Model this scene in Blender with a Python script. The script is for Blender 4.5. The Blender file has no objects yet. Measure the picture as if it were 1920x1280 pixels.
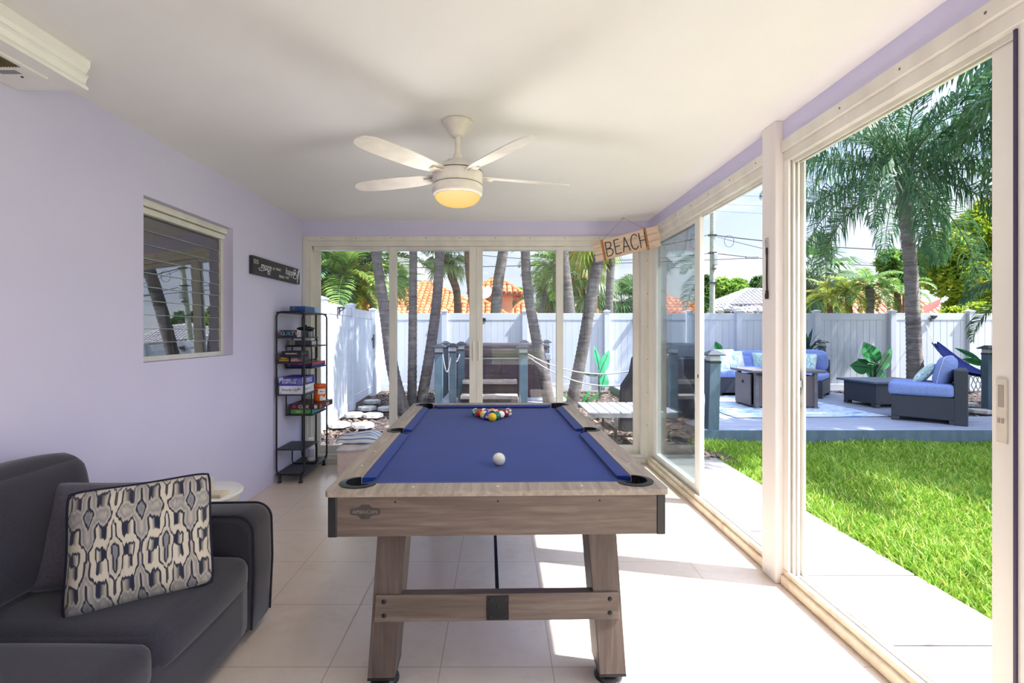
import bpy, bmesh, math, random
import numpy as np
from mathutils import Vector, Matrix, Euler, noise
from mathutils.geometry import tessellate_polygon
random.seed(11)
SC = bpy.context.scene
COL = SC.collection
PI = math.pi
# camera calibration (image taken as 1920x1280): focal length in pixels, vanishing point, eye height
F, CX, CY, CH = 918.0, 936.0, 620.0, 1.375

def P(px, py, Y):
    """pixel + depth -> point in the room"""
    return Vector(((px - CX) * Y / F, Y, CH - (py - CY) * Y / F))

def PX(px, Y): return (px - CX) * Y / F
def PZ(py, Y): return CH - (py - CY) * Y / F

def lin(c):
    out = []
    for v in c[:3]:
        v = v / 255.0
        out.append(v / 12.92 if v <= 0.04045 else ((v + 0.055) / 1.055) ** 2.4)
    return (out[0], out[1], out[2], 1.0)

# ------------------------------------------------------------------ materials
class NT:
    def __init__(s, name):
        s.m = bpy.data.materials.new(name)
        s.m.use_nodes = True
        s.t = s.m.node_tree
        s.t.nodes.clear()
        s.out = s.t.nodes.new('ShaderNodeOutputMaterial')
    def n(s, typ, **kw):
        nd = s.t.nodes.new(typ)
        for k, v in kw.items():
            if k.startswith('i_'):
                nd.inputs[k[2:].replace('_', ' ')].default_value = v
            else:
                setattr(nd, k, v)
        return nd
    def l(s, a, b): s.t.links.new(a, b)
    def math(s, op, a, b=None, clamp=False):
        nd = s.t.nodes.new('ShaderNodeMath'); nd.operation = op; nd.use_clamp = clamp
        for i, v in enumerate((a, b)):
            if v is None: continue
            if isinstance(v, (int, float)): nd.inputs[i].default_value = v
            else: s.l(v, nd.inputs[i])
        return nd.outputs[0]
    def ramp(s, fac, stops, interp='LINEAR'):
        r = s.t.nodes.new('ShaderNodeValToRGB'); r.color_ramp.interpolation = interp
        e = r.color_ramp.elements
        while len(e) < len(stops): e.new(0.5)
        for k, (p, c) in enumerate(stops):
            e[k].position = p; e[k].color = c
        s.l(fac, r.inputs[0])
        return r.outputs[0]
    def mix(s, fac, a, b):
        nd = s.t.nodes.new('ShaderNodeMix'); nd.data_type = 'RGBA'
        for i, v in ((0, fac), (6, a), (7, b)):
            if isinstance(v, (int, float, tuple)): nd.inputs[i].default_value = v
            else: s.l(v, nd.inputs[i])
        return nd.outputs[2]
    def coords(s, kind='Object', scale=(1, 1, 1), rot=(0, 0, 0)):
        tc = s.n('ShaderNodeTexCoord')
        mp = s.n('ShaderNodeMapping')
        mp.inputs['Scale'].default_value = scale
        mp.inputs['Rotation'].default_value = rot
        s.l(tc.outputs[kind], mp.inputs['Vector'])
        return mp.outputs[0]
    def noise(s, vec, scale=5, detail=3, rough=.55, dist=0):
        nd = s.n('ShaderNodeTexNoise')
        nd.inputs['Scale'].default_value = scale; nd.inputs['Detail'].default_value = detail
        nd.inputs['Roughness'].default_value = rough; nd.inputs['Distortion'].default_value = dist
        s.l(vec, nd.inputs['Vector'])
        return nd.outputs['Fac']
    def bsdf(s, col, rough=.5, metal=0, spec=.5, bump=None, bstr=.2, bdist=.01, coat=0, sheen=0):
        b = s.n('ShaderNodeBsdfPrincipled')
        if isinstance(col, tuple): b.inputs['Base Color'].default_value = col
        else: s.l(col, b.inputs['Base Color'])
        if isinstance(rough, (int, float)): b.inputs['Roughness'].default_value = rough
        else: s.l(rough, b.inputs['Roughness'])
        b.inputs['Metallic'].default_value = metal
        b.inputs['Specular IOR Level'].default_value = spec
        b.inputs['Coat Weight'].default_value = coat
        b.inputs['Sheen Weight'].default_value = sheen
        if bump is not None:
            bp = s.n('ShaderNodeBump'); bp.inputs['Strength'].default_value = bstr; bp.inputs['Distance'].default_value = bdist
            s.l(bump, bp.inputs['Height']); s.l(bp.outputs[0], b.inputs['Normal'])
        s.l(b.outputs[0], s.out.inputs[0])
        return b

MATS = {}
def simple(name, c, c2=None, rough=.5, metal=0, spec=.5, scale=6, stretch=(1, 1, 1), bstr=0, bscale=60, bdist=.004, coat=0, sheen=0, lo=.35, hi=.65, detail=3):
    """plain procedural surface: colour c drifting to c2 by noise, optional fine bump"""
    if name in MATS: return MATS[name]
    k = NT(name)
    vec = k.coords(scale=stretch)
    c2 = c2 or tuple(max(0, v * .9) for v in c)
    fac = k.noise(vec, scale, detail)
    col = k.ramp(fac, [(lo, lin(c)), (hi, lin(c2))])
    bump = k.noise(vec, bscale, 2) if bstr else None
    k.bsdf(col, rough, metal, spec, bump, bstr, bdist, coat, sheen)
    MATS[name] = k.m
    return k.m

def emissive(name, c, strength):
    k = NT(name)
    e = k.n('ShaderNodeEmission'); e.inputs[0].default_value = lin(c); e.inputs[1].default_value = strength
    k.l(e.outputs[0], k.out.inputs[0]); MATS[name] = k.m
    return k.m

def leaf_mat(name, cols, rough=.45, trans=.35):
    """leaf: colour varies leaf by leaf, some light passes through"""
    k = NT(name)
    g = k.n('ShaderNodeNewGeometry')
    n = len(cols)
    col = k.ramp(g.outputs['Random Per Island'], [((i + .5) / n, lin(c)) for i, c in enumerate(cols)])
    b = k.n('ShaderNodeBsdfPrincipled'); k.l(col, b.inputs['Base Color'])
    b.inputs['Roughness'].default_value = rough; b.inputs['Specular IOR Level'].default_value = .4
    t = k.n('ShaderNodeBsdfTranslucent'); k.l(col, t.inputs[0])
    mx = k.n('ShaderNodeMixShader'); mx.inputs[0].default_value = trans
    k.l(b.outputs[0], mx.inputs[1]); k.l(t.outputs[0], mx.inputs[2]); k.l(mx.outputs[0], k.out.inputs[0])
    MATS[name] = k.m
    return k.m

def slant_mirror(k, f0=.04):
    """how much a thin pane mirrors at this slant (the same from either side)"""
    g = k.n('ShaderNodeNewGeometry')
    d = k.n('ShaderNodeVectorMath', operation='DOT_PRODUCT'); k.l(g.outputs['Incoming'], d.inputs[0]); k.l(g.outputs['Normal'], d.inputs[1])
    c = k.math('SUBTRACT', 1.0, k.math('ABSOLUTE', d.outputs['Value']), True)
    return k.math('ADD', k.math('MULTIPLY', k.math('POWER', c, 5.0), 1 - f0), f0)

def glass_mat(name, tint=(1, 1, 1, 1), boost=1.6):
    """window pane: clear, mirror-like at a slant (both faces of the pane)"""
    k = NT(name)
    f = k.math('MULTIPLY', slant_mirror(k), boost, True)
    t = k.n('ShaderNodeBsdfTransparent'); t.inputs[0].default_value = tint
    g = k.n('ShaderNodeBsdfGlossy'); g.inputs['Roughness'].default_value = .0
    mx = k.n('ShaderNodeMixShader')
    k.l(f, mx.inputs[0]); k.l(t.outputs[0], mx.inputs[1]); k.l(g.outputs[0], mx.inputs[2]); k.l(mx.outputs[0], k.out.inputs[0])
    MATS[name] = k.m
    return k.m

def wood_mat(name, c, c2, c3, axis=0, rough=.5, sc=1.0, spec=.4):
    k = NT(name)
    st = [22 * sc, 22 * sc, 22 * sc]; st[axis] = 1.6 * sc
    vec = k.coords(scale=tuple(st))
    a = k.noise(vec, 1.6, 5, .6, .6)
    b = k.noise(vec, 5.0, 4, .7, .2)
    col = k.ramp(a, [(.3, lin(c)), (.5, lin(c2)), (.72, lin(c3))])
    col2 = k.mix(k.math('MULTIPLY', k.ramp(b, [(.45, (0, 0, 0, 1)), (.7, (1, 1, 1, 1))]), .35), col, lin(c3))
    k.bsdf(col2, rough, 0, spec, b, .08, .003)
    MATS[name] = k.m
    return k.m

# ------------------------------------------------------------------ mesh builder
def rotz(a): return Matrix.Rotation(a, 4, 'Z')

def frame_of(d):
    d = d.normalized()
    up = Vector((0, 0, 1)) if abs(d.z) < .95 else Vector((1, 0, 0))
    a = d.cross(up).normalized()
    return a, a.cross(d).normalized()

class MB:
    def __init__(s):
        s.v, s.f, s.m, s.sm = [], [], [], []
    def add(s, vs, fs, mi=0, smooth=False, M=None):
        b = len(s.v)
        if M is not None: vs = [M @ Vector(v) for v in vs]
        s.v.extend(tuple(v) for v in vs)
        for f in fs:
            s.f.append(tuple(b + i for i in f)); s.m.append(mi); s.sm.append(smooth)
        return s
    def box(s, x0, x1, y0, y1, z0, z1, mi=0, M=None):
        v = [(x, y, z) for z in (z0, z1) for y in (y0, y1) for x in (x0, x1)]
        return s.add(v, [(0, 2, 3, 1), (4, 5, 7, 6), (0, 1, 5, 4), (2, 6, 7, 3), (0, 4, 6, 2), (1, 3, 7, 5)], mi, False, M)
    def cbox(s, c, d, mi=0, M=None):
        return s.box(c[0] - d[0] / 2, c[0] + d[0] / 2, c[1] - d[1] / 2, c[1] + d[1] / 2, c[2] - d[2] / 2, c[2] + d[2] / 2, mi, M)
    def bbox(s, x0, x1, y0, y1, z0, z1, r=.005, mi=0, M=None, seg=2, smooth=False):
        bm = bmesh.new()
        bmesh.ops.create_cube(bm, size=1)
        for v in bm.verts:
            v.co = Vector(((x0 + x1) / 2 + v.co.x * (x1 - x0), (y0 + y1) / 2 + v.co.y * (y1 - y0), (z0 + z1) / 2 + v.co.z * (z1 - z0)))
        r = min(r, .49 * min(x1 - x0, y1 - y0, z1 - z0))
        bmesh.ops.bevel(bm, geom=bm.edges[:], offset=r, segments=seg, profile=.5, affect='EDGES')
        s.bm(bm, mi, M, smooth)
        return s
    def bm(s, bm, mi=0, M=None, smooth=False):
        bm.verts.index_update()
        s.add([v.co.copy() for v in bm.verts], [[v.index for v in f.verts] for f in bm.faces], mi, smooth, M)
        bm.free()
    def soft(s, x0, x1, y0, y1, z0, z1, r=.05, puff=.0, n=10, mi=0, M=None):
        """rounded cushion block; puff lifts the middle of each face"""
        h = Vector(((x1 - x0) / 2, (y1 - y0) / 2, (z1 - z0) / 2)); c = Vector(((x0 + x1) / 2, (y0 + y1) / 2, (z0 + z1) / 2))
        r = min(r, min(h) * .98)
        ts = [math.sin((i / n - .5) * PI) for i in range(n + 1)]
        def mp(p):
            q = Vector((p[0] * h.x, p[1] * h.y, p[2] * h.z))
            k = Vector([max(-(h[i] - r), min(h[i] - r, q[i])) for i in range(3)])
            d = q - k
            if d.length > 1e-9: d = d.normalized() * r
            o = k + d
            for i in range(3):
                a, b = (i + 1) % 3, (i + 2) % 3
                o[i] += puff * p[i] * max(0, 1 - p[a] ** 2) ** .8 * max(0, 1 - p[b] ** 2) ** .8
            return c + o
        for ax in range(3):
            for sg in (-1, 1):
                vs, fs = [], []
                for i in range(n + 1):
                    for j in range(n + 1):
                        p = [0, 0, 0]; p[ax] = sg; p[(ax + 1) % 3] = ts[i]; p[(ax + 2) % 3] = ts[j]
                        vs.append(mp(p))
                for i in range(n):
                    for j in range(n):
                        q = [i * (n + 1) + j, (i + 1) * (n + 1) + j, (i + 1) * (n + 1) + j + 1, i * (n + 1) + j + 1]
                        fs.append(q if sg > 0 else q[::-1])
                s.add(vs, fs, mi, True, M)
        s.weld = True
        return s
    def tube(s, pts, r, n=8, mi=0, caps=True, closed=False, M=None, smooth=True):
        pts = [Vector(p) for p in pts]
        k = len(pts)
        rs = r if isinstance(r, (list, tuple)) else [r] * k
        vs, fs = [], []
        pa = None
        for i, p in enumerate(pts):
            if closed: d = pts[(i + 1) % k] - pts[i - 1]
            else: d = pts[min(i + 1, k - 1)] - pts[max(i - 1, 0)]
            if d.length < 1e-9: d = Vector((0, 0, 1))
            d = d.normalized()
            if pa is None: a, b = frame_of(d)
            else:
                a = (pa - d * pa.dot(d))
                a = a.normalized() if a.length > 1e-6 else frame_of(d)[0]
                b = a.cross(d).normalized()
            pa = a
            for j in range(n):
                t = 2 * PI * j / n
                vs.append(p + (a * math.cos(t) + b * math.sin(t)) * rs[i])
        rng = k if closed else k - 1
        for i in range(rng):
            for j in range(n):
                i2 = (i + 1) % k; j2 = (j + 1) % n
                fs.append((i * n + j, i2 * n + j, i2 * n + j2, i * n + j2))
        if caps and not closed:
            s.add(vs, fs, mi, smooth, M)
            s.add(vs[:n], [tuple(range(n))], mi, False, M)
            s.add(vs[-n:], [tuple(range(n))[::-1]], mi, False, M)
        else:
            s.add(vs, fs, mi, smooth, M)
        return s
    def cyl(s, p0, p1, r0, r1=None, n=20, mi=0, M=None):
        return s.tube([p0, p1], [r0, r0 if r1 is None else r1], n, mi, True, False, M)
    def lathe(s, prof, n=32, c=(0, 0, 0), mi=0, M=None, smooth=True):
        vs, fs = [], []
        for (r, z) in prof:
            for j in range(n):
                t = 2 * PI * j / n
                vs.append((c[0] + r * math.cos(t), c[1] + r * math.sin(t), c[2] + z))
        for i in range(len(prof) - 1):
            for j in range(n):
                j2 = (j + 1) % n
                fs.append((i * n + j, i * n + j2, (i + 1) * n + j2, (i + 1) * n + j))
        return s.add(vs, fs, mi, smooth, M)
    def sphere(s, c, r, n=24, mi=0, M=None, sq=(1, 1, 1)):
        prof = []
        vs, fs = [], []
        m = n // 2
        for i in range(m + 1):
            t = PI * i / m
            for j in range(n):
                a = 2 * PI * j / n
                vs.append((c[0] + sq[0] * r * math.sin(t) * math.cos(a), c[1] + sq[1] * r * math.sin(t) * math.sin(a), c[2] + sq[2] * r * math.cos(t)))
        for i in range(m):
            for j in range(n):
                j2 = (j + 1) % n
                fs.append((i * n + j, (i + 1) * n + j, (i + 1) * n + j2, i * n + j2))
        return s.add(vs, fs, mi, True, M)
    def poly(s, loops, z0, z1, mi=0, M=None, flip=False):
        """extruded flat outline (first loop) with holes (others); xy loops"""
        tri = tessellate_polygon([[Vector((p[0], p[1], 0)) for p in lp] for lp in loops])
        flat = [p for lp in loops for p in lp]
        nn = len(flat)
        vs = [(p[0], p[1], z1) for p in flat] + [(p[0], p[1], z0) for p in flat]
        fs = []
        for t in tri:
            a, b, c = (Vector(vs[i]) for i in t)
            if (b - a).cross(c - a).z < 0: t = t[::-1]
            fs.append(tuple(t)); fs.append(tuple(i + nn for i in t[::-1]))
        o = 0
        for lp in loops:
            k = len(lp)
            for i in range(k):
                a, b = o + i, o + (i + 1) % k
                fs.append((a, a + nn, b + nn, b))
            o += k
        return s.add(vs, fs, mi, False, M)
    def sect(s, prof, ax, a0, a1, mi=0, M=None):
        """closed profile (two other axes, in order) swept straight along axis ax from a0 to a1"""
        k = len(prof); vs = []
        for a in (a0, a1):
            for (p, q) in prof:
                v = [0, 0, 0]; v[ax] = a; o = [i for i in range(3) if i != ax]; v[o[0]] = p; v[o[1]] = q
                vs.append(tuple(v))
        fs = [(i, (i + 1) % k, k + (i + 1) % k, k + i) for i in range(k)] + [tuple(range(k))[::-1], tuple(range(k, 2 * k))]
        return s.add(vs, fs, mi, False, M)
    def text(s, txt, size, M, mi=1, shear=0, depth=.0006, align='CENTER', xs=1.0, off=0):
        vs, fs = text_geo(txt, size, shear, depth, align, off)
        return s.add([(v[0] * xs, v[1], v[2]) for v in vs], fs, mi, False, M)
    def build(s, name, mats, parent=None, local=False, bevel=0, seg=2, recalc=True, smooth_all=False, weld=False):
        if not isinstance(mats, (list, tuple)): mats = [mats]
        co = np.array(s.v, dtype=np.float64).reshape(-1, 3)
        o = None
        me = bpy.data.meshes.new(name)
        loc = None
        if parent is not None and not local:
            inv = np.array(wm(parent).inverted())
            co = co @ inv[:3, :3].T + inv[:3, 3]
        if parent is None:
            lo, hi = co.min(0), co.max(0)
            loc = ((lo[0] + hi[0]) / 2, (lo[1] + hi[1]) / 2, lo[2])
            co = co - np.array(loc)
        me.from_pydata([tuple(r) for r in co.tolist()], [], s.f)
        me.polygons.foreach_set('material_index', s.m)
        me.polygons.foreach_set('use_smooth', [True] * len(s.f) if smooth_all else s.sm)
        for m in mats: me.materials.append(m)
        if recalc or weld or getattr(s, 'weld', False):
            bm = bmesh.new(); bm.from_mesh(me)
            if weld or getattr(s, 'weld', False): bmesh.ops.remove_doubles(bm, verts=bm.verts, dist=1e-5)
            if recalc: bmesh.ops.recalc_face_normals(bm, faces=bm.faces)
            bm.to_mesh(me); bm.free()
        me.update()
        o = bpy.data.objects.new(name, me)
        COL.objects.link(o)
        if parent is not None: o.parent = parent
        if loc is not None: o.location = loc
        if bevel:
            md = o.modifiers.new('bevel', 'BEVEL'); md.width = bevel; md.segments = seg; md.limit_method = 'ANGLE'; md.angle_limit = math.radians(40)
            md.harden_normals = False
        return o

def wm(o):
    return o.matrix_basis.copy() if o.parent is None else wm(o.parent) @ o.matrix_basis

_tcache = {}
def text_geo(txt, size, shear=0, depth=.0006, align='CENTER', off=0):
    key = (txt, size, shear, depth, align, off)
    if key in _tcache: return _tcache[key]
    cu = bpy.data.curves.new('lettering', 'FONT')
    cu.body = txt; cu.size = size; cu.shear = shear; cu.extrude = depth; cu.align_x = align; cu.align_y = 'CENTER'; cu.resolution_u = 3; cu.offset = off
    ob = bpy.data.objects.new('lettering', cu); COL.objects.link(ob)
    dg = bpy.context.evaluated_depsgraph_get()
    me = ob.evaluated_get(dg).to_mesh()
    vs = [v.co.copy() for v in me.vertices]; fs = [tuple(p.vertices) for p in me.polygons]
    ob.evaluated_get(dg).to_mesh_clear()
    bpy.data.objects.remove(ob); bpy.data.curves.remove(cu)
    _tcache[key] = (vs, fs)
    return vs, fs

def face_M(origin, right, up):
    """matrix that lays xy-lettering on a face: x -> right, y -> up"""
    r, u = Vector(right).normalized(), Vector(up).normalized()
    n = r.cross(u)
    M = Matrix.Identity(4)
    for i in range(3):
        M[i][0], M[i][1], M[i][2], M[i][3] = r[i], u[i], n[i], origin[i]
    return M

# ------------------------------------------------------------------ scene tree
def tag(o, label, cat, group=None, kind=None):
    o['label'] = label; o['category'] = cat
    if group: o['group'] = group
    if kind: o['kind'] = kind
    return o

def thing(name, label, cat, loc=(0, 0, 0), rz=0, group=None, kind=None):
    o = bpy.data.objects.new(name, None); COL.objects.link(o)
    o.empty_display_size = .1
    o.location = loc; o.rotation_euler = (0, 0, rz)
    return tag(o, label, cat, group, kind)

def dup(root, loc=None, rz=None, label=None, group=None):
    r = root.copy(); COL.objects.link(r)
    if loc is not None: r.location = loc
    if rz is not None: r.rotation_euler = (0, 0, rz)
    if label: r['label'] = label
    if group: r['group'] = group
    for ch in list(root.children):
        c = ch.copy(); COL.objects.link(c); c.parent = r
        for g in list(ch.children):
            d = g.copy(); COL.objects.link(d); d.parent = c
    return r

def arc(c, r, a0, a1, n=8):
    return [(c[0] + r * math.cos(a0 + (a1 - a0) * i / n), c[1] + r * math.sin(a0 + (a1 - a0) * i / n)) for i in range(n + 1)]

def smooth_path(pts, n=6):
    """Catmull-Rom through points"""
    pts = [Vector(p) for p in pts]
    q = [pts[0] * 2 - pts[1]] + pts + [pts[-1] * 2 - pts[-2]]
    out = []
    for i in range(1, len(q) - 2):
        for k in range(n):
            t = k / n
            a, b, c, d = q[i - 1], q[i], q[i + 1], q[i + 2]
            out.append(.5 * ((2 * b) + (c - a) * t + (2 * a - 5 * b + 4 * c - d) * t * t + (3 * b - a - 3 * c + d) * t ** 3))
    out.append(pts[-1])
    return out

def round_path(pts, r=.03, n=4, closed=False):
    """polyline with rounded corners"""
    pts = [Vector(p) for p in pts]; out = []
    k = len(pts)
    for i, p in enumerate(pts):
        if not closed and i in (0, k - 1): out.append(p); continue
        a, b = pts[i - 1], pts[(i + 1) % k]
        da, db = (a - p), (b - p)
        ra = min(r, da.length * .49, db.length * .49)
        p0, p1 = p + da.normalized() * ra, p + db.normalized() * ra
        for j in range(n + 1):
            t = j / n
            out.append(p0 * (1 - t) ** 2 + p * 2 * t * (1 - t) + p1 * t * t)
    return out

def pillow_geo(w, h, t, n=16, ear=.06, seed=0):
    """scatter cushion in its own plane: x across, y up, z thickness; returns verts, faces, rim loop"""
    rnd = random.Random(seed)
    vs, fs = [], []
    def edge(u, v):
        x = u * w / 2 * (1 - ear * (1 - v * v) * abs(u) ** 2)
        y = v * h / 2 * (1 - ear * (1 - u * u) * abs(v) ** 2)
        q = 1 - .055 * (abs(u) * abs(v)) ** 5
        x, y = x * q, y * q
        return x, y
    for sgn in (1, -1):
        b = len(vs)
        for i in range(n + 1):
            for j in range(n + 1):
                u, v = 2 * i / n - 1, 2 * j / n - 1
                x, y = edge(u, v)
                k = max(0, (1 - u ** 4) * (1 - v ** 4)) ** .55
                k *= 1 - .18 * (abs(u) * abs(v)) + .05 * math.sin(5 * u + 3 * v + seed)
                vs.append((x, y, sgn * t / 2 * k))
        for i in range(n):
            for j in range(n):
                q = (b + i * (n + 1) + j, b + (i + 1) * (n + 1) + j, b + (i + 1) * (n + 1) + j + 1, b + i * (n + 1) + j + 1)
                fs.append(q if sgn > 0 else q[::-1])
    rim = []
    for k in range(n): rim.append(edge(2 * k / n - 1, -1))
    for k in range(n): rim.append(edge(1, 2 * k / n - 1))
    for k in range(n): rim.append(edge(1 - 2 * k / n, 1))
    for k in range(n): rim.append(edge(-1, 1 - 2 * k / n))
    return vs, fs, [(p[0], p[1], 0) for p in rim]

def pillow(name, label, M, w, h, t, mats, pipe_mat=None, pipe_r=.006, cat='cushion', group=None, seed=0, ear=.06):
    c = M.translation
    lowest = 0
    vs, fs, rim = pillow_geo(w, h, t, 18, ear, seed)
    root = thing(name, label, cat, tuple(c), 0, group)
    mb = MB(); mb.add(vs, fs, 0, True); mb.weld = True
    R = M.to_3x3().to_4x4()
    root.rotation_euler = R.to_euler()
    mb.build('cover', mats, root, local=True)
    if pipe_mat:
        MB().tube(rim, pipe_r, 6, closed=True).build('piping', pipe_mat, root, local=True)
    return root
# ------------------------------------------------------------------ shared materials
M_wall = simple('lavender_wall_paint', (209, 205, 230), (204, 200, 227), rough=.75, spec=.25, scale=1.2, bstr=.05, bscale=90)
M_ceil = simple('white_ceiling_paint', (238, 237, 234), (233, 232, 230), rough=.85, spec=.2, scale=1.0, bstr=.05, bscale=120)
M_frame = simple('cream_window_frame', (222, 219, 210), (210, 206, 197), rough=.42, spec=.4, scale=7, stretch=(1, 1, .3))
M_frame_w = simple('white_aluminium_frame', (236, 234, 228), (226, 222, 214), rough=.38, spec=.45, scale=4, stretch=(1, 1, .3))
M_sill = simple('beige_sill', (224, 208, 184), (190, 168, 140), rough=.55, scale=9, lo=.45, hi=.8, detail=5)
M_dark = simple('dark_gap', (24, 24, 28), rough=.6)
M_track = simple('grey_track', (120, 122, 124), (92, 95, 98), rough=.4, metal=.6, scale=20)
M_glass = glass_mat('clear_pane', (.975, .985, .98, 1), 1.0)
M_glass_tint = glass_mat('tinted_pane', (.79, .83, .84, 1), 1.5)
M_black = simple('black_powder_coat', (26, 26, 30), (34, 34, 38), rough=.42, metal=.3, scale=20)
M_black_plastic = simple('black_plastic', (20, 20, 22), (30, 30, 32), rough=.35, scale=14)
M_white_plastic = simple('white_plastic', (238, 236, 230), (230, 228, 224), rough=.35, scale=3)
M_screw = simple('screw_heads', (120, 112, 100), rough=.4, metal=.7)
M_steel = simple('brushed_steel', (176, 176, 174), rough=.32, metal=.9)
M_paper = simple('white_print', (236, 236, 234), rough=.6)
M_ink = simple('black_print', (22, 24, 32), rough=.6)

def floor_tiles():
    k = NT('beige_floor_tiles')
    tc = k.n('ShaderNodeTexCoord')
    sp = k.n('ShaderNodeSeparateXYZ'); k.l(tc.outputs['Object'], sp.inputs[0])
    S = .4572
    # world offset is baked into the floor object's origin (0,0,0)
    def line(co, off):
        a = k.math('MULTIPLY', k.math('ADD', co, off), 1 / S)
        fr = k.math('FRACT', a)
        d = k.math('ABSOLUTE', k.math('SUBTRACT', fr, .5))
        return k.math('GREATER_THAN', d, .5 - .0042), k.math('FLOOR', a)
    lx, ix = line(sp.outputs[0], 20 * S + .240)
    ly, iy = line(sp.outputs[1], 20 * S - .1748)
    g = k.math('MAXIMUM', lx, ly)
    wn = k.n('ShaderNodeTexWhiteNoise', noise_dimensions='2D')
    cb = k.n('ShaderNodeCombineXYZ'); k.l(ix, cb.inputs[0]); k.l(iy, cb.inputs[1]); k.l(cb.outputs[0], wn.inputs['Vector'])
    n1 = k.noise(tc.outputs['Object'], 2.6, 6, .65, .4)
    n2 = k.noise(tc.outputs['Object'], 22, 4, .7)
    v = k.math('ADD', k.math('MULTIPLY', n1, .75), k.math('MULTIPLY', n2, .25))
    base = k.ramp(v, [(.3, lin((218, 201, 183))), (.5, lin((225, 210, 194))), (.7, lin((211, 192, 172)))])
    base = k.mix(k.math('MULTIPLY', wn.outputs[0], .18), base, lin((209, 191, 173)))
    col = k.mix(g, base, lin((172, 154, 138)))
    rough = k.math('ADD', k.math('MULTIPLY', g, .5), .27)
    k.bsdf(col, rough, 0, .45, k.math('SUBTRACT', 1.0, g), .25, .002)
    return k.m
M_floor = floor_tiles()

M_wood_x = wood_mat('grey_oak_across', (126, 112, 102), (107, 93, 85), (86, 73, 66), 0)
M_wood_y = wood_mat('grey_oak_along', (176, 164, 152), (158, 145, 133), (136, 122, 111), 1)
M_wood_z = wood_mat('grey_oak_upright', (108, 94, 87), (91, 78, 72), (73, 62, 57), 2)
M_felt = simple('blue_table_cloth', (25, 52, 128), (22, 47, 120), rough=.9, spec=.15, scale=5, bstr=.12, bscale=900, sheen=.15)
M_sofa = simple('charcoal_upholstery', (58, 56, 65), (49, 47, 56), rough=.92, spec=.15, scale=160, bstr=.25, bscale=700, bdist=.002, lo=.3, hi=.7, sheen=.25)
M_sofa_pipe = simple('charcoal_piping', (50, 48, 56), rough=.9, spec=.15, scale=60)
M_greypil = simple('plain_grey_pillow', (92, 88, 98), (80, 77, 87), rough=.9, spec=.15, scale=120, bstr=.2, bscale=500, sheen=.2)
M_navy = simple('navy_piping', (38, 40, 56), rough=.85, spec=.15, scale=40)

def ikat():
    k = NT('ikat_fabric')
    tc = k.n('ShaderNodeTexCoord')
    sp = k.n('ShaderNodeSeparateXYZ'); k.l(tc.outputs['Object'], sp.inputs[0])
    mp = k.n('ShaderNodeMapping'); mp.inputs['Scale'].default_value = (60, 7, 1); k.l(tc.outputs['Object'], mp.inputs[0])
    streak = k.noise(mp.outputs[0], 1.6, 3, .6)
    mp2 = k.n('ShaderNodeMapping'); mp2.inputs['Scale'].default_value = (9, 5, 1); k.l(tc.outputs['Object'], mp2.inputs[0])
    big = k.noise(mp2.outputs[0], 1.4, 2, .5)
    # mirrored diamonds with saw-edged outlines, dragged along the warp threads
    def tri(o, period, ph):
        return k.math('SUBTRACT', k.math('MULTIPLY', k.math('ABSOLUTE', k.math('SUBTRACT', k.math('FRACT', k.math('ADD', k.math('MULTIPLY', o, 1 / period), 20 + ph)), .5)), 4.0), 1.0)
    yj = k.math('ADD', sp.outputs[1], k.math('MULTIPLY', k.math('SUBTRACT', streak, .5), .05))
    xj = k.math('ADD', sp.outputs[0], k.math('MULTIPLY', k.math('SUBTRACT', big, .5), .022))
    xa = k.math('ABSOLUTE', xj)
    t1 = tri(xa, .152, .5); t2 = tri(yj, .30, .12); t3 = tri(xa, .0507, .5); t4 = tri(yj, .075, .1)
    d = k.math('ADD', k.math('MULTIPLY', t1, .34), k.math('MULTIPLY', t2, .40))
    d = k.math('ADD', d, k.math('MULTIPLY', t3, .17)); d = k.math('ADD', d, k.math('MULTIPLY', t4, .10))
    d = k.math('ADD', k.math('MULTIPLY', d, .5), .5)
    navy, cream, beige, grey = lin((46, 48, 66)), lin((202, 192, 174)), lin((182, 172, 158)), lin((136, 134, 136))
    col = k.ramp(d, [(.0, lin((112, 112, 118))), (.13, grey), (.165, navy), (.2, navy), (.225, beige), (.34, grey), (.40, beige), (.435, navy), (.47, navy), (.495, cream), (.62, cream),
                     (.645, navy), (.672, navy), (.70, cream), (.79, beige), (.815, navy), (.845, navy), (.87, grey), (1.0, lin((108, 108, 116)))])
    dk = k.ramp(streak, [(.6, (0, 0, 0, 1)), (.74, (1, 1, 1, 1))])
    col = k.mix(k.math('MULTIPLY', dk, .45), col, lin((96, 96, 104)))
    k.bsdf(col, .9, 0, .15, streak, .2, .002, sheen=.15)
    return k.m
M_ikat = ikat()

def leafprint(name, a, b, c, seedrot):
    k = NT(name)
    vec = k.coords(scale=(9, 4, 9), rot=(0, 0, seedrot))
    n = k.noise(vec, 1.0, 3, .5, 2.2)
    col = k.ramp(n, [(.36, lin(a)), (.44, lin(b)), (.5, lin(a)), (.56, lin(c)), (.64, lin(a))])
    k.bsdf(col, .85, 0, .2)
    return k.m
M_leafprint = leafprint('leaf_print_fabric', (226, 236, 236), (118, 178, 168), (150, 200, 196), .7)
M_leafprint2 = leafprint('pale_leaf_print_fabric', (236, 236, 244), (206, 216, 230), (196, 222, 222), 1.2)
M_bluecush = simple('periwinkle_cushion', (138, 156, 212), (128, 146, 204), rough=.85, spec=.2, scale=30, bstr=.1, bscale=300)
M_bluepipe = simple('pale_blue_piping', (200, 208, 236), rough=.8)

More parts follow.
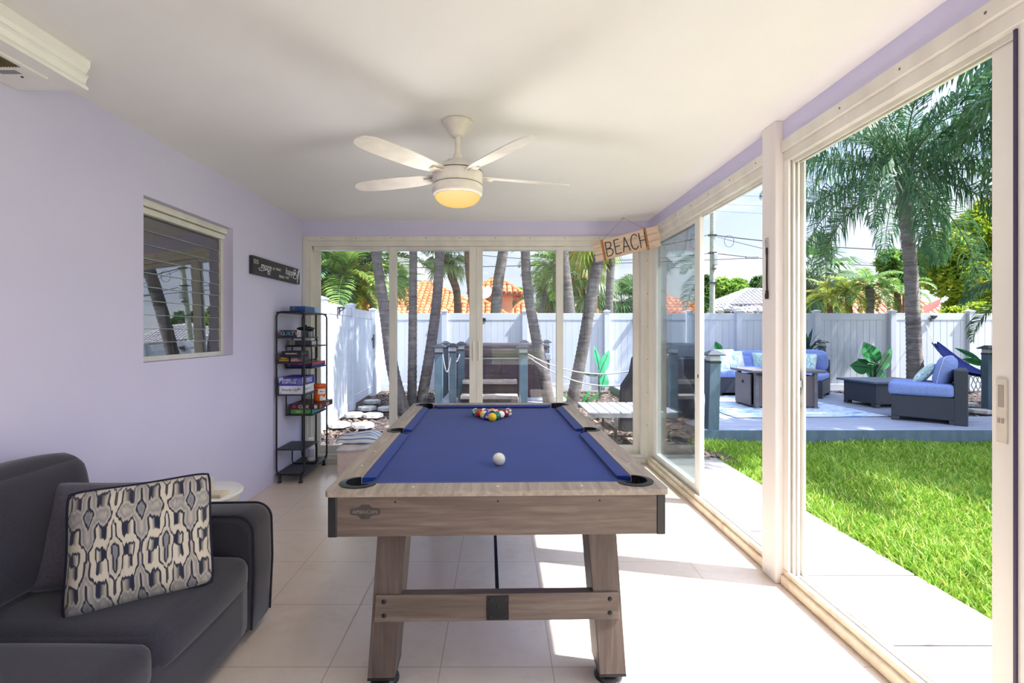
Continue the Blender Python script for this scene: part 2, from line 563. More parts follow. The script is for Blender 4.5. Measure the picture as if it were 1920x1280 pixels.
def wicker(name, a, b):
    k = NT(name)
    tc = k.n('ShaderNodeTexCoord')
    w1 = k.n('ShaderNodeTexWave', wave_type='BANDS', bands_direction='Z'); w1.inputs['Scale'].default_value = 26; w1.inputs['Distortion'].default_value = 1.2
    mp = k.n('ShaderNodeMapping'); k.l(tc.outputs['Object'], mp.inputs[0]); k.l(mp.outputs[0], w1.inputs[0])
    w2 = k.n('ShaderNodeTexWave', wave_type='BANDS', bands_direction='DIAGONAL'); w2.inputs['Scale'].default_value = 20; w2.inputs['Distortion'].default_value = .5
    k.l(mp.outputs[0], w2.inputs[0])
    f = k.math('MULTIPLY', w1.outputs['Fac'], w2.outputs['Fac'])
    col = k.ramp(f, [(.05, lin(b)), (.55, lin(a))])
    k.bsdf(col, .5, 0, .4, f, .35, .006)
    return k.m
M_wicker = wicker('charcoal_wicker', (72, 77, 88), (50, 54, 63))
M_wicker_frame = simple('charcoal_wicker_frame', (64, 68, 78), (54, 57, 66), rough=.5, scale=40)
M_wicker_brown = wicker('brown_wicker', (128, 112, 110), (88, 76, 76))
M_firetop = simple('grey_slat_top', (112, 108, 112), (94, 91, 96), rough=.5, scale=10)
M_vinyl = simple('white_vinyl_fence', (206, 212, 223), (201, 208, 220), rough=.4, spec=.4, scale=2)
M_slate = simple('slate_blue_painted_wood', (86, 108, 122), (72, 92, 106), rough=.55, scale=9, stretch=(1, 1, .3))
M_deckgrey = simple('grey_deck_boards', (158, 164, 182), (138, 144, 164), rough=.6, scale=5, stretch=(.4, 6, 1))
M_capmetal = simple('dark_lantern_cap', (44, 48, 58), rough=.4, scale=20)
M_lens = simple('frosted_lantern_lens', (196, 204, 210), rough=.35)
M_rope = simple('pale_rope', (206, 204, 198), (180, 178, 172), rough=.85, scale=80)
M_tub = simple('brown_tub_cladding', (96, 78, 80), (84, 68, 70), rough=.55, scale=8, stretch=(6, 6, .5))
M_tubcover = simple('brown_vinyl_cover', (92, 74, 75), (80, 64, 66), rough=.5, scale=6)
M_tubstep = simple('dark_step', (70, 62, 64), (60, 52, 54), rough=.6)
M_tread = simple('pale_step_tread', (176, 164, 154), (150, 140, 134), rough=.6, scale=10)
M_stone = simple('pale_concrete_stone', (206, 204, 202), (182, 178, 174), rough=.85, spec=.2, scale=12, bstr=.3, bscale=60)

def paver_mat():
    k = NT('pale_concrete_paving')
    vec = k.coords(scale=(1, 1, 1))
    n = k.noise(vec, 2.2, 6, .62, .3); m = k.noise(vec, 30, 4, .7)
    col = k.ramp(n, [(.34, lin((122, 115, 108))), (.46, lin((160, 155, 150))), (.62, lin((173, 168, 163)))])
    st = k.ramp(k.noise(vec, 3.1, 5, .68, .8), [(.6, (0, 0, 0, 1)), (.7, (1, 1, 1, 1))])
    col = k.mix(k.math('MULTIPLY', st, .8), col, lin((96, 86, 78)))
    col = k.mix(k.math('MULTIPLY', m, .14), col, lin((150, 138, 126)))
    k.bsdf(col, .9, 0, .2, m, .25, .004)
    return k.m
M_paver = paver_mat()
M_soil = simple('lawn_soil', (86, 104, 44), (112, 112, 58), rough=1, spec=.1, scale=9, bstr=.4, bscale=40)
M_mulch = simple('bark_mulch_bed', (92, 82, 80), (54, 47, 48), rough=.95, spec=.15, scale=26, bstr=1.0, bscale=46, bdist=.03, lo=.4, hi=.62, detail=6)
M_chip = leaf_mat('bark_chips', [(84, 70, 64), (120, 98, 84), (58, 48, 46), (156, 130, 108), (98, 86, 84)], .9, 0)
M_earth = simple('far_ground', (122, 132, 96), (150, 146, 126), rough=1, spec=.1, scale=.4)
M_grass = leaf_mat('grass_blades', [(130, 172, 50), (100, 150, 40), (164, 192, 72), (114, 162, 46), (198, 204, 104), (90, 138, 40)], .5, .35)
M_palmgreen = leaf_mat('palm_leaflets', [(64, 104, 70), (80, 122, 80), (56, 94, 68), (108, 142, 98), (70, 112, 68)], .5, .3)
M_palmlite = leaf_mat('bright_palm_leaflets', [(92, 132, 62), (122, 154, 70), (74, 116, 62), (150, 170, 84), (104, 140, 80)], .4, .4)
M_palmyel = leaf_mat('yellowing_palm_leaflets', [(150, 170, 66), (124, 152, 64), (178, 180, 84), (98, 134, 62), (196, 168, 76)], .4, .4)
M_fan = leaf_mat('fan_palm_leaflets', [(88, 120, 76), (112, 142, 90), (70, 102, 68), (136, 156, 98), (152, 160, 96)], .4, .35)
M_broad = leaf_mat('broad_leaves', [(104, 146, 56), (136, 172, 72), (84, 126, 52), (160, 186, 88), (120, 158, 64)], .45, .4)
M_bamboo = leaf_mat('yellow_green_leaves', [(142, 166, 40), (118, 150, 44), (168, 182, 58), (96, 134, 46), (182, 176, 62)], .45, .45)
M_darkbush = leaf_mat('dark_green_leaves', [(62, 96, 54), (80, 116, 60), (50, 80, 50), (98, 128, 68)], .45, .35)
M_dead = leaf_mat('dry_frond', [(206, 156, 66), (186, 134, 62), (214, 176, 96)], .7, .3)

def trunk_mat(name, a, b, c):
    k = NT(name)
    vec = k.coords(scale=(1, 1, 1))
    mp = k.n('ShaderNodeMapping'); mp.inputs['Scale'].default_value = (2, 2, 16); k.l(vec, mp.inputs[0])
    r = k.noise(mp.outputs[0], 1.3, 4, .65, .4); m = k.noise(vec, 7, 5, .7)
    v = k.math('ADD', k.math('MULTIPLY', r, .6), k.math('MULTIPLY', m, .4))
    col = k.ramp(v, [(.34, lin(a)), (.5, lin(b)), (.66, lin(c))])
    k.bsdf(col, .9, 0, .2, v, .6, .02)
    return k.m
M_trunk = trunk_mat('grey_palm_bark', (66, 62, 61), (98, 93, 92), (126, 120, 118))
M_trunk_l = trunk_mat('pale_palm_bark', (104, 97, 98), (142, 134, 136), (174, 166, 168))
M_trunk_b = trunk_mat('brown_palm_bark', (84, 66, 54), (114, 92, 74), (140, 120, 100))
M_pole = trunk_mat('weathered_pole_wood', (140, 148, 140), (164, 170, 160), (188, 190, 182))
M_crownshaft = simple('green_crownshaft', (112, 134, 78), (90, 112, 66), rough=.5, scale=10)

def tile_mat(name, cols):
    k = NT(name)
    g = k.n('ShaderNodeNewGeometry'); n = len(cols)
    col = k.ramp(g.outputs['Random Per Island'], [((i + .5) / n, lin(c)) for i, c in enumerate(cols)])
    k.bsdf(col, .8, 0, .25)
    return k.m
M_tile = tile_mat('orange_barrel_tiles', [(190, 116, 70), (176, 98, 56), (202, 138, 96), (164, 88, 52), (194, 124, 80)])
M_tile_pink = tile_mat('faded_pink_tiles', [(196, 148, 122), (188, 136, 112), (204, 162, 140), (180, 128, 104)])
M_tile_red = tile_mat('red_brown_tiles', [(140, 84, 72), (130, 76, 66), (150, 92, 80)])
M_tile_white = tile_mat('pale_grey_tiles', [(164, 163, 167), (154, 153, 158), (172, 171, 175)])
M_peach = simple('peach_stucco', (208, 156, 124), (200, 148, 116), rough=.9, spec=.1, scale=2)
M_whitestucco = simple('white_stucco', (206, 206, 212), (198, 198, 206), rough=.9, spec=.1, scale=2)
M_pinkstucco = simple('pink_stucco', (206, 176, 158), rough=.9, spec=.1, scale=2)
M_darkpane = simple('far_dark_window', (52, 62, 74), rough=.15, spec=.6)
M_teal = simple('teal_awning', (150, 196, 186), rough=.7)
M_greenmetal = simple('green_painted_metal_leaf', (26, 140, 58), (18, 114, 46), rough=.4, spec=.5, scale=4, lo=.4, hi=.6)
M_greenmetal2 = simple('teal_green_metal_leaf', (34, 148, 100), (22, 124, 82), rough=.35, spec=.5, scale=5)
M_navyfab = simple('navy_hammock_cloth', (8, 20, 66), (6, 15, 54), rough=1, spec=.05, scale=12)
M_cover = simple('charcoal_grill_cover', (58, 56, 64), (46, 44, 52), rough=.8, spec=.2, scale=5)
M_wire = simple('black_cable', (40, 42, 46), rough=.6)

def rug_mat():
    k = NT('blue_streaked_rug')
    vec = k.coords(scale=(2.2, 9, 1))
    n = k.noise(vec, 1.6, 5, .7, 1.0)
    v2 = k.coords(scale=(1.0, 1.2, 1))
    b = k.noise(v2, 1.1, 2, .5)
    s = k.math('ADD', k.math('MULTIPLY', n, .8), k.math('MULTIPLY', b, .3))
    col = k.ramp(s, [(.4, lin((52, 108, 176))), (.47, lin((104, 156, 208))), (.54, lin((206, 220, 232))), (.62, lin((222, 228, 232))), (.68, lin((120, 168, 210)))])
    k.bsdf(col, .95, 0, .1, n, .3, .004)
    return k.m
M_rug = rug_mat()
# ------------------------------------------------------------------ the room shell
XL, XR, YB, YR, ZC = -2.04, 1.547, 5.09, -3.2, 2.517     # left wall, right wall, far wall, rear wall, ceiling

def struct(name, mb, m, label, cat, **kw):
    o = mb.build(name, m, **kw)
    return tag(o, label, cat, None, 'structure')

mb = MB().box(XL - .25, XR + .1, YR - .2, YB + .12, -.12, 0)
fl = mb.build('floor', M_floor)
fl.data.transform(Matrix.Translation(fl.location)); fl.location = (0, 0, 0)
tag(fl, 'beige ceramic tile floor of the sunroom', 'floor', None, 'structure')
struct('ceiling', MB().box(XL - .25, XR + .16, YR - .2, YB + .25, ZC, ZC + .1), M_ceil, 'smooth white ceiling over the pool table', 'ceiling')
mb = MB().box(XL - .6, 1.9, YR - .5, YB + .5, ZC + .102, ZC + .26).box(1.71, 1.9, YR - .5, YB + .5, 2.435, ZC + .101).box(XL - .6, 1.71, YB + .3, YB + .5, 2.435, ZC + .101)
struct('roof', mb, M_frame_w, 'flat roof slab with a short white eave along the glass side', 'roof')

# left wall with the louvre window opening
wy0, wy1, wz0, wz1 = 2.808, 3.753, 1.19, 2.155
mb = MB()
mb.box(XL - .2, XL, YR, wy0, 0, ZC).box(XL - .2, XL, wy1, YB + .2, 0, ZC).box(XL - .2, XL, wy0, wy1, 0, wz0).box(XL - .2, XL, wy0, wy1, wz1, ZC)
struct('wall_left', mb, M_wall, 'lavender painted wall behind the sofa', 'wall')
# rear wall behind the viewer, with a wide opening like the other sides
mb = MB().box(XL - .2, -.2, YR - .16, YR, 0, ZC).box(XR - .35, XR + .16, YR - .16, YR, 0, ZC).box(-.2, XR - .35, YR - .16, YR, 2.3, ZC)
struct('wall_rear', mb, M_wall, 'lavender wall behind the viewer with a wide doorway', 'wall')
# lintels
struct('wall_back', MB().box(XL, XR + .16, YB, YB + .16, 2.356, ZC), M_wall, 'lavender strip of wall above the far windows', 'wall')
mb = MB().box(XR, XR + .155, YR, YB, 2.404, ZC)
struct('wall_right', mb, M_wall, 'lavender strip of wall above the sliding doors', 'wall')

# ------------------------------------------------------------------ far window: four sliding sashes
win = thing('window_1', 'far cream framed window of four tall sliding panes', 'window', (0, YB, 0), 0, None, 'structure')
mb = MB()
# header, two steps
mb.bbox(XL + .002, XR, YB - .022, YB + .14, 2.305, 2.356, .004).bbox(XL + .002, XR, YB - .004, YB + .14, 2.255, 2.306, .003)
mb.box(XL + .1, XR - .1, YB + .03, YB + .12, 2.22, 2.256)
mb.bbox(XL + .002, XL + .055, YB - .022, YB + .14, .0, 2.306, .004).bbox(XL + .05, XL + .085, YB - .004, YB + .14, 0, 2.26, .003)
mb.bbox(1.515, XR - .002, YB - .022, YB + .14, 0, 2.306, .004).bbox(1.475, 1.517, YB - .004, YB + .14, 0, 2.26, .003)
mb.bbox(XL + .055, 1.515, YB - .03, YB + .14, 0, .055, .004).bbox(XL + .055, 1.515, YB - .0, YB + .14, .055, .085, .003)
mb.build('frame', M_frame, win)
mb = MB()
for x in [XL + .2 + .36 * i for i in range(10)]:
    mb.sphere((x, YB - .022, 2.335), .005, 8, 0, None, (1, .4, 1))
for z in [.4 + .34 * i for i in range(6)]: mb.sphere((1.533, YB - .022, z), .005, 8, 0, None, (1, .4, 1))
mb.build('frame_screws', M_screw, win)
def sash(x0, x1, y, lw, rw, handle=None):
    z0, z1 = .085, 2.252
    mb = MB()
    mb.bbox(x0, x0 + lw, y - .016, y + .016, z0, z1, .003).bbox(x1 - rw, x1, y - .016, y + .016, z0, z1, .003)
    mb.box(x0 + lw, x1 - rw, y - .015, y + .015, z0, z0 + .082).box(x0 + lw, x1 - rw, y - .015, y + .015, z1 - .03, z1)
    s = mb.build('sash', M_frame, win)
    MB().box(x0 + lw - .004, x1 - rw + .004, y - .003, y + .003, z0 + .08, z1 - .028).build('pane', M_glass, s)
    if handle:
        MB().bbox(handle - .007, handle + .007, y - .03, y - .016, 1.06, 1.27, .004).box(handle - .003, handle + .003, y - .0315, y - .03, 1.08, 1.25).build('pull_handle', M_frame_w, s)
sash(-1.965, -1.08, 5.185, .075, .07)
sash(-1.15, -.24, 5.125, .074, .072, -.268)
sash(-.239, .669, 5.125, .066, .072, -.212)
sash(.6, 1.49, 5.185, .07, .073)

# ------------------------------------------------------------------ louvre window in the left wall
lw = thing('window_2', 'louvred window with dark glass slats in the lavender wall', 'window', (XL - .08, wy0, wz0), 0, None, 'structure')
mb = MB()
xg = XL - .09
mb.box(xg - .05, XL - .045, wy0 + .002, wy1 - .002, wz1 - .042, wz1 - .002).bbox(xg - .03, XL - .06, wy0 + .002, wy1 - .002, wz1 - .085, wz1 - .046, .006)
mb.box(xg - .05, xg + .012, wy0 + .002, wy0 + .028, wz0, wz1 - .04).box(xg - .05, xg + .014, wy1 - .03, wy1 - .002, wz0, wz1 - .04)
mb.box(xg - .05, xg + .012, wy0 + .002, wy1 - .002, wz0 + .001, wz0 + .03)
mb.build('frame', M_frame, lw)
MB().box(XL - .17, XL - .001, wy0 + .001, wy1 - .001, wz0 - .012, wz0 + .001).build('sill', M_wall, lw)
def louvre_glass():
    k = NT('dark_louvre_glass')
    f = k.math('ADD', k.math('MULTIPLY', slant_mirror(k, .06), 1.9), .2, True)
    t = k.n('ShaderNodeBsdfTransparent'); t.inputs[0].default_value = (.42, .4, .4, 1)
    g = k.n('ShaderNodeBsdfGlossy'); g.inputs['Roughness'].default_value = .01
    mx = k.n('ShaderNodeMixShader')
    k.l(f, mx.inputs[0]); k.l(t.outputs[0], mx.inputs[1]); k.l(g.outputs[0], mx.inputs[2]); k.l(mx.outputs[0], k.out.inputs[0])
    return k.m
M_louvre = louvre_glass()
mb = MB(); me_ = MB()
nl = 10
zt = wz1 - .09; hz = (zt - wz0 - .03) / nl
for i in range(nl):
    z0 = wz0 + .03 + i * hz
    a = (xg - .002, z0 + .0); b = (xg - .008, z0 + hz + .012)
    mb.sect([(a[0], a[1]), (a[0] + .005, a[1]), (b[0] + .005, b[1]), (b[0], b[1])], 1, wy0 + .03, wy1 - .032)
    me_.box(a[0] + .001, a[0] + .0065, wy0 + .03, wy1 - .032, z0 - .003, z0 + .0005)
mb.build('glass_slats', M_louvre, lw)
me_.build('slat_edges', simple('polished_glass_edge', (150, 170, 168), rough=.2, spec=.8), lw)
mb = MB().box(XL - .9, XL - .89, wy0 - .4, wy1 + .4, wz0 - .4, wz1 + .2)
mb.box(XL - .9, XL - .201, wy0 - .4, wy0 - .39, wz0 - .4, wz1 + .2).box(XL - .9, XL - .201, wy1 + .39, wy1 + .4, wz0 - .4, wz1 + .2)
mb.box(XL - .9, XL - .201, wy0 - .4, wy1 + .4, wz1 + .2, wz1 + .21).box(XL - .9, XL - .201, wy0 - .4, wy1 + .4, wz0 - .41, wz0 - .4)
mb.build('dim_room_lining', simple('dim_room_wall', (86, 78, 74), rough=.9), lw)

# ------------------------------------------------------------------ sliding doors along the right side
def door_bay(name, label, y0, y1):
    d = thing(name, label, 'door', (XR, y0, 0), 0, None, 'structure')
    mb = MB()
    mb.bbox(XR - .018, XR + .088, y0, y1, 2.345, 2.404, .004).bbox(XR - .002, XR + .088, y0, y1, 2.29, 2.346, .003)
    for x in (XR + .024, XR + .052, XR + .08): mb.box(x, x + .008, y0, y1, 2.27 + (.012 if x > XR + .07 else 0), 2.292)
    mb.build('header', M_frame, d)
    mb = MB()
    n = int((y1 - y0) / .33)
    for i in range(n): mb.sphere((XR - .018, y0 + .12 + i * .33, 2.375), .0055, 8, 0, None, (.4, 1, 1))
    mb.build('header_screws', M_screw, d)
    mb = MB()
    mb.bbox(XR - .022, XR + .03, y0, y1, 0, .054, .008).bbox(XR - .006, XR + .014, y0, y1, .05, .082, .003)
    mb.build('sill', M_sill, d)
    mb = MB().box(XR + .0145, XR + .092, y0, y1, .0, .0535)
    for x in (XR + .030, XR + .058, XR + .082): mb.box(x, x + .010, y0, y1, .0535, .066, 1)
    mb.build('track', [M_track, M_frame_w], d)
    mb = MB()
    for x in (XR + .018, XR + .042, XR + .070): mb.box(x, x + .010, y0, y1, .0535, .0555)
    mb.build('track_groove', M_dark, d)
    return d
d1 = door_bay('door_1', 'far sliding door bay with a closed glass panel by the corner', 2.80, YB - .03)
d2 = door_bay('door_2', 'near sliding door bay standing open towards the lawn', YR, 2.66)
# jambs
MB().bbox(XR - .012, XR + .09, 5.03, YB - .024, 0, 2.345, .003).build('jamb', M_frame, d1)
def slide_panel(par, y0, y1, x, w0, w1, gm, latch=None):
    z0, z1 = .05, 2.3
    mb = MB().bbox(x - .013, x + .013, y0, y0 + w0, z0, z1, .003).bbox(x - .013, x + .013, y1 - w1, y1, z0, z1, .003)
    mb.box(x - .012, x + .012, y0 + w0, y1 - w1, z0, z0 + .085).box(x - .012, x + .012, y0 + w0, y1 - w1, z1 - .05, z1)
    p = mb.build('sliding_panel', M_frame_w, par)
    MB().box(x - .003, x + .003, y0 + w0 - .004, y1 - w1 + .004, z0 + .083, z1 - .048).build('pane', gm, p)
    return p
p1 = slide_panel(d1, 3.86, 5.03, XR + .047, .10, .105, M_glass_tint)
p2 = slide_panel(d1, 3.90, 5.03, XR + .073, .08, .08, M_glass_tint)
MB().box(XR + .032, XR + .034, 3.885, 3.9, 1.0, 1.03).build('latch_keeper', M_dark, p1)
# near bay: channel jamb at the post and the panel slid towards the viewer
mb = MB().box(XR + .0, XR + .012, 2.62, 2.66, .06, 2.3).box(XR + .012, XR + .088, 2.645, 2.66, .05, 2.3)
for x in (XR + .022, XR + .046, XR + .078): mb.box(x, x + .01, 2.61, 2.646, .05, 2.29)
mb.build('channel_jamb', M_frame_w, d2)
mb = MB()
for z in (.35, 1.2, 1.62): 
    for x in (XR + .038, XR + .066): mb.sphere((x, 2.644, z), .005, 8, 0, None, (1, .4, 1))
mb.build('jamb_screws', M_screw, d2)
kp = MB().bbox(XR + .058, XR + .072, 2.632, 2.645, 1.03, 1.16, .004)
kp.bbox(XR + .052, XR + .076, 2.618, 2.634, 1.07, 1.11, .005).cyl((XR + .064, 2.63, .97), (XR + .064, 2.645, .97), .008, None, 10)
kp.build('latch_keeper', M_steel, d2)
p3 = slide_panel(d2, .5, 1.575, XR + .05, .07, .075, M_glass)
mb = MB().bbox(XR + .031, XR + .037, 1.523, 1.557, 1.02, 1.225, .004)
lt = mb.build('latch_plate', simple('latch_ivory', (222, 214, 200), rough=.4), p3)
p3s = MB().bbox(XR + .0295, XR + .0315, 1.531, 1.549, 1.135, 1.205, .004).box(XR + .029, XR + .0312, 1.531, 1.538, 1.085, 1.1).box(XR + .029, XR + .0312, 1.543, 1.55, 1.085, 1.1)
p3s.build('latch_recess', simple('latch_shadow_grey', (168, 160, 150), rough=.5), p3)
MB().box(XR + .05, XR + .056, 1.47, 1.49, .06, 2.28).build('gasket', M_dark, p3)
p4 = slide_panel(d2, -.6, 1.47, XR + .02, .07, .12, M_glass)
MB().box(XR + .0, XR + .012, 1.466, 1.474, .06, 2.28).build('gasket', simple('purple_grey_seal', (60, 50, 84), rough=.5), p4)
p5 = slide_panel(d2, -2.7, -1.5, XR + .05, .07, .07, M_glass)

# post between the bays
pm = simple('off_white_post_paint', (228, 222, 219), (222, 215, 211), rough=.4, spec=.4, scale=3, stretch=(1, 1, .3))
po = struct('trim_1', MB().bbox(XR - .045, XR + .088, 2.662, 2.798, 0, ZC - .001, .004), pm, 'off white square post between the two sliding door bays', 'post')
# corner trim above the windows
struct('trim_2', MB().box(XR - .02, XR - .001, YB - .02, YB - .001, 2.357, ZC - .001), M_wall, 'lavender corner bead where the window walls meet', 'trim')

# ------------------------------------------------------------------ daylight, sky, camera
cam = bpy.data.cameras.new('camera'); co = bpy.data.objects.new('camera', cam); COL.objects.link(co)
co.location = (0, 0, CH); co.rotation_euler = (PI / 2, 0, 0)
cam.sensor_fit = 'HORIZONTAL'; cam.sensor_width = 36; cam.lens = 36 * F / 1920
cam.shift_x = (960 - CX) / 1920; cam.shift_y = -(640 - CY) / 1920
cam.clip_start = .02; cam.clip_end = 600
SC.camera = co
lamp = bpy.data.lights.new('fan_bulb', 'POINT'); lo_ = bpy.data.objects.new('fan_bulb', lamp); COL.objects.link(lo_)
lamp.energy = 6.5; lamp.color = (1, .95, .88); lamp.shadow_soft_size = .11; lo_.location = (-.227, 2.674, 1.985)

el = math.radians(55.2)
sd = Vector((.976, -.219, 0)).normalized() * math.cos(el) + Vector((0, 0, math.sin(el)))
sun = bpy.data.lights.new('sun', 'SUN'); so = bpy.data.objects.new('sun', sun); COL.objects.link(so)
sun.energy = 7.2; sun.angle = math.radians(.6); sun.color = (1, .982, .955)
so.rotation_euler = (-sd).to_track_quat('-Z', 'Y').to_euler(); so.location = sd * 30

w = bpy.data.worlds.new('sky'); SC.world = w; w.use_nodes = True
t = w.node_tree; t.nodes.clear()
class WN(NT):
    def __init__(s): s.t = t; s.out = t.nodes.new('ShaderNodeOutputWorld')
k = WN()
tc = k.n('ShaderNodeTexCoord')
sp = k.n('ShaderNodeSeparateXYZ'); k.l(tc.outputs['Generated'], sp.inputs[0])
mp = k.n('ShaderNodeMapping'); mp.inputs['Scale'].default_value = (1, 1, 2.6); k.l(tc.outputs['Generated'], mp.inputs[0])
cl = k.noise(mp.outputs[0], 2.6, 7, .58, .35)
blue = k.ramp(sp.outputs[2], [(.0, lin((222, 228, 240))), (.14, lin((204, 216, 241))), (.36, lin((160, 186, 236))), (1.0, lin((120, 160, 232)))])
cf = k.ramp(cl, [(.41, (0, 0, 0, 1)), (.60, (1, 1, 1, 1))])
col = k.mix(k.math('MULTIPLY', cf, .9), blue, (1.0, 1.0, 1.02, 1))
bg = k.n('ShaderNodeBackground'); k.l(col, bg.inputs[0])
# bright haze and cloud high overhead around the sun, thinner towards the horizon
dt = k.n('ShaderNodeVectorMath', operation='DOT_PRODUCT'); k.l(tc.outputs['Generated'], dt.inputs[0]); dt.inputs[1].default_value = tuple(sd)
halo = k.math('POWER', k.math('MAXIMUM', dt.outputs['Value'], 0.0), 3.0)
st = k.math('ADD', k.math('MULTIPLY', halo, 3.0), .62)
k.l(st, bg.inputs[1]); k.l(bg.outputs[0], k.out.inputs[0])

SC.view_settings.view_transform = 'Standard'; SC.view_settings.look = 'None'
SC.view_settings.exposure = 1.12; SC.view_settings.gamma = 1.0; SC.view_settings.use_curve_mapping = False
SC.cycles.use_denoising = True
SC.cycles.max_bounces = 12; SC.cycles.diffuse_bounces = 8; SC.cycles.glossy_bounces = 5; SC.cycles.transparent_max_bounces = 16; SC.cycles.transmission_bounces = 6
SC.cycles.sample_clamp_indirect = 8; SC.cycles.caustics_reflective = False; SC.cycles.caustics_refractive = False
# ------------------------------------------------------------------ pool table
PT_W, PT_L, PT_Z = 1.26, 2.17, .794
pt = thing('pool_table', 'grey oak pool table with blue cloth in the middle of the room', 'pool table', (-.004, 1.785, 0), math.radians(1.36))
W2, RW = PT_W / 2, .093
ix, iy0, iy1 = W2 - RW, RW, PT_L - RW
CR, CO = .060, .012      # corner pocket radius, inset of its centre
SR, SO = .052, .020      # side pocket radius, its centre sits outside the inner edge
kx = math.sqrt(CR ** 2 - CO ** 2); ky = math.sqrt(SR ** 2 - SO ** 2)
ca = math.asin(CO / CR)
def corner_arc(sx, sy, outer=True, r=CR, n=12):
    """pocket arc in the corner (sx, sy), running from the end rail round to the side rail"""
    c = (sx * (ix - CO), (iy0 + CO) if sy < 0 else (iy1 - CO))
    # angles for the (-,-) corner, then mirrored
    a0, a1 = -ca, -(PI * 1.5 - ca) if outer else (PI / 2 + ca)
    pts = []
    for i in range(n + 1):
        a = a0 + (a1 - a0) * i / n
        x, y = r * math.cos(a), r * math.sin(a)
        pts.append((c[0] + (-sx) * x, c[1] + (-sy) * y))
    return pts
ym = PT_L / 2
def side_arc(sx, outer=True, r=SR, n=10):
    """from low y to high y"""
    c = (sx * (ix + SO), ym)
    a = math.acos(SO / SR)
    pts = []
    for i in range(n + 1):
        t = -a + 2 * a * i / n if not outer else None
        if outer:
            t = -(a) - (2 * PI - 2 * a) * i / n
        pts.append((c[0] - sx * r * math.cos(t), c[1] + r * math.sin(t)))
    return pts
def inner_loop(outer=True):
    lp = []
    lp += corner_arc(-1, -1, outer)[::-1] if False else corner_arc(1, -1, outer)          # front right: end rail -> side rail
    lp += side_arc(1, outer)
    lp += corner_arc(1, 1, outer)[::-1]
    lp += corner_arc(-1, 1, outer)
    lp += side_arc(-1, outer)[::-1]
    lp += corner_arc(-1, -1, outer)[::-1]
    return lp
oc = .02
outer_lp = arc((W2 - oc, oc), oc, -PI / 2, 0, 4) + arc((W2 - oc, PT_L - oc), oc, 0, PI / 2, 4) + arc((-W2 + oc, PT_L - oc), oc, PI / 2, PI, 4) + arc((-W2 + oc, oc), oc, PI, 1.5 * PI, 4)
mb = MB().poly([outer_lp, inner_loop(True)], PT_Z - .022, PT_Z, 0)
# inlaid sights
for i in (1, 2, 3):
    mb.cyl((-W2 + RW * .0 + PT_W * i / 4, .046, PT_Z), (-W2 + PT_W * i / 4, .046, PT_Z + .0008), .0055, None, 10, 1)
    mb.cyl((-W2 + PT_W * i / 4, PT_L - .046, PT_Z), (-W2 + PT_W * i / 4, PT_L - .046, PT_Z + .0008), .0055, None, 10, 1)
for i in (1, 2, 3, 5, 6, 7):
    for s in (-1, 1):
        y = iy0 + (iy1 - iy0) * i / 8
        mb.cyl((s * (W2 - .05), y, PT_Z), (s * (W2 - .05), y, PT_Z + .0008), .0055, None, 10, 1)
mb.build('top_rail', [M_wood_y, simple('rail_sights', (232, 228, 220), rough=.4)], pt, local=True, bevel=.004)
bed = MB().poly([inner_loop(False)], .762, .770, 0)
bed.build('playing_bed', M_felt, pt, local=True)
# cushions: sloped blue noses between the pockets
def cushion(p0, p1, nrm, e0, e1):
    p0, p1, nrm = Vector((p0[0], p0[1], 0)), Vector((p1[0], p1[1], 0)), Vector((nrm[0], nrm[1], 0))
    d = (p1 - p0).normalized()
    prof = [(0, PT_Z - .003), (.012, PT_Z - .003), (.046, PT_Z - .010), (.05, PT_Z - .014), (.038, .771), (0, .771)]
    vs = []
    for (p, e, s) in ((p0, e0, 1), (p1, e1, -1)):
        for (a, z) in prof:
            v = p + nrm * a + d * s * (a / .05 * e); v.z = z; vs.append(v)
    k = len(prof)
    fs = [(i, (i + 1) % k, k + (i + 1) % k, k + i) for i in range(k)] + [tuple(range(k)), tuple(range(2 * k - 1, k - 1, -1))]
    MB().add(vs, fs).build('cushion', M_felt, pt, local=True, bevel=.003)
g = .006
cushion((-ix + CO + kx + g, iy0), (ix - CO - kx - g, iy0), (0, 1), .035, .035)
cushion((-ix + CO + kx + g, iy1), (ix - CO - kx - g, iy1), (0, -1), .035, .035)
for s in (-1, 1):
    cushion((s * ix, iy0 + CO + kx + g), (s * ix, ym - ky - g), (-s, 0), .035, .012)
    cushion((s * ix, ym + ky + g), (s * ix, iy1 - CO - kx - g), (-s, 0), .012, .035)
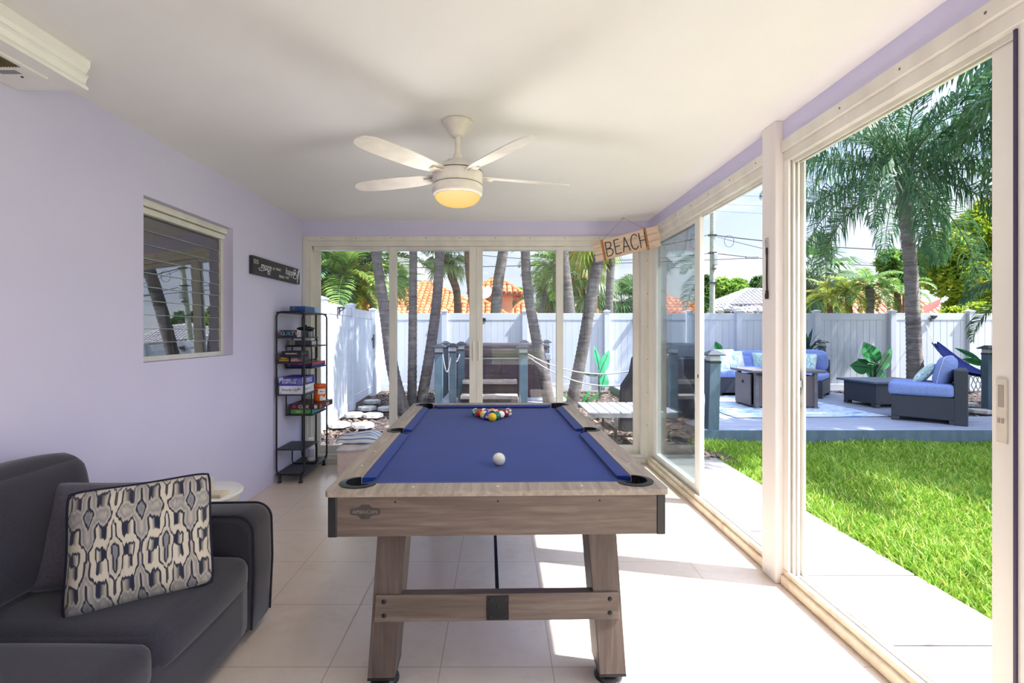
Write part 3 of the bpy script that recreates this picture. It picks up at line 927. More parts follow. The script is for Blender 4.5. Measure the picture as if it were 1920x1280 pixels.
# pockets: black lip, liner and cup
def pocket(c, arcpts, inner_r, lip):
    mb = MB()
    cv = Vector((c[0], c[1]))
    vs, fs = [], []
    n = len(arcpts)
    for i, p in enumerate(arcpts):
        d = (Vector(p) - cv).normalized()
        k = math.sin(PI * i / (n - 1)) ** .5
        q = Vector(p) + d * lip * (.25 + .75 * k); r_ = Vector(p) - d * .004
        vs += [(r_.x, r_.y, PT_Z + .001), (q.x, q.y, PT_Z + .0005), (r_.x, r_.y, PT_Z + .005), (q.x, q.y, PT_Z + .003), (r_.x, r_.y, .70)]
    for i in range(n - 1):
        a, b = i * 5, (i + 1) * 5
        fs += [(a + 2, a + 3, b + 3, b + 2), (a + 1, a + 3, b + 3, b + 1), (a + 4, a + 2, b + 2, b + 4)]
    mb.add(vs, fs, 0)
    o = mb.build('pocket', M_black_plastic, pt, local=True)
    m2 = MB(); ring = []
    for i in range(24):
        t_ = 2 * PI * i / 24
        ring.append((c[0] + inner_r * math.cos(t_), c[1] + inner_r * math.sin(t_)))
    vs = [(p[0], p[1], .768) for p in ring] + [(c[0] + (p[0] - c[0]) * .9, c[1] + (p[1] - c[1]) * .9, .66) for p in ring]
    fs = [(i, (i + 1) % 24, 24 + (i + 1) % 24, 24 + i) for i in range(24)] + [tuple(range(24, 48))]
    m2.add(vs, fs).build('pocket_cup', M_black_plastic, o, local=True)
for sx in (-1, 1):
    for sy in (-1, 1):
        pocket((sx * (ix - CO), (iy0 + CO) if sy < 0 else (iy1 - CO)), corner_arc(sx, sy, True, CR - .001, 20), CR - .001, .02)
    pocket((sx * (ix + SO), ym), side_arc(sx, True, SR - .001, 16), SR - .001, .017)
# aprons, black corner caps
az0, az1 = .624, PT_Z - .024
ins = .012
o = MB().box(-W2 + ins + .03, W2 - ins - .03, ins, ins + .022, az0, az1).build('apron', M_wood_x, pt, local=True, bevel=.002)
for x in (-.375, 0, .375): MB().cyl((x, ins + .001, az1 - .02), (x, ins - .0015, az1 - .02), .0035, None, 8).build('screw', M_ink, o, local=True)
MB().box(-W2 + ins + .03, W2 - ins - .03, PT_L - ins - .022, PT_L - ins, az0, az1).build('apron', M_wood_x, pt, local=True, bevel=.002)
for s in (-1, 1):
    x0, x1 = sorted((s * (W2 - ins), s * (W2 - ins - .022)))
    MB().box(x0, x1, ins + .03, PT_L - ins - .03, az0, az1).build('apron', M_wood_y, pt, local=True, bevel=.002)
    for y in (0, 1):
        ya, yb = (ins - .002, ins + .031) if y == 0 else (PT_L - ins - .031, PT_L - ins + .002)
        xa, xb = sorted((s * (W2 - ins + .002), s * (W2 - ins - .031)))
        MB().bbox(xa, xb, ya, yb, az0 - .002, az1, .004).build('corner_cap', M_black_plastic, pt, local=True)
# maker's plaque
hx, hz_ = .056, .026
pl = [(-hx, 0), (-hx + .004, .010), (-.026, .013), (-.014, hz_), (.014, hz_), (.026, .013), (hx - .004, .010), (hx, 0), (hx - .004, -.010), (.026, -.013), (.014, -hz_), (-.014, -hz_), (-.026, -.013), (-hx + .004, -.010)]
M = face_M((-.485, ins, .715), (1, 0, 0), (0, 0, 1))
mb = MB().poly([pl], 0, .002, 0, M)
mb.text('AMERICAN', .0185, M @ Matrix.Translation((0, 0, .0022)), 1, xs=1.0)
mb.build('plaque', [simple('dark_pewter', (84, 78, 74), rough=.45, metal=.5), simple('plaque_lettering', (142, 134, 128), rough=.5, metal=.4)], pt, local=True)
# legs
def leg(sx, far):
    y0 = .085 if not far else PT_L - .085 - .15
    y1 = y0 + .15
    xt0, xt1 = (.345, .455); xb0, xb1 = (.392, .495)
    vs = []
    for (z, a, b) in ((.055, xb0, xb1), (az0, xt0, xt1)):
        for y in (y0, y1): vs += [(sx * a, y, z), (sx * b, y, z)]
    fs = [(0, 2, 3, 1), (4, 5, 7, 6), (0, 1, 5, 4), (2, 6, 7, 3), (0, 4, 6, 2), (1, 3, 7, 5)]
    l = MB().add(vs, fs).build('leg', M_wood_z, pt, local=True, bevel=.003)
    cx = sx * (xb0 + xb1) / 2; cy = (y0 + y1) / 2
    MB().box(sx * xb0 if sx > 0 else -xb1, sx * xb1 if sx > 0 else -xb0, y0, y1, .046, .055).lathe([(0, .046), (.018, .046), (.018, .03), (.05, .022), (.056, .010), (.056, 0), (0, 0)], 24, (cx, cy, 0)).build('leveler_foot', M_black_plastic, l, local=True)
for far in (0, 1):
    for sx in (-1, 1): leg(sx, far)
    ya, yb = (.078, .118) if not far else (PT_L - .118, PT_L - .078)
    yf = ya if not far else yb
    sg = -1 if not far else 1
    # beam with ends cut to the legs' splay
    vs = []
    for y in (ya, yb):
        for (z, x) in ((.272, .468), (.375, .462)): vs += [(-x, y, z), (x, y, z)]
    b = MB().add(vs, [(0, 1, 3, 2), (4, 6, 7, 5), (0, 4, 5, 1), (2, 3, 7, 6), (0, 2, 6, 4), (1, 5, 7, 3)]).build('cross_beam', M_wood_x, pt, local=True, bevel=.002)
    for sx in (-1, 1):
        for z in (.297, .35): MB().sphere((sx * .43, yf, z), .009, 12, 0, None, (1, .6, 1)).build('bolt', M_black, b, local=True)
    mb = MB().bbox(-.042, .042, min(yf, yf + sg * .004), max(yf, yf + sg * .004), .277, .368, .001)
    for x in (-.028, .028):
        for z in (.291, .354): mb.sphere((x, yf + sg * .004, z), .006, 10, 1, None, (1, .6, 1))
    mb.sphere((0, yf + sg * .004, .325), .006, 10, 1, None, (1, .6, 1))
    mb.build('bracket_plate', [M_black, simple('bracket_screws', (52, 52, 58), rough=.35, metal=.6)], b, local=True)
MB().box(-.0065, .0065, .118, PT_L - .118, .29, .365).build('stretcher_bar', M_black, pt, local=True)

# ------------------------------------------------------------------ balls
TM = Matrix.Translation(pt.location) @ rotz(pt.rotation_euler.z)
BR = .0286
BC = {'yellow': (232, 190, 20), 'blue': (34, 62, 140), 'red': (190, 44, 44), 'purple': (70, 52, 120), 'orange': (230, 108, 62), 'green': (14, 118, 96), 'maroon': (132, 26, 44), 'black': (22, 22, 24)}
def ball_mat(colr, stripe):
    nm = colr + ('_striped_ball' if stripe else '_solid_ball')
    if nm in MATS: return MATS[nm]
    k = NT(nm)
    c = lin(BC[colr])
    if stripe:
        tc = k.n('ShaderNodeTexCoord'); sp = k.n('ShaderNodeSeparateXYZ'); k.l(tc.outputs['Object'], sp.inputs[0])
        m = k.math('GREATER_THAN', k.math('ABSOLUTE', sp.outputs[2]), BR * .56)
        col = k.mix(m, c, lin((240, 236, 224)))
    else: col = c
    k.bsdf(col, .12, 0, .55)
    MATS[nm] = k.m
    return k.m
M_bwhite = simple('ball_number_disc', (240, 236, 224), rough=.12)
def pool_ball(name, label, num, colr, stripe, lx, ly, rot, group='racked pool balls'):
    c = TM @ Vector((lx, ly, .770 + BR))
    mb = MB().sphere((0, 0, 0), BR, 28)
    def on_sphere(pts, k):
        out = []
        for p in pts:
            v = Vector((1, -p[0] / BR, p[1] / BR)).normalized() * k
            out.append(v)
        return out
    if num:
        for sg in (1, -1):
            R = rotz(PI if sg < 0 else 0)
            dk = [(0, 0)] + [(.0105 * math.cos(2 * PI * i / 20), .0105 * math.sin(2 * PI * i / 20)) for i in range(20)]
            mb.add(on_sphere(dk, BR + .0002), [(0, 1 + i, 1 + (i + 1) % 20) for i in range(20)], 1, True, R)
            vs, fs = text_geo(str(num), .013, 0, 0, 'CENTER', 0)
            mb.add(on_sphere([(-v.x if False else v.x, v.y) for v in vs], BR + .0005), fs, 2, False, R)
    o = mb.build(name, [ball_mat(colr, stripe) if colr else simple('cue_ball_ivory', (232, 228, 214), rough=.14), M_bwhite, M_ink], recalc=False)
    o.location = c; me = o.data
    me.transform(Matrix.Translation((0, 0, -BR)))     # origin back to the centre of the ball
    o.rotation_euler = rot
    return tag(o, label, 'billiard ball', group)
ax, ay = -.006, 1.485
rows = [
 [('yellow', 0, 1, 'solid yellow ball at the tip of the rack nearest the cue ball')],
 [('blue', 0, 2, 'solid blue ball touching the left of the yellow tip ball'), ('green', 0, 6, 'solid green ball touching the right of the yellow tip ball')],
 [('yellow', 1, 9, 'yellow striped ball behind the solid blue ball on the left edge of the rack'), ('black', 0, 8, 'black ball in the middle of the racked triangle'), ('red', 1, 11, 'red striped ball behind the solid green ball on the right edge')],
 [('red', 0, 3, 'solid red ball beside the green striped corner ball of the rack'), ('blue', 1, 10, 'blue striped ball behind the black ball in the rack'), ('orange', 1, 13, 'orange striped ball between the black ball and the red striped one'), ('maroon', 0, 7, 'solid maroon ball on the right edge of the rack')],
 [('green', 1, 14, 'green striped ball at the left far corner of the rack'), ('purple', 1, 12, 'purple striped ball second in the last row of the rack'), ('orange', 0, 5, 'solid orange ball in the middle of the last row'), ('purple', 0, 4, 'solid purple ball in the last row of the rack'), ('maroon', 1, 15, 'maroon striped ball at the right far corner of the rack')],
]
rr = random.Random(4)
for i, row in enumerate(rows):
    for j, (c, st, n, lab) in enumerate(row):
        x = ax + (j - i / 2) * BR * 2.01; y = ay + i * BR * 2.01 * .866
        if n == 2: rot = (rr.uniform(-.2, .2), .1, -PI / 2 - .35)
        elif n == 1: rot = (0, .9, -2.4)
        else: rot = (rr.uniform(-.8, .8), rr.uniform(-.8, .8), rr.uniform(-PI, PI))
        if n == 9: rot = (.1, -.9, -PI / 2)
        if n == 11: rot = (1.2, .2, .4)
        pool_ball('striped_ball' if st else ('eight_ball' if n == 8 else 'solid_ball'), lab, n, c, st, x, y, rot)
pool_ball('cue_ball', 'white cue ball alone on the blue cloth near the front end', None, None, 0, .013, .415, (0, 0, 0), None)
# ------------------------------------------------------------------ sofa
sf = thing('sofa', 'charcoal upholstered two-seat sofa against the lavender wall', 'sofa', (-1.55, 1.57, 0))
SX0, SX1 = -2.02, -1.10
MB().soft(SX0, SX1 + .0, .985, 2.165, .045, .30, .03, 0, 6).build('base', M_sofa, sf)
MB().soft(SX0, -1.80, .99, 2.16, .05, .70, .05, 0, 6).build('back_frame', M_sofa, sf)
def sofa_arm(y0, y1, name='arm'):
    mb = MB()
    # arm outline seen from the side (x, z): flat top rolling over the front
    pr = [(SX0, .045), (SX0, .545)] + [(SX1 - .07 + .078 * math.sin(t), .474 + .075 * math.cos(t) + .008) for t in [i * PI / 2 / 8 for i in range(9)]] + [(SX1 + .012, .30), (SX1, .045)]
    n = len(pr); vs = []; ys = [y0, y0 + .012, y0 + .05, y1 - .05, y1 - .012, y1]; ins = [.03, .01, 0, 0, .01, .03]
    for y, q in zip(ys, ins):
        for (x, z) in pr:
            cx, cz = (SX0 + SX1) / 2, .30
            vs.append((x - q * (1 if x > cx else -1) * .6, y, z - (q if z > .3 else 0)))
    fs = []
    for k in range(len(ys) - 1):
        for i in range(n): fs.append((k * n + i, k * n + (i + 1) % n, (k + 1) * n + (i + 1) % n, (k + 1) * n + i))
    mb.add(vs, fs, 0, True); mb.add(vs[:n], [tuple(range(n))]); mb.add(vs[-n:], [tuple(range(n))]); mb.weld = True
    a = mb.build(name, M_sofa, sf)
    for y, q in ((y0 + .012, .01), (y1 - .012, .01)):
        pts = [(x - q * .4 + .002, y, z - (q * .6 if z > .3 else 0) + .001) for (x, z) in pr[1:]]
        MB().tube(pts, .005, 6).build('piping', M_sofa_pipe, a)
sofa_arm(2.165, 2.365); sofa_arm(.78, .98)
def seat(y0, y1):
    m = MB().soft(SX0 + .2, SX1 + .005, y0, y1, .245, .392, .045, .02, 14).build('seat_cushion', M_sofa, sf)
    z, x, r = .374, SX1 - .012, .03
    pts = round_path([(SX0 + .3, y0 + .014, z), (x, y0 + .014, z), (x, y1 - .014, z), (SX0 + .3, y1 - .014, z)], .05, 5)
    MB().tube(pts, .0045, 6).build('piping', M_sofa_pipe, m)
    z = .262
    pts = round_path([(SX0 + .3, y0 + .010, z), (SX1 - .006, y0 + .010, z), (SX1 - .006, y1 - .010, z), (SX0 + .3, y1 - .010, z)], .05, 5)
    MB().tube(pts, .0045, 6).build('piping', M_sofa_pipe, m)
seat(1.578, 2.158); seat(.988, 1.568)
def backc(y0, y1):
    R = Matrix.Translation((-1.80, 0, .39)) @ Matrix.Rotation(math.radians(-9), 4, 'Y')
    m = MB().soft(-.11, .11, y0, y1, .0, .462, .075, .03, 14, 0, R).build('back_cushion', M_sofa, sf)
    a = [R @ Vector(p) for p in round_path([(.075, y0 + .02, .05), (.075, y0 + .02, .452), (.075, y1 - .02, .452), (.075, y1 - .02, .05)], .07, 6)]
    MB().tube(a, .0045, 6).build('piping', M_sofa_pipe, m)
    a = [R @ Vector(p) for p in round_path([(-.075, y0 + .02, .05), (-.075, y0 + .02, .452), (-.075, y1 - .02, .452), (-.075, y1 - .02, .05)], .07, 6)]
    MB().tube(a, .0045, 6).build('piping', M_sofa_pipe, m)
backc(1.56, 2.12); backc(.985, 1.55)
mb = MB()
for x in (SX0 + .06, SX1 - .06):
    for y in (.84, 2.3): mb.cyl((x, y, 0), (x, y, .05), .02, .026, 12)
for k, (x, y) in enumerate([(x, y) for x in (SX0 + .06, SX1 - .08) for y in (.86, 2.28)]):
    MB().cyl((x, y, 0), (x, y, .05), .02, .026, 12).build('leg', M_black_plastic, sf)

def plane_M(c, right, up):
    r = Vector(right).normalized(); u = Vector(up); u = (u - r * u.dot(r)).normalized(); n = r.cross(u)
    M = Matrix.Identity(4)
    for i in range(3): M[i][0], M[i][1], M[i][2], M[i][3] = r[i], u[i], n[i], c[i]
    return M
pillow('throw_pillow', 'ikat patterned grey and cream pillow leaning on the sofa', plane_M((-1.335, 1.835, .592), (.84, .54, .02), (-.10, .34, .93)), .455, .43, .17, M_ikat, M_navy, .0055, seed=2, ear=.05)
pillow('throw_pillow', 'plain dusky grey pillow tucked behind the ikat pillow', plane_M((-1.565, 1.95, .572), (.82, .50, -.14), (-.06, .36, .92)), .41, .40, .12, M_greypil, None, seed=5, ear=.05)

# ------------------------------------------------------------------ side table beyond the sofa arm
st_ = thing('side_table', 'small round white side table beyond the sofa arm', 'side table', (-1.62, 2.68, 0))
mb = MB().lathe([(0, .495), (.19, .495), (.195, .490), (.195, .478), (.19, .473), (0, .473)], 36, (-1.62, 2.68, 0))
mb.build('table_top', M_white_plastic, st_)
MB().lathe([(.175, .473), (.175, .425), (.168, .425), (.168, .473)], 36, (-1.62, 2.68, 0)).build('apron_ring', M_white_plastic, st_)
for a in (.4, 2.5, 4.6):
    MB().cyl((-1.62 + .165 * math.cos(a), 2.68 + .165 * math.sin(a), 0), (-1.62 + .14 * math.cos(a), 2.68 + .14 * math.sin(a), .473), .013, .016, 12).build('leg', M_white_plastic, st_)
M_bei = simple('beige_plastic', (226, 212, 184), rough=.45)
dk = thing('phone_stand', 'small beige stand with an upright back on the white side table', 'stand', (-1.52, 2.60, .495))
MB().bbox(-1.58, -1.46, 2.565, 2.65, .495, .515, .006).build('base', M_bei, dk)
MB().bbox(-1.575, -1.535, 2.61, 2.632, .513, .592, .006).build('backrest', M_bei, dk)

# ------------------------------------------------------------------ black metal shelf unit
SHX0, SHX1, SHY0, SHY1 = -2.015, -1.765, 4.43, 5.01
SHM = 4.755                                                # where front half and rear half of the unit meet
T = .0085
sh = thing('shelf_unit', 'narrow black metal shelf unit of staggered trays in the corner', 'shelf unit', ((SHX0 + SHX1) / 2, (SHY0 + SHY1) / 2, 0))
zt, zb = 1.545, .075
for x in (SHX0, SHX1):
    pass
for y in (SHY0, SHY1):
    pts = round_path([(SHX0, y, zb), (SHX0, y, zt), (SHX1, y, zt), (SHX1, y, zb)], .05, 6, True)
    MB().tube(pts, T, 8, closed=True).build('side_frame', M_black, sh)
for x in (SHX0 + .03, SHX1 - .03):
    for y in (SHY0, SHY1):
        MB().lathe([(0, 0), (.018, 0), (.018, .012), (.013, .02), (.013, .078), (0, .078)], 14, (x, y, 0)).build('foot', M_black, sh)
def tray(z, y0, y1, x0=SHX0, x1=SHX1, name='shelf', wires=()):
    mb = MB().box(x0, x1, y0, y1, z - .012, z)
    mb.tube([(x0, y0, z - .006), (x1, y0, z - .006)], .007, 6).tube([(x0, y1, z - .006), (x1, y1, z - .006)], .007, 6)
    mb.tube([(x0, y0, z - .006), (x0, y1, z - .006)], .007, 6).tube([(x1, y0, z - .006), (x1, y1, z - .006)], .007, 6)
    return mb.build(name, M_shelfplate, sh)
M_shelfplate = simple('dark_metal_shelf', (52, 52, 60), (64, 64, 72), rough=.45, metal=.3, scale=8)
tray(zt + .004, SHY0, SHY1); tray(.085, SHY0, SHY1)
Z1, Z2, Z3, Z4 = 1.318, 1.088, .800, .305
for z in (Z1, Z2, Z3, Z4): tray(z, SHY0, SHM)
R1, R2, R3 = 1.235, 1.03, .585
YR0 = 4.62
for z in (R1, R2, R3): tray(z, YR0, SHY1)
def hanger(y, z0, z1):
    """rounded U hanging a tray from the shelf above"""
    pts = round_path([(SHX0 + .005, y, z1), (SHX0 + .005, y, z0), (SHX1 - .005, y, z0), (SHX1 - .005, y, z1)], .03, 5, True)
    MB().tube(pts, .006, 6, closed=True).build('hanger', M_black, sh)
hanger(SHM, Z2 + .01, Z1 - .006); hanger(YR0, R3, Z3 - .006); hanger(YR0, R2, R1); hanger(SHM, .09, Z4 - .006)
MB().tube([(SHX1 - .11, SHY1, zt), (SHX1 - .11, SHY1, zb)], .009, 8).build('back_post', M_black, sh)

# things on the shelf; boxes carry their printing on the end (-y) and the room side (+x)
def pbox(name, label, cat, x0, x1, y0, y1, z, h, mats, front=(), side=(), bev=.002, rz=0, extra=None, group=None):
    """front / side: (text, size, cx, cz, matindex, shear) with cx, cz from -1..1 on that face"""
    z0 = z + .0005
    mb = MB().box(x0, x1, y0, y1, z0, z0 + h)
    cx, cy = (x0 + x1) / 2, (y0 + y1) / 2
    for (t_, s, a, b, mi, shr) in front:
        mb.text(t_, s, face_M((cx + a * (x1 - x0) / 2, y0 - .0006, z0 + h / 2 + b * h / 2), (1, 0, 0), (0, 0, 1)), mi, shr, .0004)
    for (t_, s, a, b, mi, shr) in side:
        mb.text(t_, s, face_M((x1 + .0006, cy + a * (y1 - y0) / 2, z0 + h / 2 + b * h / 2), (0, 1, 0), (0, 0, 1)), mi, shr, .0004)
    if extra: extra(mb, x0, x1, y0, y1, z0, z0 + h)
    o = mb.build(name, mats, recalc=True)
    return tag(o, label, cat, group)
C = lambda n, c, **k: simple(n, c, rough=.45, **k)
def word(mb, xa, xb, y, z, h, mi, seed):
    """a line of print too small to read: a row of uneven upright marks"""
    r = random.Random(seed); x = xa
    while x < xb - .002:
        w_ = min(r.uniform(.0025, .006), xb - x); hh = h * r.uniform(.65, 1)
        mb.box(x, x + w_, y - .0005, y, z, z + hh, mi); x += w_ + r.uniform(.0008, .002)
M_wp = M_paper
pbox('game_box', 'deep blue game box on top of the shelf unit', 'board game', -1.925, -1.785, 4.50, 4.72, zt + .004, .052,
     [C('deep_blue_box', (20, 70, 150)), M_wp, C('slate_label', (52, 84, 110)), C('tan_print', (180, 160, 130))],
     [('?', .034, -.5, .05, 3, 0)], [], extra=lambda mb, x0, x1, y0, y1, z0, z1: mb.box(x0, x0 + .055, y0 - .0004, y0, z0, z1, 2).box(x1, x1 + .0004, y0, y0 + .08, z0 + .02, z1, 2))
pbox('card_stack', 'pale blue card box beside the blue game on the top shelf', 'card game', -1.83, -1.782, 4.74, 4.85, zt + .004, .05, [C('pale_blue_card', (164, 190, 222)), M_wp], [], extra=lambda mb, x0, x1, y0, y1, z0, z1: mb.box(x0 + .006, x0 + .018, y0 - .0004, y0, z0 + .02, z1 - .006, 1))
pbox('game_box', 'black box lettered GUILTY on the second shelf', 'board game', -1.985, -1.80, 4.445, 4.60, Z1, .062,
     [C('black_box', (34, 32, 38)), C('silver_print', (196, 192, 188)), C('cyan_print', (96, 168, 190)), C('white_panel', (214, 216, 220))],
     [('G', .05, -.80, 0, 1, 0), ('UIL', .05, -.28, 0, 2, 0), ('TY', .05, .36, 0, 1, 0)], [], extra=lambda mb, x0, x1, y0, y1, z0, z1: mb.box(x1 - .036, x1, y0 - .0004, y0, z0, z1, 3).box(x1 - .03, x1 - .012, y0 - .0008, y0 - .0004, z0 + .012, z1 - .014, 1))
# round black cap-shaped box behind it
hb = thing('round_tin', 'black round lidded tin behind the GUILTY box', 'tin', (-1.84, 4.685, Z1))
MB().lathe([(0, 0), (.07, 0), (.07, .075), (0, .075)], 28, (-1.845, 4.67, Z1 + .001)).build('body', C('black_tin', (22, 22, 26)), hb)
MB().lathe([(0, .1), (.03, .098), (.075, .086), (.082, .078), (.08, .07), (0, .07)], 28, (-1.845, 4.67, Z1 + .001)).sphere((-1.845, 4.67, Z1 + .103), .012, 12).build('lid', C('black_tin_lid', (28, 27, 32)), hb)
MB().box(-1.80, -1.775, 4.615, 4.66, Z1 + .001, Z1 + .05).build('name_tag', C('grey_tag', (150, 156, 170)), hb)
bk = thing('book', 'grey book lying open on the upper rear tray', 'book', (-1.85, 4.80, R1))
MB().bbox(-1.93, -1.785, 4.66, 4.86, R1 + .001, R1 + .045, .004).build('cover', C('slate_book_cover', (74, 78, 92)), bk)
MB().box(-1.925, -1.784, 4.662, 4.868, R1 + .006, R1 + .04).build('pages', C('page_edges', (206, 200, 190)), bk)
pbox('storage_box', 'beige box beside the grey book on the upper rear tray', 'box', -2.0, -1.945, 4.66, 4.8, R1, .05, [C('beige_box', (186, 172, 160)), M_wp])
pbox('game_box', 'black box with white title lying on the yellow and pink boxes', 'board game', -1.975, -1.80, 4.445, 4.62, Z2 + .0455, .056, [C('matte_black_box', (30, 30, 34)), C('cream_print', (226, 214, 190))],
     [], [], extra=lambda mb, x0, x1, y0, y1, z0, z1: (word(mb, x0 + .035, x1 - .035, y0, z0 + .029, .010, 1, 5), mb.box(x1, x1 + .0005, y0 + .04, y0 + .055, z0 + .024, z0 + .036, 1).box(x1, x1 + .0005, y0 + .09, y0 + .105, z0 + .026, z0 + .038, 1)))
pbox('card_box', 'mustard yellow card box on the third shelf', 'card game', -2.0, -1.905, 4.44, 4.60, Z2, .044, [C('brown_card_box', (70, 56, 40)), C('mustard_print', (196, 160, 62))],
     [], [], extra=lambda mb, x0, x1, y0, y1, z0, z1: (word(mb, x0 + .004, x1 - .004, y0, z0 + .012, .016, 1, 6), word(mb, x0 + .02, x1 - .02, y0, z0 + .031, .014, 1, 7)))
pbox('card_box', 'dark pink lettered card box beside the mustard one', 'card game', -1.895, -1.79, 4.44, 4.60, Z2, .044, [C('plum_card_box', (78, 62, 84)), C('pink_print', (226, 160, 168))],
     [], [], extra=lambda mb, x0, x1, y0, y1, z0, z1: (word(mb, x0 + .006, x1 - .026, y0, z0 + .011, .014, 1, 8), word(mb, x0 + .014, x1 - .034, y0, z0 + .026, .010, 1, 9), mb.box(x1 - .018, x1 - .01, y0 - .0005, y0, z0 + .012, z0 + .026, 1)))
pbox('storage_box', 'silver grey box on the hanging frame behind the third shelf', 'box', -1.875, -1.795, 4.64, 4.73, Z2 + .018, .062, [C('silver_box', (150, 152, 158)), C('pale_print', (206, 214, 228))], [], [], extra=lambda mb, x0, x1, y0, y1, z0, z1: mb.box(x0 + .045, x0 + .07, y0 - .0005, y0, z0 + .03, z0 + .055, 1))
tr = thing('toy_tray', 'red and blue plastic game tray on the middle rear tray', 'board game', (-1.88, 4.8, R2))
MB().bbox(-1.985, -1.775, 4.63, 5.0, R2 + .001, R2 + .022, .004).build('body', C('royal_blue_plastic', (36, 66, 160)), tr)
MB().bbox(-1.98, -1.772, 4.64, 4.995, R2 + .022, R2 + .044, .004).build('lid', C('signal_red_plastic', (206, 66, 56)), tr)
MB().box(-1.90, -1.87, 4.6385, 4.64, R2 + .026, R2 + .036).build('badge', C('orange_badge', (236, 160, 60)), tr)
pbox('game_box', 'white box lettered Heads Up under the blue game', 'board game', -1.995, -1.79, 4.44, 4.73, Z3, .075, [C('white_game_box', (226, 228, 236)), M_ink, C('green_print', (110, 170, 130)), C('blue_print', (70, 90, 150))],
     [('Heads Up!', .036, -.04, .05, 1, 0), ('8+', .012, -.86, -.7, 1, 0)], [('Heads Up!', .034, 0, 0, 2, .15)], extra=lambda mb, x0, x1, y0, y1, z0, z1: (word(mb, x1 - .042, x1 - .012, y0, z0 + .05, .008, 3, 3), word(mb, x1 - .042, x1 - .012, y0, z0 + .038, .008, 3, 4)))
def wheel_extra(mb, x0, x1, y0, y1, z0, z1):
    mb.add([(x0, y0 - .0005, z1), (x0, y0 - .0005, z0 + .02), (x0 + .045, y0 - .0005, z1)], [(0, 1, 2)], 2)
    mb.box(x1 - .045, x1 - .004, y0 - .0005, y0, z0 + .012, z1 - .012, 3)
    mb.add([(x1 + .0005, y0, z1), (x1 + .0005, y0, z0), (x1 + .0005, y0 + .08, z1)], [(0, 1, 2)], 2)
pbox('game_box', 'violet blue box lettered WHEEL OF FORTUNE on the white box', 'board game', -1.998, -1.788, 4.437, 4.74, Z3 + .0765, .075, [C('violet_blue_box', (62, 66, 160)), M_wp, C('light_blue_corner', (176, 190, 226)), C('mauve_panel', (110, 112, 186))],
     [('WHEEL OF', .029, -.1, .35, 1, 0), ('FORTUNE', .029, -.1, -.28, 1, 0)], [('WHEEL OF', .03, .1, .3, 1, 0), ('FORTUNE', .03, .1, -.3, 1, 0)], extra=wheel_extra)
jg = thing('plastic_tub', 'orange plastic tub with a white label on the lower rear tray', 'tub', (-1.772, 4.832, R3 + .1))
zt0 = R3 + .097
MB().lathe([(0, 0), (.055, 0), (.058, .02), (.058, .15), (.054, .155), (0, .155)], 28, (-1.772, 4.832, zt0)).build('body', C('orange_plastic', (240, 106, 20)), jg)
MB().lathe([(.0, .17), (.058, .17), (.062, .165), (.062, .135), (.0585, .135)], 28, (-1.772, 4.832, zt0)).build('lid', C('orange_lid', (226, 92, 16)), jg)
mb = MB(); vs = []; fs = []
for i in range(9):
    a = -1.5 + i * .16
    for z in (.075, .125): vs.append((-1.772 + .0588 * math.cos(a), 4.832 + .0588 * math.sin(a), zt0 + z))
for i in range(8): fs.append((2 * i, 2 * i + 2, 2 * i + 3, 2 * i + 1))
mb.add(vs, fs, 0, True)
for i in range(3):
    a = -1.1 + i * .22
    M_ = face_M((-1.772 + .0592 * math.cos(a), 4.832 + .0592 * math.sin(a), zt0 + .1), (-math.sin(a), math.cos(a), 0), (0, 0, 1))
    mb.box(-.005, .004, -.007, .008 - .003 * i, 0, .0008, 1, M_)
vs = []; fs = []
for i in range(9):
    a = -1.2 + i * .16
    for z in (.012, .05 + .012 * math.sin(i)): vs.append((-1.772 + .0586 * math.cos(a), 4.832 + .0586 * math.sin(a), zt0 + z))
for i in range(8): fs.append((2 * i, 2 * i + 2, 2 * i + 3, 2 * i + 1))
mb.add(vs, fs, 0, True)
mb.build('label', [M_wp, C('violet_print', (120, 80, 160))], jg, recalc=False)
pbox('game_box', 'dark box lettered CLUE on the green box of the lower rear tray', 'board game', -1.985, -1.70, 4.632, 4.995, R3 + .0455, .05, [C('dark_maroon_box', (72, 42, 44)), M_wp, C('red_print', (200, 70, 60)), C('barcode_white', (214, 206, 196))],
     [('CLUE', .042, -.05, 0, 1, 0)], [('CLUE', .036, .2, 0, 1, 0)], extra=lambda mb, x0, x1, y0, y1, z0, z1: mb.box(x1 - .05, x1 - .022, y0 - .0005, y0, z0 + .01, z1 - .008, 3).box(x0 + .03, x0 + .06, y0 - .0005, y0, z0 + .012, z1 - .01, 2).box(x1, x1 + .0005, y0 + .01, y0 + .06, z0 + .008, z1 - .008, 2))
pbox('game_box', 'green and teal box at the bottom of the lower rear tray', 'board game', -1.975, -1.775, 4.64, 4.985, R3, .044, [C('leaf_green_box', (84, 164, 84)), C('teal_side', (78, 170, 176)), C('yellow_print', (226, 190, 70)), C('orange_print', (220, 110, 60))],
     [], [], extra=lambda mb, x0, x1, y0, y1, z0, z1: (mb.box(x1, x1 + .0005, y0, y1, z0, z1, 1), word(mb, x0 + .05, x0 + .09, y0, z0 + .016, .016, 2, 11), word(mb, x0 + .105, x0 + .145, y0, z0 + .02, .007, 3, 12)))
bt = thing('spray_bottle', 'white spray bottle at the back of the bottom shelf', 'bottle', (-1.86, 4.86, .087))
MB().lathe([(0, 0), (.034, 0), (.037, .01), (.037, .13), (.03, .165), (.014, .185), (.014, .2), (0, .2)], 24, (-1.865, 4.86, .0875)).build('body', M_white_plastic, bt)
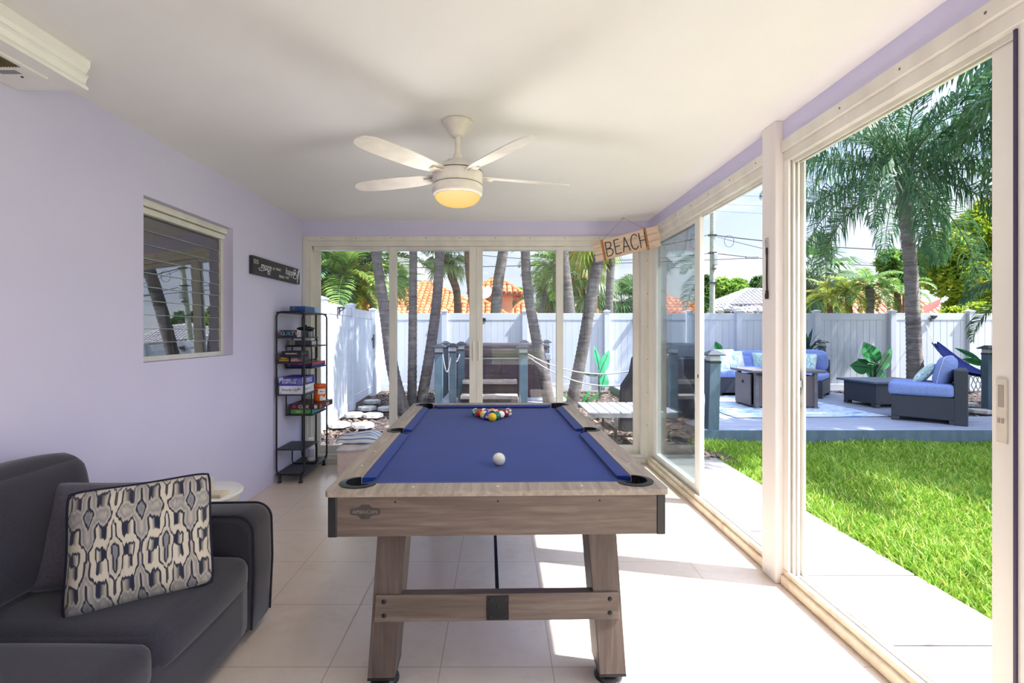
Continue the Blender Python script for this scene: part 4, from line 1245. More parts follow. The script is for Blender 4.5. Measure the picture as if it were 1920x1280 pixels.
MB().bbox(-1.885, -1.845, 4.84, 4.88, .285, .325, .006).bbox(-1.875, -1.855, 4.79, 4.845, .305, .322, .004).bbox(-1.872, -1.858, 4.815, 4.825, .26, .306, .003).build('trigger_head', M_white_plastic, bt)
vs, fs = [], []
for i in range(9):
    a = -2.2 + i * .22
    for z in (.04, .12): vs.append((-1.865 + .0376 * math.cos(a), 4.86 + .0376 * math.sin(a), .0875 + z))
for i in range(8): fs.append((2 * i, 2 * i + 2, 2 * i + 3, 2 * i + 1))
MB().add(vs, fs, 0, True).build('label', C('lilac_label', (190, 190, 222)), bt)

# ------------------------------------------------------------------ bin with towels by the far window
bn = thing('storage_bin', 'pale fabric storage bin on the floor behind the pool table', 'bin', (-1.36, 4.80, 0))
M_bin = simple('pale_bin_fabric', (214, 200, 192), (204, 190, 184), rough=.85, scale=30, bstr=.2, bscale=200)
mb = MB()
for (xa, xb, ya, yb) in ((-1.53, -1.17, 4.62, 4.635), (-1.53, -1.17, 4.955, 4.97), (-1.53, -1.515, 4.635, 4.955), (-1.185, -1.17, 4.635, 4.955)): mb.box(xa, xb, ya, yb, 0, .245)
mb.box(-1.515, -1.185, 4.635, 4.955, 0, .02)
mb.build('body', M_bin, bn, bevel=.004)
MB().tube([(-1.53, 4.62, .243), (-1.17, 4.62, .243), (-1.17, 4.97, .243), (-1.53, 4.97, .243)], .008, 6, closed=True).build('rim', M_bin, bn)
def towel_mat():
    k = NT('blue_striped_towel')
    tc = k.n('ShaderNodeTexCoord'); sp = k.n('ShaderNodeSeparateXYZ'); k.l(tc.outputs['Object'], sp.inputs[0])
    a = k.math('ADD', k.math('MULTIPLY', sp.outputs[1], .86), k.math('MULTIPLY', sp.outputs[2], 1.0))
    fr = k.math('FRACT', k.math('ADD', k.math('MULTIPLY', a, 17.0), 10.2))
    col = k.ramp(fr, [(.62, lin((236, 236, 240))), (.68, lin((84, 132, 196))), (.9, lin((84, 132, 196))), (.96, lin((236, 236, 240)))])
    n = k.noise(tc.outputs['Object'], 260, 2)
    k.bsdf(col, .95, 0, .1, n, .4, .003)
    return k.m
def lump(x0, x1, y0, y1, z, h, seed, n=22):
    r = random.Random(seed); ph = [r.uniform(0, 6) for _ in range(6)]
    vs, fs = [], []
    for sd in (1, 0):
        b = len(vs)
        for i in range(n + 1):
            for j in range(n + 1):
                u, v = i / n, j / n
                e = (min(1, 6 * u) * min(1, 6 * (1 - u)) * min(1, 6 * v) * min(1, 6 * (1 - v))) ** .5
                x = x0 + (x1 - x0) * u + .012 * math.sin(9 * v + ph[0]); y = y0 + (y1 - y0) * v + .012 * math.sin(8 * u + ph[1])
                zz = z + (h * e * (.72 + .28 * u + .10 * math.sin(7 * u + 3 * v + ph[2]) + .06 * math.sin(15 * v + 4 * u + ph[3])) if sd else 0)
                vs.append((x, y, zz))
        for i in range(n):
            for j in range(n):
                q = (b + i * (n + 1) + j, b + (i + 1) * (n + 1) + j, b + (i + 1) * (n + 1) + j + 1, b + i * (n + 1) + j + 1)
                fs.append(q if sd else q[::-1])
    mb = MB(); mb.add(vs, fs, 0, True); mb.weld = True
    return mb
o = lump(-1.56, -1.15, 4.60, 4.985, .246, .055, 3).build('folded_towel', simple('white_terry_towel', (230, 226, 228), rough=.95, bstr=.4, bscale=200))
tag(o, 'white towel spilling over the rim of the pale bin', 'towel')
o = lump(-1.575, -1.17, 4.66, 4.98, .302, .080, 8).build('folded_towel', towel_mat())
tag(o, 'blue and white striped towel heaped on top of the bin', 'towel')

# ------------------------------------------------------------------ black sign on the left wall
sg = thing('wall_sign', 'long black wooden sign with white script on the lavender wall', 'sign', (XL, 4.45, 1.84))
ya, yb, xs_ = 3.99, 4.93, XL + .032
MB().bbox(XL + .002, xs_, ya, yb, 1.842, 1.992, .002).build('board', simple('dark_sign_wood', (38, 35, 40), (52, 47, 52), rough=.6, scale=20, stretch=(1, .1, 1)), sg)
def on_sign(y, z): return face_M((xs_ + .0006, y, z), (0, 1, 0), (0, 0, 1))
mb = MB()
mb.text('DO', .052, on_sign(4.045, 1.945), 0).text('OF', .034, on_sign(4.36, 1.925), 0).text('WHAT', .034, on_sign(4.455, 1.93), 0)
mb.text('MAKES', .036, on_sign(4.52, 1.872), 0).text('YOU', .036, on_sign(4.635, 1.876), 0)
mb.build('small_lettering', simple('cream_lettering', (212, 212, 190), rough=.6), sg, recalc=False)
M_script = simple('white_script', (232, 232, 236), rough=.6)
mb = MB().text('more', .088, on_sign(4.215, 1.925), 0, shear=.35).text('happy', .088, on_sign(4.70, 1.935), 0, shear=.3)
def stroke(pts, r=.0035): return MB().tube([(xs_ + .001, y, z) for (y, z) in [(p.x, p.y) for p in smooth_path([(a, b, 0) for a, b in pts], 5)]], r, 5)
s = stroke([(4.09, 1.905), (4.10, 1.885), (4.15, 1.885), (4.22, 1.90), (4.27, 1.893), (4.29, 1.875), (4.265, 1.865), (4.245, 1.88), (4.26, 1.9)])
mb.add(s.v, s.f, 0, True)
s = stroke([(4.80, 1.915), (4.83, 1.96), (4.80, 1.975), (4.78, 1.945), (4.83, 1.935), (4.855, 1.91), (4.82, 1.885), (4.765, 1.895)]); mb.add(s.v, s.f, 0, True)
mb.build('script_lettering', M_script, sg, recalc=False)
mb = MB().poly([[(4.87, -.0), (4.885, .05), (4.905, .1), (4.925, .135), (4.90, .143), (4.88, .12), (4.865, .08), (4.86, .03), (4.862, -.0)]], 0, .002, 0, Matrix(((0, 0, 1, xs_), (1, 0, 0, 0), (0, 1, 0, 1.846), (0, 0, 0, 1))))
mb.build('brush_mark', simple('pale_green_brush', (206, 216, 196), rough=.6), sg)

# ------------------------------------------------------------------ BEACH sign hanging from the ceiling
A_ = Vector((.945, 4.90, 0)); B_ = Vector((1.500, 4.62, 0))
u_ = (B_ - A_); Lh = u_.length
tilt = math.radians(10.5)
r_ = (u_.normalized() * math.cos(tilt) + Vector((0, 0, math.sin(tilt))))
c_ = Vector((1.232, 4.76, 2.215))
Ms = plane_M(c_, tuple(r_), (0, 0, 1))
bs = thing('hanging_sign', 'weathered plank sign lettered BEACH hanging near the corner', 'sign', tuple(c_))
bs.rotation_euler = Ms.to_3x3().to_euler()
SL, SH = .64, .205
M_plank = wood_mat('bleached_plank', (226, 206, 184), (216, 192, 168), (190, 164, 140), 0, .75)
offs = [(.0, -.004), (.006, .004), (-.004, .002)]
for i in range(3):
    z0 = -SH / 2 + i * SH / 3
    MB().box(-SL / 2 + offs[i][0], SL / 2 + offs[i][1], z0 + .003, z0 + SH / 3 - .003, -.006, .006).build('plank', M_plank, bs, local=True, bevel=.002)
M_strap = simple('tan_rope_band', (178, 124, 70), (160, 108, 60), rough=.8, scale=60)
for x in (-.222, .198):
    MB().bbox(x - .014, x + .012, -SH / 2 - .004, SH / 2 + .004, -.009, .009, .003).build('band', M_strap, bs, local=True)
M_paint = simple('charcoal_brush_paint', (52, 50, 56), rough=.6)
def letters():
    mb = MB(); z = .0075; H = .072
    def st2(pts, x):
        p = [Vector((x + a * .042, b * H, z)) for a, b in pts]
        mb.tube(p, .0048, 6)
    xs = [-.165, -.082, .0, .083, .162]
    def bez(pts): return [(p.x, p.y) for p in smooth_path([(a, b, 0) for a, b in pts], 5)]
    st2([(-.7, 1), (-.7, -1)], xs[0]); st2(bez([(-.7, .95), (.35, .85), (.55, .45), (.2, .1), (-.7, .0)]), xs[0]); st2(bez([(-.7, .0), (.5, -.1), (.8, -.55), (.3, -.95), (-.7, -1)]), xs[0])
    st2([(-.6, 1), (-.6, -1)], xs[1]); st2([(-.6, .95), (.6, .95)], xs[1]); st2([(-.6, .0), (.6, .05)], xs[1]); st2([(-.6, -1), (.75, -.95)], xs[1])
    st2([(-.8, -1), (-.05, 1)], xs[2]); st2([(-.05, 1), (.8, -1)], xs[2]); st2([(-.5, -.3), (.5, -.3)], xs[2])
    st2(bez([(.8, .7), (.3, 1), (-.4, .8), (-.75, .1), (-.55, -.7), (.1, -1), (.8, -.65)]), xs[3])
    st2([(-.6, 1), (-.6, -1)], xs[4]); st2([(.65, 1), (.65, -1)], xs[4]); st2([(-.6, -.05), (.65, -.05)], xs[4])
    return mb
letters().build('lettering', M_paint, bs, local=True)
hook = Vector((1.205, 4.76, ZC))
inv = wm(bs).inverted()
pa, pb = Vector((-.215, SH / 2, 0)), Vector((.20, SH / 2, 0))
ph = inv @ Vector((hook.x, hook.y, 2.468))
MB().tube([pa, ph], .0022, 6).tube([ph, pb], .0022, 6).tube([ph + Vector((.012 * math.cos(t_), .012 * math.sin(t_) , 0)) for t_ in [i * PI / 5 for i in range(10)]], .002, 5, closed=True).build('hanging_cord', simple('jute_cord', (176, 140, 110), rough=.9), bs, local=True)
pt_ = [(hook.x, hook.y, ZC), (hook.x, hook.y, ZC - .022)] + [(hook.x + .012 * math.sin(t_), hook.y, ZC - .036 + .014 * math.cos(t_)) for t_ in [i * PI / 5 for i in range(8)]]
tag(MB().tube(pt_, .0025, 6).cyl((hook.x, hook.y, ZC - .004), (hook.x, hook.y, ZC), .012, None, 12).build('ceiling_hook', M_white_plastic), 'small white ceiling hook holding the BEACH sign', 'hook')

# ------------------------------------------------------------------ ceiling fan at rest
FXc, FYc = -.227, 2.674
fan = thing('ceiling_fan', 'white five-blade ceiling fan with a glowing bowl light', 'ceiling fan', (FXc, FYc, ZC))
M_fanw = simple('cream_white_enamel', (238, 232, 222), rough=.35)
cn = (FXc, FYc, 0)
MB().lathe([(0, ZC - .001), (.082, ZC - .001), (.083, ZC - .012), (.078, ZC - .026), (.066, ZC - .034), (.06, ZC - .05), (.042, ZC - .076), (.03, ZC - .086), (0, ZC - .086)], 40, cn).build('canopy', M_fanw, fan)
MB().cyl((FXc, FYc, 2.30), (FXc, FYc, ZC - .08), .0145, None, 20).build('downrod', M_fanw, fan)
MB().lathe([(.016, 2.345), (.02, 2.34), (.026, 2.315), (.034, 2.302), (.062, 2.298), (.066, 2.286), (.1, 2.272), (.13, 2.246), (.136, 2.234), (.136, 2.172), (.13, 2.168), (0, 2.168)], 48, cn).build('motor_housing', M_fanw, fan)
MB().lathe([(.1365, 2.238), (.1372, 2.236), (.1365, 2.234)], 48, cn).build('housing_seam', M_dark, fan)
lk = MB().lathe([(.134, 2.166), (.138, 2.16), (.138, 2.13), (.134, 2.118), (.124, 2.108), (.12, 2.108)], 48, cn).build('light_rim', M_fanw, fan)
MB().lathe([(.1335, 2.169), (.1345, 2.1675), (.1335, 2.165)], 48, cn).build('rim_seam', M_dark, lk)
bowl = [(.124 * math.cos(t_), 2.11 - .058 * math.sin(t_)) for t_ in [i * PI / 2 / 12 for i in range(13)]]
def bowl_mat():
    k = NT('lit_frosted_bowl')
    lw_ = k.n('ShaderNodeLayerWeight'); lw_.inputs[0].default_value = .35
    col = k.ramp(lw_.outputs['Facing'], [(.0, lin((255, 224, 156))), (.7, lin((255, 204, 116)))])
    e = k.n('ShaderNodeEmission'); k.l(col, e.inputs[0]); e.inputs[1].default_value = .5
    k.l(e.outputs[0], k.out.inputs[0])
    return k.m
MB().lathe(bowl, 48, cn).build('glass_bowl', bowl_mat(), fan)
def blade():
    mb = MB()
    out = [(.13, -.035), (.2, -.05), (.3, -.062), (.5, -.062), (.61, -.052), (.652, -.03), (.658, .0), (.64, .03), (.58, .05), (.4, .056), (.24, .045), (.13, .03)]
    p = smooth_path([(a, b, 0) for a, b in out] + [(out[0][0], out[0][1], 0)], 3)[:-1]
    lp = [(q.x, q.y) for q in p]
    M = Matrix.Rotation(math.radians(13), 4, 'X')
    mb.poly([lp], -.003, .003, 0, M)
    return mb
for i in range(5):
    a = math.radians(16.5 + 72 * i)
    M = Matrix.Translation((FXc, FYc, 2.222)) @ rotz(a)
    src = blade()
    mb = MB(); mb.add(src.v, src.f, 0, False, M)
    b = mb.build('blade', M_fanw, fan, bevel=.0015)
    mb = MB().bbox(.09, .20, -.018, .018, -.012, -.003, .003, 0, M)
    mb.build('blade_arm', M_fanw, b)

# ------------------------------------------------------------------ boxed air return with crown moulding, top left
vt = thing('air_return_box', 'white ceiling box with crown moulding and filter grille above the sofa', 'air vent', (-1.89, 1.3, 2.39))
bx0, bx1, by0, by1, bz = XL + .002, -1.742, .55, 2.075, 2.392
MB().box(bx0, bx1 - .022, by0, by1, bz + .001, ZC - .001).build('box', M_white_plastic, vt)
pr = [(bx1 - .022, bz), (bx1 + .0, bz), (bx1 + .002, bz + .012), (bx1 - .006, bz + .018), (bx1 - .012, bz + .03), (bx1 - .004, bz + .05), (bx1 + .004, bz + .058), (bx1 - .003, bz + .066), (bx1 - .008, bz + .07), (bx1 + .0, bz + .086), (bx1 + .008, bz + .096), (bx1 + .01, ZC - .001), (bx1 - .022, ZC - .001)]
MB().sect(pr, 1, by0, by1).build('crown_moulding', M_white_plastic, vt)
gx0, gx1, gy0, gy1 = -1.985, -1.815, .65, 1.97
mb = MB()
for (a, b, c, d) in ((gx0, gx0 + .02, gy0, gy1), (gx1 - .02, gx1, gy0, gy1), (gx0 + .02, gx1 - .02, gy0, gy0 + .02), (gx0 + .02, gx1 - .02, gy1 - .09, gy1)): mb.bbox(a, b, c, d, bz - .008, bz + .001, .002)
mb.build('grille_frame', M_white_plastic, vt)
mb = MB().box(gx0 + .02, gx1 - .02, gy0 + .02, gy1 - .09, bz - .001, bz)
for i in range(12):
    x = gx0 + .026 + i * .0115
    mb.box(x, x + .003, gy0 + .02, gy1 - .09, bz - .006, bz - .001)
mb.build('filter', simple('ochre_filter', (120, 104, 66), (92, 80, 54), rough=.8, scale=40), vt)
MB().bbox(gx0 + .03, gx1 - .06, gy1 - .075, gy1 - .045, bz - .0085, bz - .0075, .001).build('latch_slot', simple('vent_shadow_grey', (150, 150, 150), rough=.6), vt)
MB().sphere((gx0 + .09, gy1 - .025, bz - .008), .005, 8).build('screw', M_ink, vt)

# ------------------------------------------------------------------ dark strap hanging on the post
sp_ = thing('hanging_strap', 'dark strap hanging from a small hook on the white post', 'strap', (XR - .05, 2.735, 1.55))
xs2 = XR - .052
MB().tube([(XR - .045, 2.735, 1.892), (xs2 - .004, 2.735, 1.89), (xs2 - .008, 2.735, 1.875), (xs2, 2.735, 1.862)], .003, 6).build('hook', M_steel, sp_)
MB().tube(round_path([(xs2 - .004, 2.735, 1.885), (xs2 - .004, 2.727, 1.865), (xs2 - .004, 2.735, 1.835), (xs2 - .004, 2.743, 1.865)], .008, 3, True), .0025, 6, closed=True).build('ring', M_steel, sp_)
MB().bbox(xs2 - .006, xs2 + .004, 2.729, 2.741, 1.80, 1.84, .003).tube([(xs2, 2.735, 1.81), (xs2, 2.736, 1.70), (xs2, 2.735, 1.60)], .005, 8).bbox(xs2 - .008, xs2 + .005, 2.724, 2.746, 1.552, 1.585, .005).tube([(xs2, 2.735, 1.60), (xs2, 2.735, 1.575)], .008, 8).build('band', simple('black_webbing', (40, 38, 42), rough=.8), sp_)
# ------------------------------------------------------------------ ground surfaces
struct('ground', MB().box(-70, 90, YB + .17, 160, -.3, -.11).box(XR + .17, 90, -30, YB + .17, -.3, -.11).box(-70, XL - .21, -30, YB + .17, -.3, -.11).box(XL - .21, XR + .17, -30, YR - .17, -.3, -.11), M_earth, 'pale green and grey ground beyond the fences', 'ground')
struct('lawn', MB().box(2.38, 14, -6, 6.27, -.109, -.07), M_soil, 'sunlit lawn between the paved path and the deck', 'lawn')
mb = MB()
ys = [-6, -5.2, -4.4, -3.6, -2.8, -2.0, -1.3, -.6, .1, .8, 1.5, 2.2, 2.83, 3.45, 4.09, 4.75, 5.58]
for a, b in zip(ys[:-1], ys[1:]): mb.bbox(XR + .10, 2.41, a + .007, b - .007, -.108, -.035, .006)
struct('path', mb, M_paver, 'pale stained concrete path along the sliding doors', 'path')
def bumpy(x0, x1, y0, y1, z, amp, n, seed):
    vs, fs = [], []
    nx = int((x1 - x0) * n); ny = int((y1 - y0) * n)
    for i in range(nx + 1):
        for j in range(ny + 1):
            x, y = x0 + (x1 - x0) * i / nx, y0 + (y1 - y0) * j / ny
            vs.append((x, y, z + amp * noise.noise(Vector((x * 1.7, y * 1.7, seed))) + amp * .5 * noise.noise(Vector((x * 6, y * 6, seed)))))
    for i in range(nx):
        for j in range(ny):
            q = i * (ny + 1) + j
            fs.append((q, q + ny + 1, q + ny + 2, q + 1))
    return MB().add(vs, fs, 0, True)
mb = bumpy(-2.9, 2.6, 5.28, 11.6, -.05, .03, 5, 1)
b2 = bumpy(6.96, 14, 6.3, 11.7, -.04, .05, 4, 5); mb.add(b2.v, b2.f, 0, True)
o = mb.build('mulch_ground', M_mulch, recalc=False); tag(o, 'dark bark mulch bed around the palms and beyond the deck', 'mulch bed', None, 'structure')
struct('bounce_terrace', MB().box(-5, 7, -12, YR - .17, -.109, -.04), M_paver, 'pale paved terrace added behind the viewer to bounce light indoors', 'bounce_terrace')  # unseen paving, added to bounce sunlight through the rear doorway onto the ceiling
# loose chips
rg = np.random.default_rng(3)
def chips(n, box, zf):
    mb = MB()
    for i in range(n):
        x = rg.uniform(box[0], box[1]); y = rg.uniform(box[2], box[3])
        l, w_ = rg.uniform(.02, .06), rg.uniform(.01, .022)
        M = Matrix.Translation((x, y, zf(x, y) + .012)) @ Euler((rg.uniform(-.5, .5), rg.uniform(-.5, .5), rg.uniform(0, 6.3))).to_matrix().to_4x4()
        mb.add([(-l, -w_, 0), (l * .8, -w_ * .8, 0), (l, w_, .004), (-l * .7, w_ * .9, .003)], [(0, 1, 2, 3)], 0, False, M)
    return mb
zf = lambda x, y: -.05 + .03 * noise.noise(Vector((x * 1.7, y * 1.7, 1)))
o = chips(5200, (-2.7, 2.5, 5.4, 11.3), zf).build('bark_mulch', M_chip, recalc=False); tag(o, 'loose bark chips strewn over the bed under the palms', 'mulch', None, 'stuff')
o = chips(1400, (7.0, 11, 6.4, 11.3), lambda x, y: -.02).build('bark_mulch', M_chip, recalc=False); tag(o, 'loose bark chips strewn beside the hammock', 'mulch', None, 'stuff')
# grass
def grass():
    n = 90000
    y = 6.25 - (rg.random(n) ** 1.0) * 5.9
    x = 2.40 + rg.random(n) ** 1.15 * 4.6
    keep = (x < .62 + 1.02 * y + .9) & ~((x < 2.44) & (rg.random(n) < .5))
    x, y = x[keep], y[keep]; n = len(x)
    h = rg.uniform(.03, .085, n) * (1 + .3 * np.sin(x * 3 + y * 2)); w_ = rg.uniform(.003, .0065, n)
    a = rg.uniform(0, 2 * PI, n); lean = rg.uniform(.2, 1.1, n) * h; la = rg.uniform(0, 2 * PI, n)
    dx, dy = np.cos(a) * w_, np.sin(a) * w_
    lx, ly = np.cos(la) * lean, np.sin(la) * lean
    z0 = -.072
    V = np.zeros((n, 5, 3))
    V[:, 0] = np.stack([x - dx, y - dy, np.full(n, z0)], 1); V[:, 1] = np.stack([x + dx, y + dy, np.full(n, z0)], 1)
    V[:, 2] = np.stack([x + dx * .8 + lx * .35, y + dy * .8 + ly * .35, z0 + h * .62], 1); V[:, 3] = np.stack([x - dx * .8 + lx * .35, y - dy * .8 + ly * .35, z0 + h * .62], 1)
    V[:, 4] = np.stack([x + lx, y + ly, z0 + h], 1)
    me = bpy.data.meshes.new('grass')
    me.vertices.add(n * 5); me.vertices.foreach_set('co', V.reshape(-1))
    idx = np.arange(n) * 5
    L = np.stack([idx, idx + 1, idx + 2, idx + 3, idx + 3, idx + 2, idx + 4], 1).reshape(-1)
    me.loops.add(len(L)); me.loops.foreach_set('vertex_index', L)
    st = np.stack([np.arange(n) * 7, np.arange(n) * 7 + 4], 1).reshape(-1)
    me.polygons.add(2 * n); me.polygons.foreach_set('loop_start', st)
    me.materials.append(M_grass); me.update(); me.validate()
    o = bpy.data.objects.new('grass', me); COL.objects.link(o)
    tag(o, 'bright green grass blades covering the lawn', 'grass', None, 'stuff')
grass()

# ------------------------------------------------------------------ white vinyl fences
FY, FT, FB = 11.6, 1.79, -.04
def fence_panel(mb, p0, p1, z0, z1):
    p0, p1 = Vector(p0), Vector(p1); d = (p1 - p0); L = d.length; d.normalize()
    M = Matrix(((d.x, -d.y, 0, p0.x), (d.y, d.x, 0, p0.y), (0, 0, 1, 0), (0, 0, 0, 1)))
    n = max(1, round(L / .155)); wd = L / n
    for i in range(n): mb.bbox(i * wd + .002, (i + 1) * wd - .002, -.018, .018, z0 + .12, z1 - .14, .003, 0, M, 1)
    mb.box(0, L, -.010, .010, z0 + .12, z1 - .14, 0, M)
    mb.bbox(0, L, -.026, .026, z1 - .16, z1, .004, 0, M, 1).bbox(0, L, -.026, .026, z0, z0 + .16, .004, 0, M, 1)
def post_mb(x, y, z0, z1, w_=.13, M=None):
    mb = MB().bbox(x - w_ / 2, x + w_ / 2, y - w_ / 2, y + w_ / 2, z0, z1, .004)
    mb.bbox(x - w_ / 2 - .012, x + w_ / 2 + .012, y - w_ / 2 - .012, y + w_ / 2 + .012, z1, z1 + .03, .004)
    q = w_ / 2
    mb.add([(x - q, y - q, z1 + .03), (x + q, y - q, z1 + .03), (x + q, y + q, z1 + .03), (x - q, y + q, z1 + .03), (x, y, z1 + .055)], [(0, 1, 4), (1, 2, 4), (2, 3, 4), (3, 0, 4)])
    return mb
fn = thing('white_fence', 'long white vinyl fence across the back of the yard', 'fence', (2, FY, FB))
pxs = [708, 834, 984, 1137, 1262, 1383, 1529, 1670, 1816]
fx = [PX(p, FY) for p in pxs] + [PX(1816, FY) + 1.85 * (i + 1) for i in range(3)]
for i, x in enumerate(fx):
    post_mb(x, FY - .03, FB, FT + .03).build('post', M_vinyl, fn)
for a, b in zip(fx[:-1], fx[1:]):
    mb = MB(); fence_panel(mb, (a + .05, FY, 0), (b - .05, FY, 0), FB, FT); mb.build('panel', M_vinyl, fn)
# left fence with gate
LF0, LF1 = Vector((-2.44, 5.32, 0)), Vector((-2.80, 11.5, 0))
lf = thing('side_fence', 'white vinyl fence running down the left side of the yard', 'fence', (-2.6, 8, FB))
def onL(y): return LF0 + (LF1 - LF0) * ((y - LF0.y) / (LF1.y - LF0.y))
for y in (5.34, 7.02, 8.72): 
    p = onL(y); post_mb(p.x, y, FB, FT + .03).build('post', M_vinyl, lf)
for a, b in ((5.40, 6.96), (7.08, 8.66)):
    mb = MB(); fence_panel(mb, onL(a), onL(b), FB, FT); mb.build('panel', M_vinyl, lf)
gt = thing('fence_gate', 'white vinyl gate at the end of the left fence', 'gate', (-2.7, 9.8, 0))
mb = MB(); fence_panel(mb, onL(8.80), onL(10.55), .05, FT - .01); mb.build('gate_leaf', M_vinyl, gt)
p = onL(10.68); post_mb(p.x, 10.68, FB, FT + .03).build('post', M_vinyl, gt)
mb = MB(); p = onL(10.5)
mb.bbox(p.x + .03, p.x + .06, 10.42, 10.58, 1.18, 1.22, .006).bbox(p.x + .03, p.x + .05, 10.52, 10.56, 1.0, 1.3, .006)
mb.build('latch', M_black, gt)
mb = MB(); fence_panel(mb, onL(10.76), onL(11.5), FB, FT); mb.build('panel', M_vinyl, lf)
# little solar lights clipped on the fence
def fence_light(x, y, z, rz, label):
    r = thing('fence_light', label, 'solar light', (x, y, z), rz, 'small solar lights on the fence')
    MB().bbox(-.05, .05, -.10, -.003, .05, .075, .006).add([(-.05, -.10, .05), (.05, -.10, .05), (.05, -.003, -.02), (-.05, -.003, -.02)], [(0, 1, 2, 3)]).build('shade', M_capmetal, r, local=True)
    MB().bbox(-.035, .035, -.03, -.002, -.06, .05, .006).build('housing', simple('grey_lamp_housing', (150, 152, 158), rough=.5), r, local=True)
p = onL(7.75); fence_light(p.x + .03, 7.75, 1.68, PI / 2, 'small dark solar light on the left fence')
fence_light(PX(907, FY), FY - .03, 1.60, 0, 'small dark solar light on the back fence behind the tub')
fence_light(PX(1189, FY), FY - .03, 1.60, 0, 'small dark solar light on the back fence by the corner jamb')
fence_light(PX(1745, FY), FY - .03, 1.66, 0, 'small pale solar light on the back fence right of the big palm')

# ------------------------------------------------------------------ deck
DZ = .105
dk_poly = [(2.60, 6.27), (9.5, 6.27), (9.5, 7.35), (6.93, 7.35), (6.93, 11.45), (2.60, 11.45)]
mb = MB()
y = 6.29
while y < 11.45:
    x1 = 9.5 if y + .14 < 7.36 else 6.93
    mb.bbox(2.62, x1, y + .002, y + .138, DZ - .03, DZ, .004, 0, None, 1); y += .142
mb2 = MB().box(2.60, 9.5, 6.255, 6.285, -.10, DZ - .004).box(2.59, 2.62, 6.255, 11.45, -.10, DZ - .004).box(6.92, 6.95, 7.34, 11.45, -.1, DZ - .004)
o = mb.build('deck', M_deckgrey); tag(o, 'low grey painted timber deck beside the lawn', 'deck', None, 'structure')
MB().box(2.60, 9.5, 6.255, 6.285, -.10, DZ - .004).build('fascia', M_slate, o); MB().box(2.59, 2.62, 6.285, 11.45, -.10, DZ - .004).build('fascia', M_slate, o); MB().box(6.92, 6.95, 7.36, 11.45, -.1, DZ - .004).build('fascia', M_slate, o)
mb = MB(); y = 8.62
while y < 11.0:
    mb.bbox(-1.05, 1.25, y + .002, y + .138, DZ - .03, DZ, .004, 0, None, 1); y += .142
mb.box(-1.05, 1.25, 8.60, 8.622, -.08, DZ - .002)
o = mb.build('tub_deck', M_deckgrey); tag(o, 'low grey deck under the hot tub', 'deck', None, 'structure')

# rope posts with lantern caps
def lantern_post(x, y, z0, z1, label, w_=.115, lean=(0, 0), group='slate posts with lantern caps', mould=False):
    r = thing('lantern_post', label, 'post', (x, y, z0), 0, group)
    h = z1 - z0
    mb = MB()
    a = w_ / 2
    vs = []
    for (z, k) in ((0, 0), (h - .17, 1)):
        for sx, sy in ((-1, -1), (1, -1), (1, 1), (-1, 1)): vs.append((sx * a + lean[0] * k, sy * a + lean[1] * k, z))
    mb.add(vs, [(0, 1, 5, 4), (1, 2, 6, 5), (2, 3, 7, 6), (3, 0, 4, 7), (0, 3, 2, 1), (4, 5, 6, 7)])
    mb.build('post', M_slate, r, local=True, bevel=.006)
    ox, oy = lean
    b = a + .005
    MB().bbox(ox - b, ox + b, oy - b, oy + b, h - .175, h - .145, .006).build('collar', M_capmetal, r, local=True)
    MB().bbox(ox - a * .95, ox + a * .95, oy - a * .95, oy + a * .95, h - .146, h - .075, .006).build('lens', M_lens, r, local=True)
    c = a + .045
    mb = MB().add([(ox - c, oy - c, h - .075), (ox + c, oy - c, h - .075), (ox + c, oy + c, h - .075), (ox - c, oy + c, h - .075),
                   (ox - c, oy - c, h - .062), (ox + c, oy - c, h - .062), (ox + c, oy + c, h - .062), (ox - c, oy + c, h - .062),
                   (ox - a * .55, oy - a * .55, h - .012), (ox + a * .55, oy - a * .55, h - .012), (ox + a * .55, oy + a * .55, h - .012), (ox - a * .55, oy + a * .55, h - .012)],
                  [(0, 3, 2, 1), (0, 1, 5, 4), (1, 2, 6, 5), (2, 3, 7, 6), (3, 0, 4, 7), (4, 5, 9, 8), (5, 6, 10, 9), (6, 7, 11, 10), (7, 4, 8, 11), (8, 9, 10, 11)])
    mb.build('cap', M_capmetal, r, local=True)
    return r
def LP(px, py_top, Y, zb, label, **k):
    lantern_post(PX(px, Y), Y, zb, PZ(py_top, Y), label, **k)
LP(823, 643, 7.9, -.04, 'slate lantern post leftmost of the three beside the tub steps', w_=.125)
LP(849, 642, 8.25, -.04, 'slate lantern post middle of the three beside the tub steps')
LP(865, 639, 8.75, -.04, 'slate lantern post nearest the left end of the tub steps')
LP(981, 644, 7.9, -.04, 'slate lantern post at the right end of the tub steps', w_=.135)
LP(983, 636, 10.93, DZ, 'dark capped lantern post behind the hot tub, hidden below its cap')
LP(1025, 636, 10.93, DZ, 'lantern post behind the right end of the hot tub cover')
LP(836, 638, 10.6, -.04, 'lantern post behind the three left posts, by the fence')
LP(1333, 655, 6.36, -.1, 'weathered slate lantern post on the front corner of the deck', w_=.14, lean=(.03, 0))
LP(1243, 636, 7.7, -.04, 'lantern post seen through the far glass door panel')
LP(1541, 636, 11.1, DZ, 'lantern post by the fence behind the spiky agave')
LP(1853, 646, 8.7, -.05, 'lantern post by the hammock foot near the door stile', w_=.13)
def rope(p0, p1, sag, label, r=.011):
    p0, p1 = Vector(p0), Vector(p1); pts = []
    for i in range(17):
        t = i / 16; p = p0.lerp(p1, t); p.z -= sag * 4 * t * (1 - t); pts.append(p)
    tag(MB().tube(pts, r, 6).build('rope', M_rope), label, 'rope', 'pale ropes slung between the posts')
a = P(990, 664, 7.86); b = P(1240, 676, 7.68)
rope(a, b, .26, 'upper pale rope sagging across the fence from the tub post')
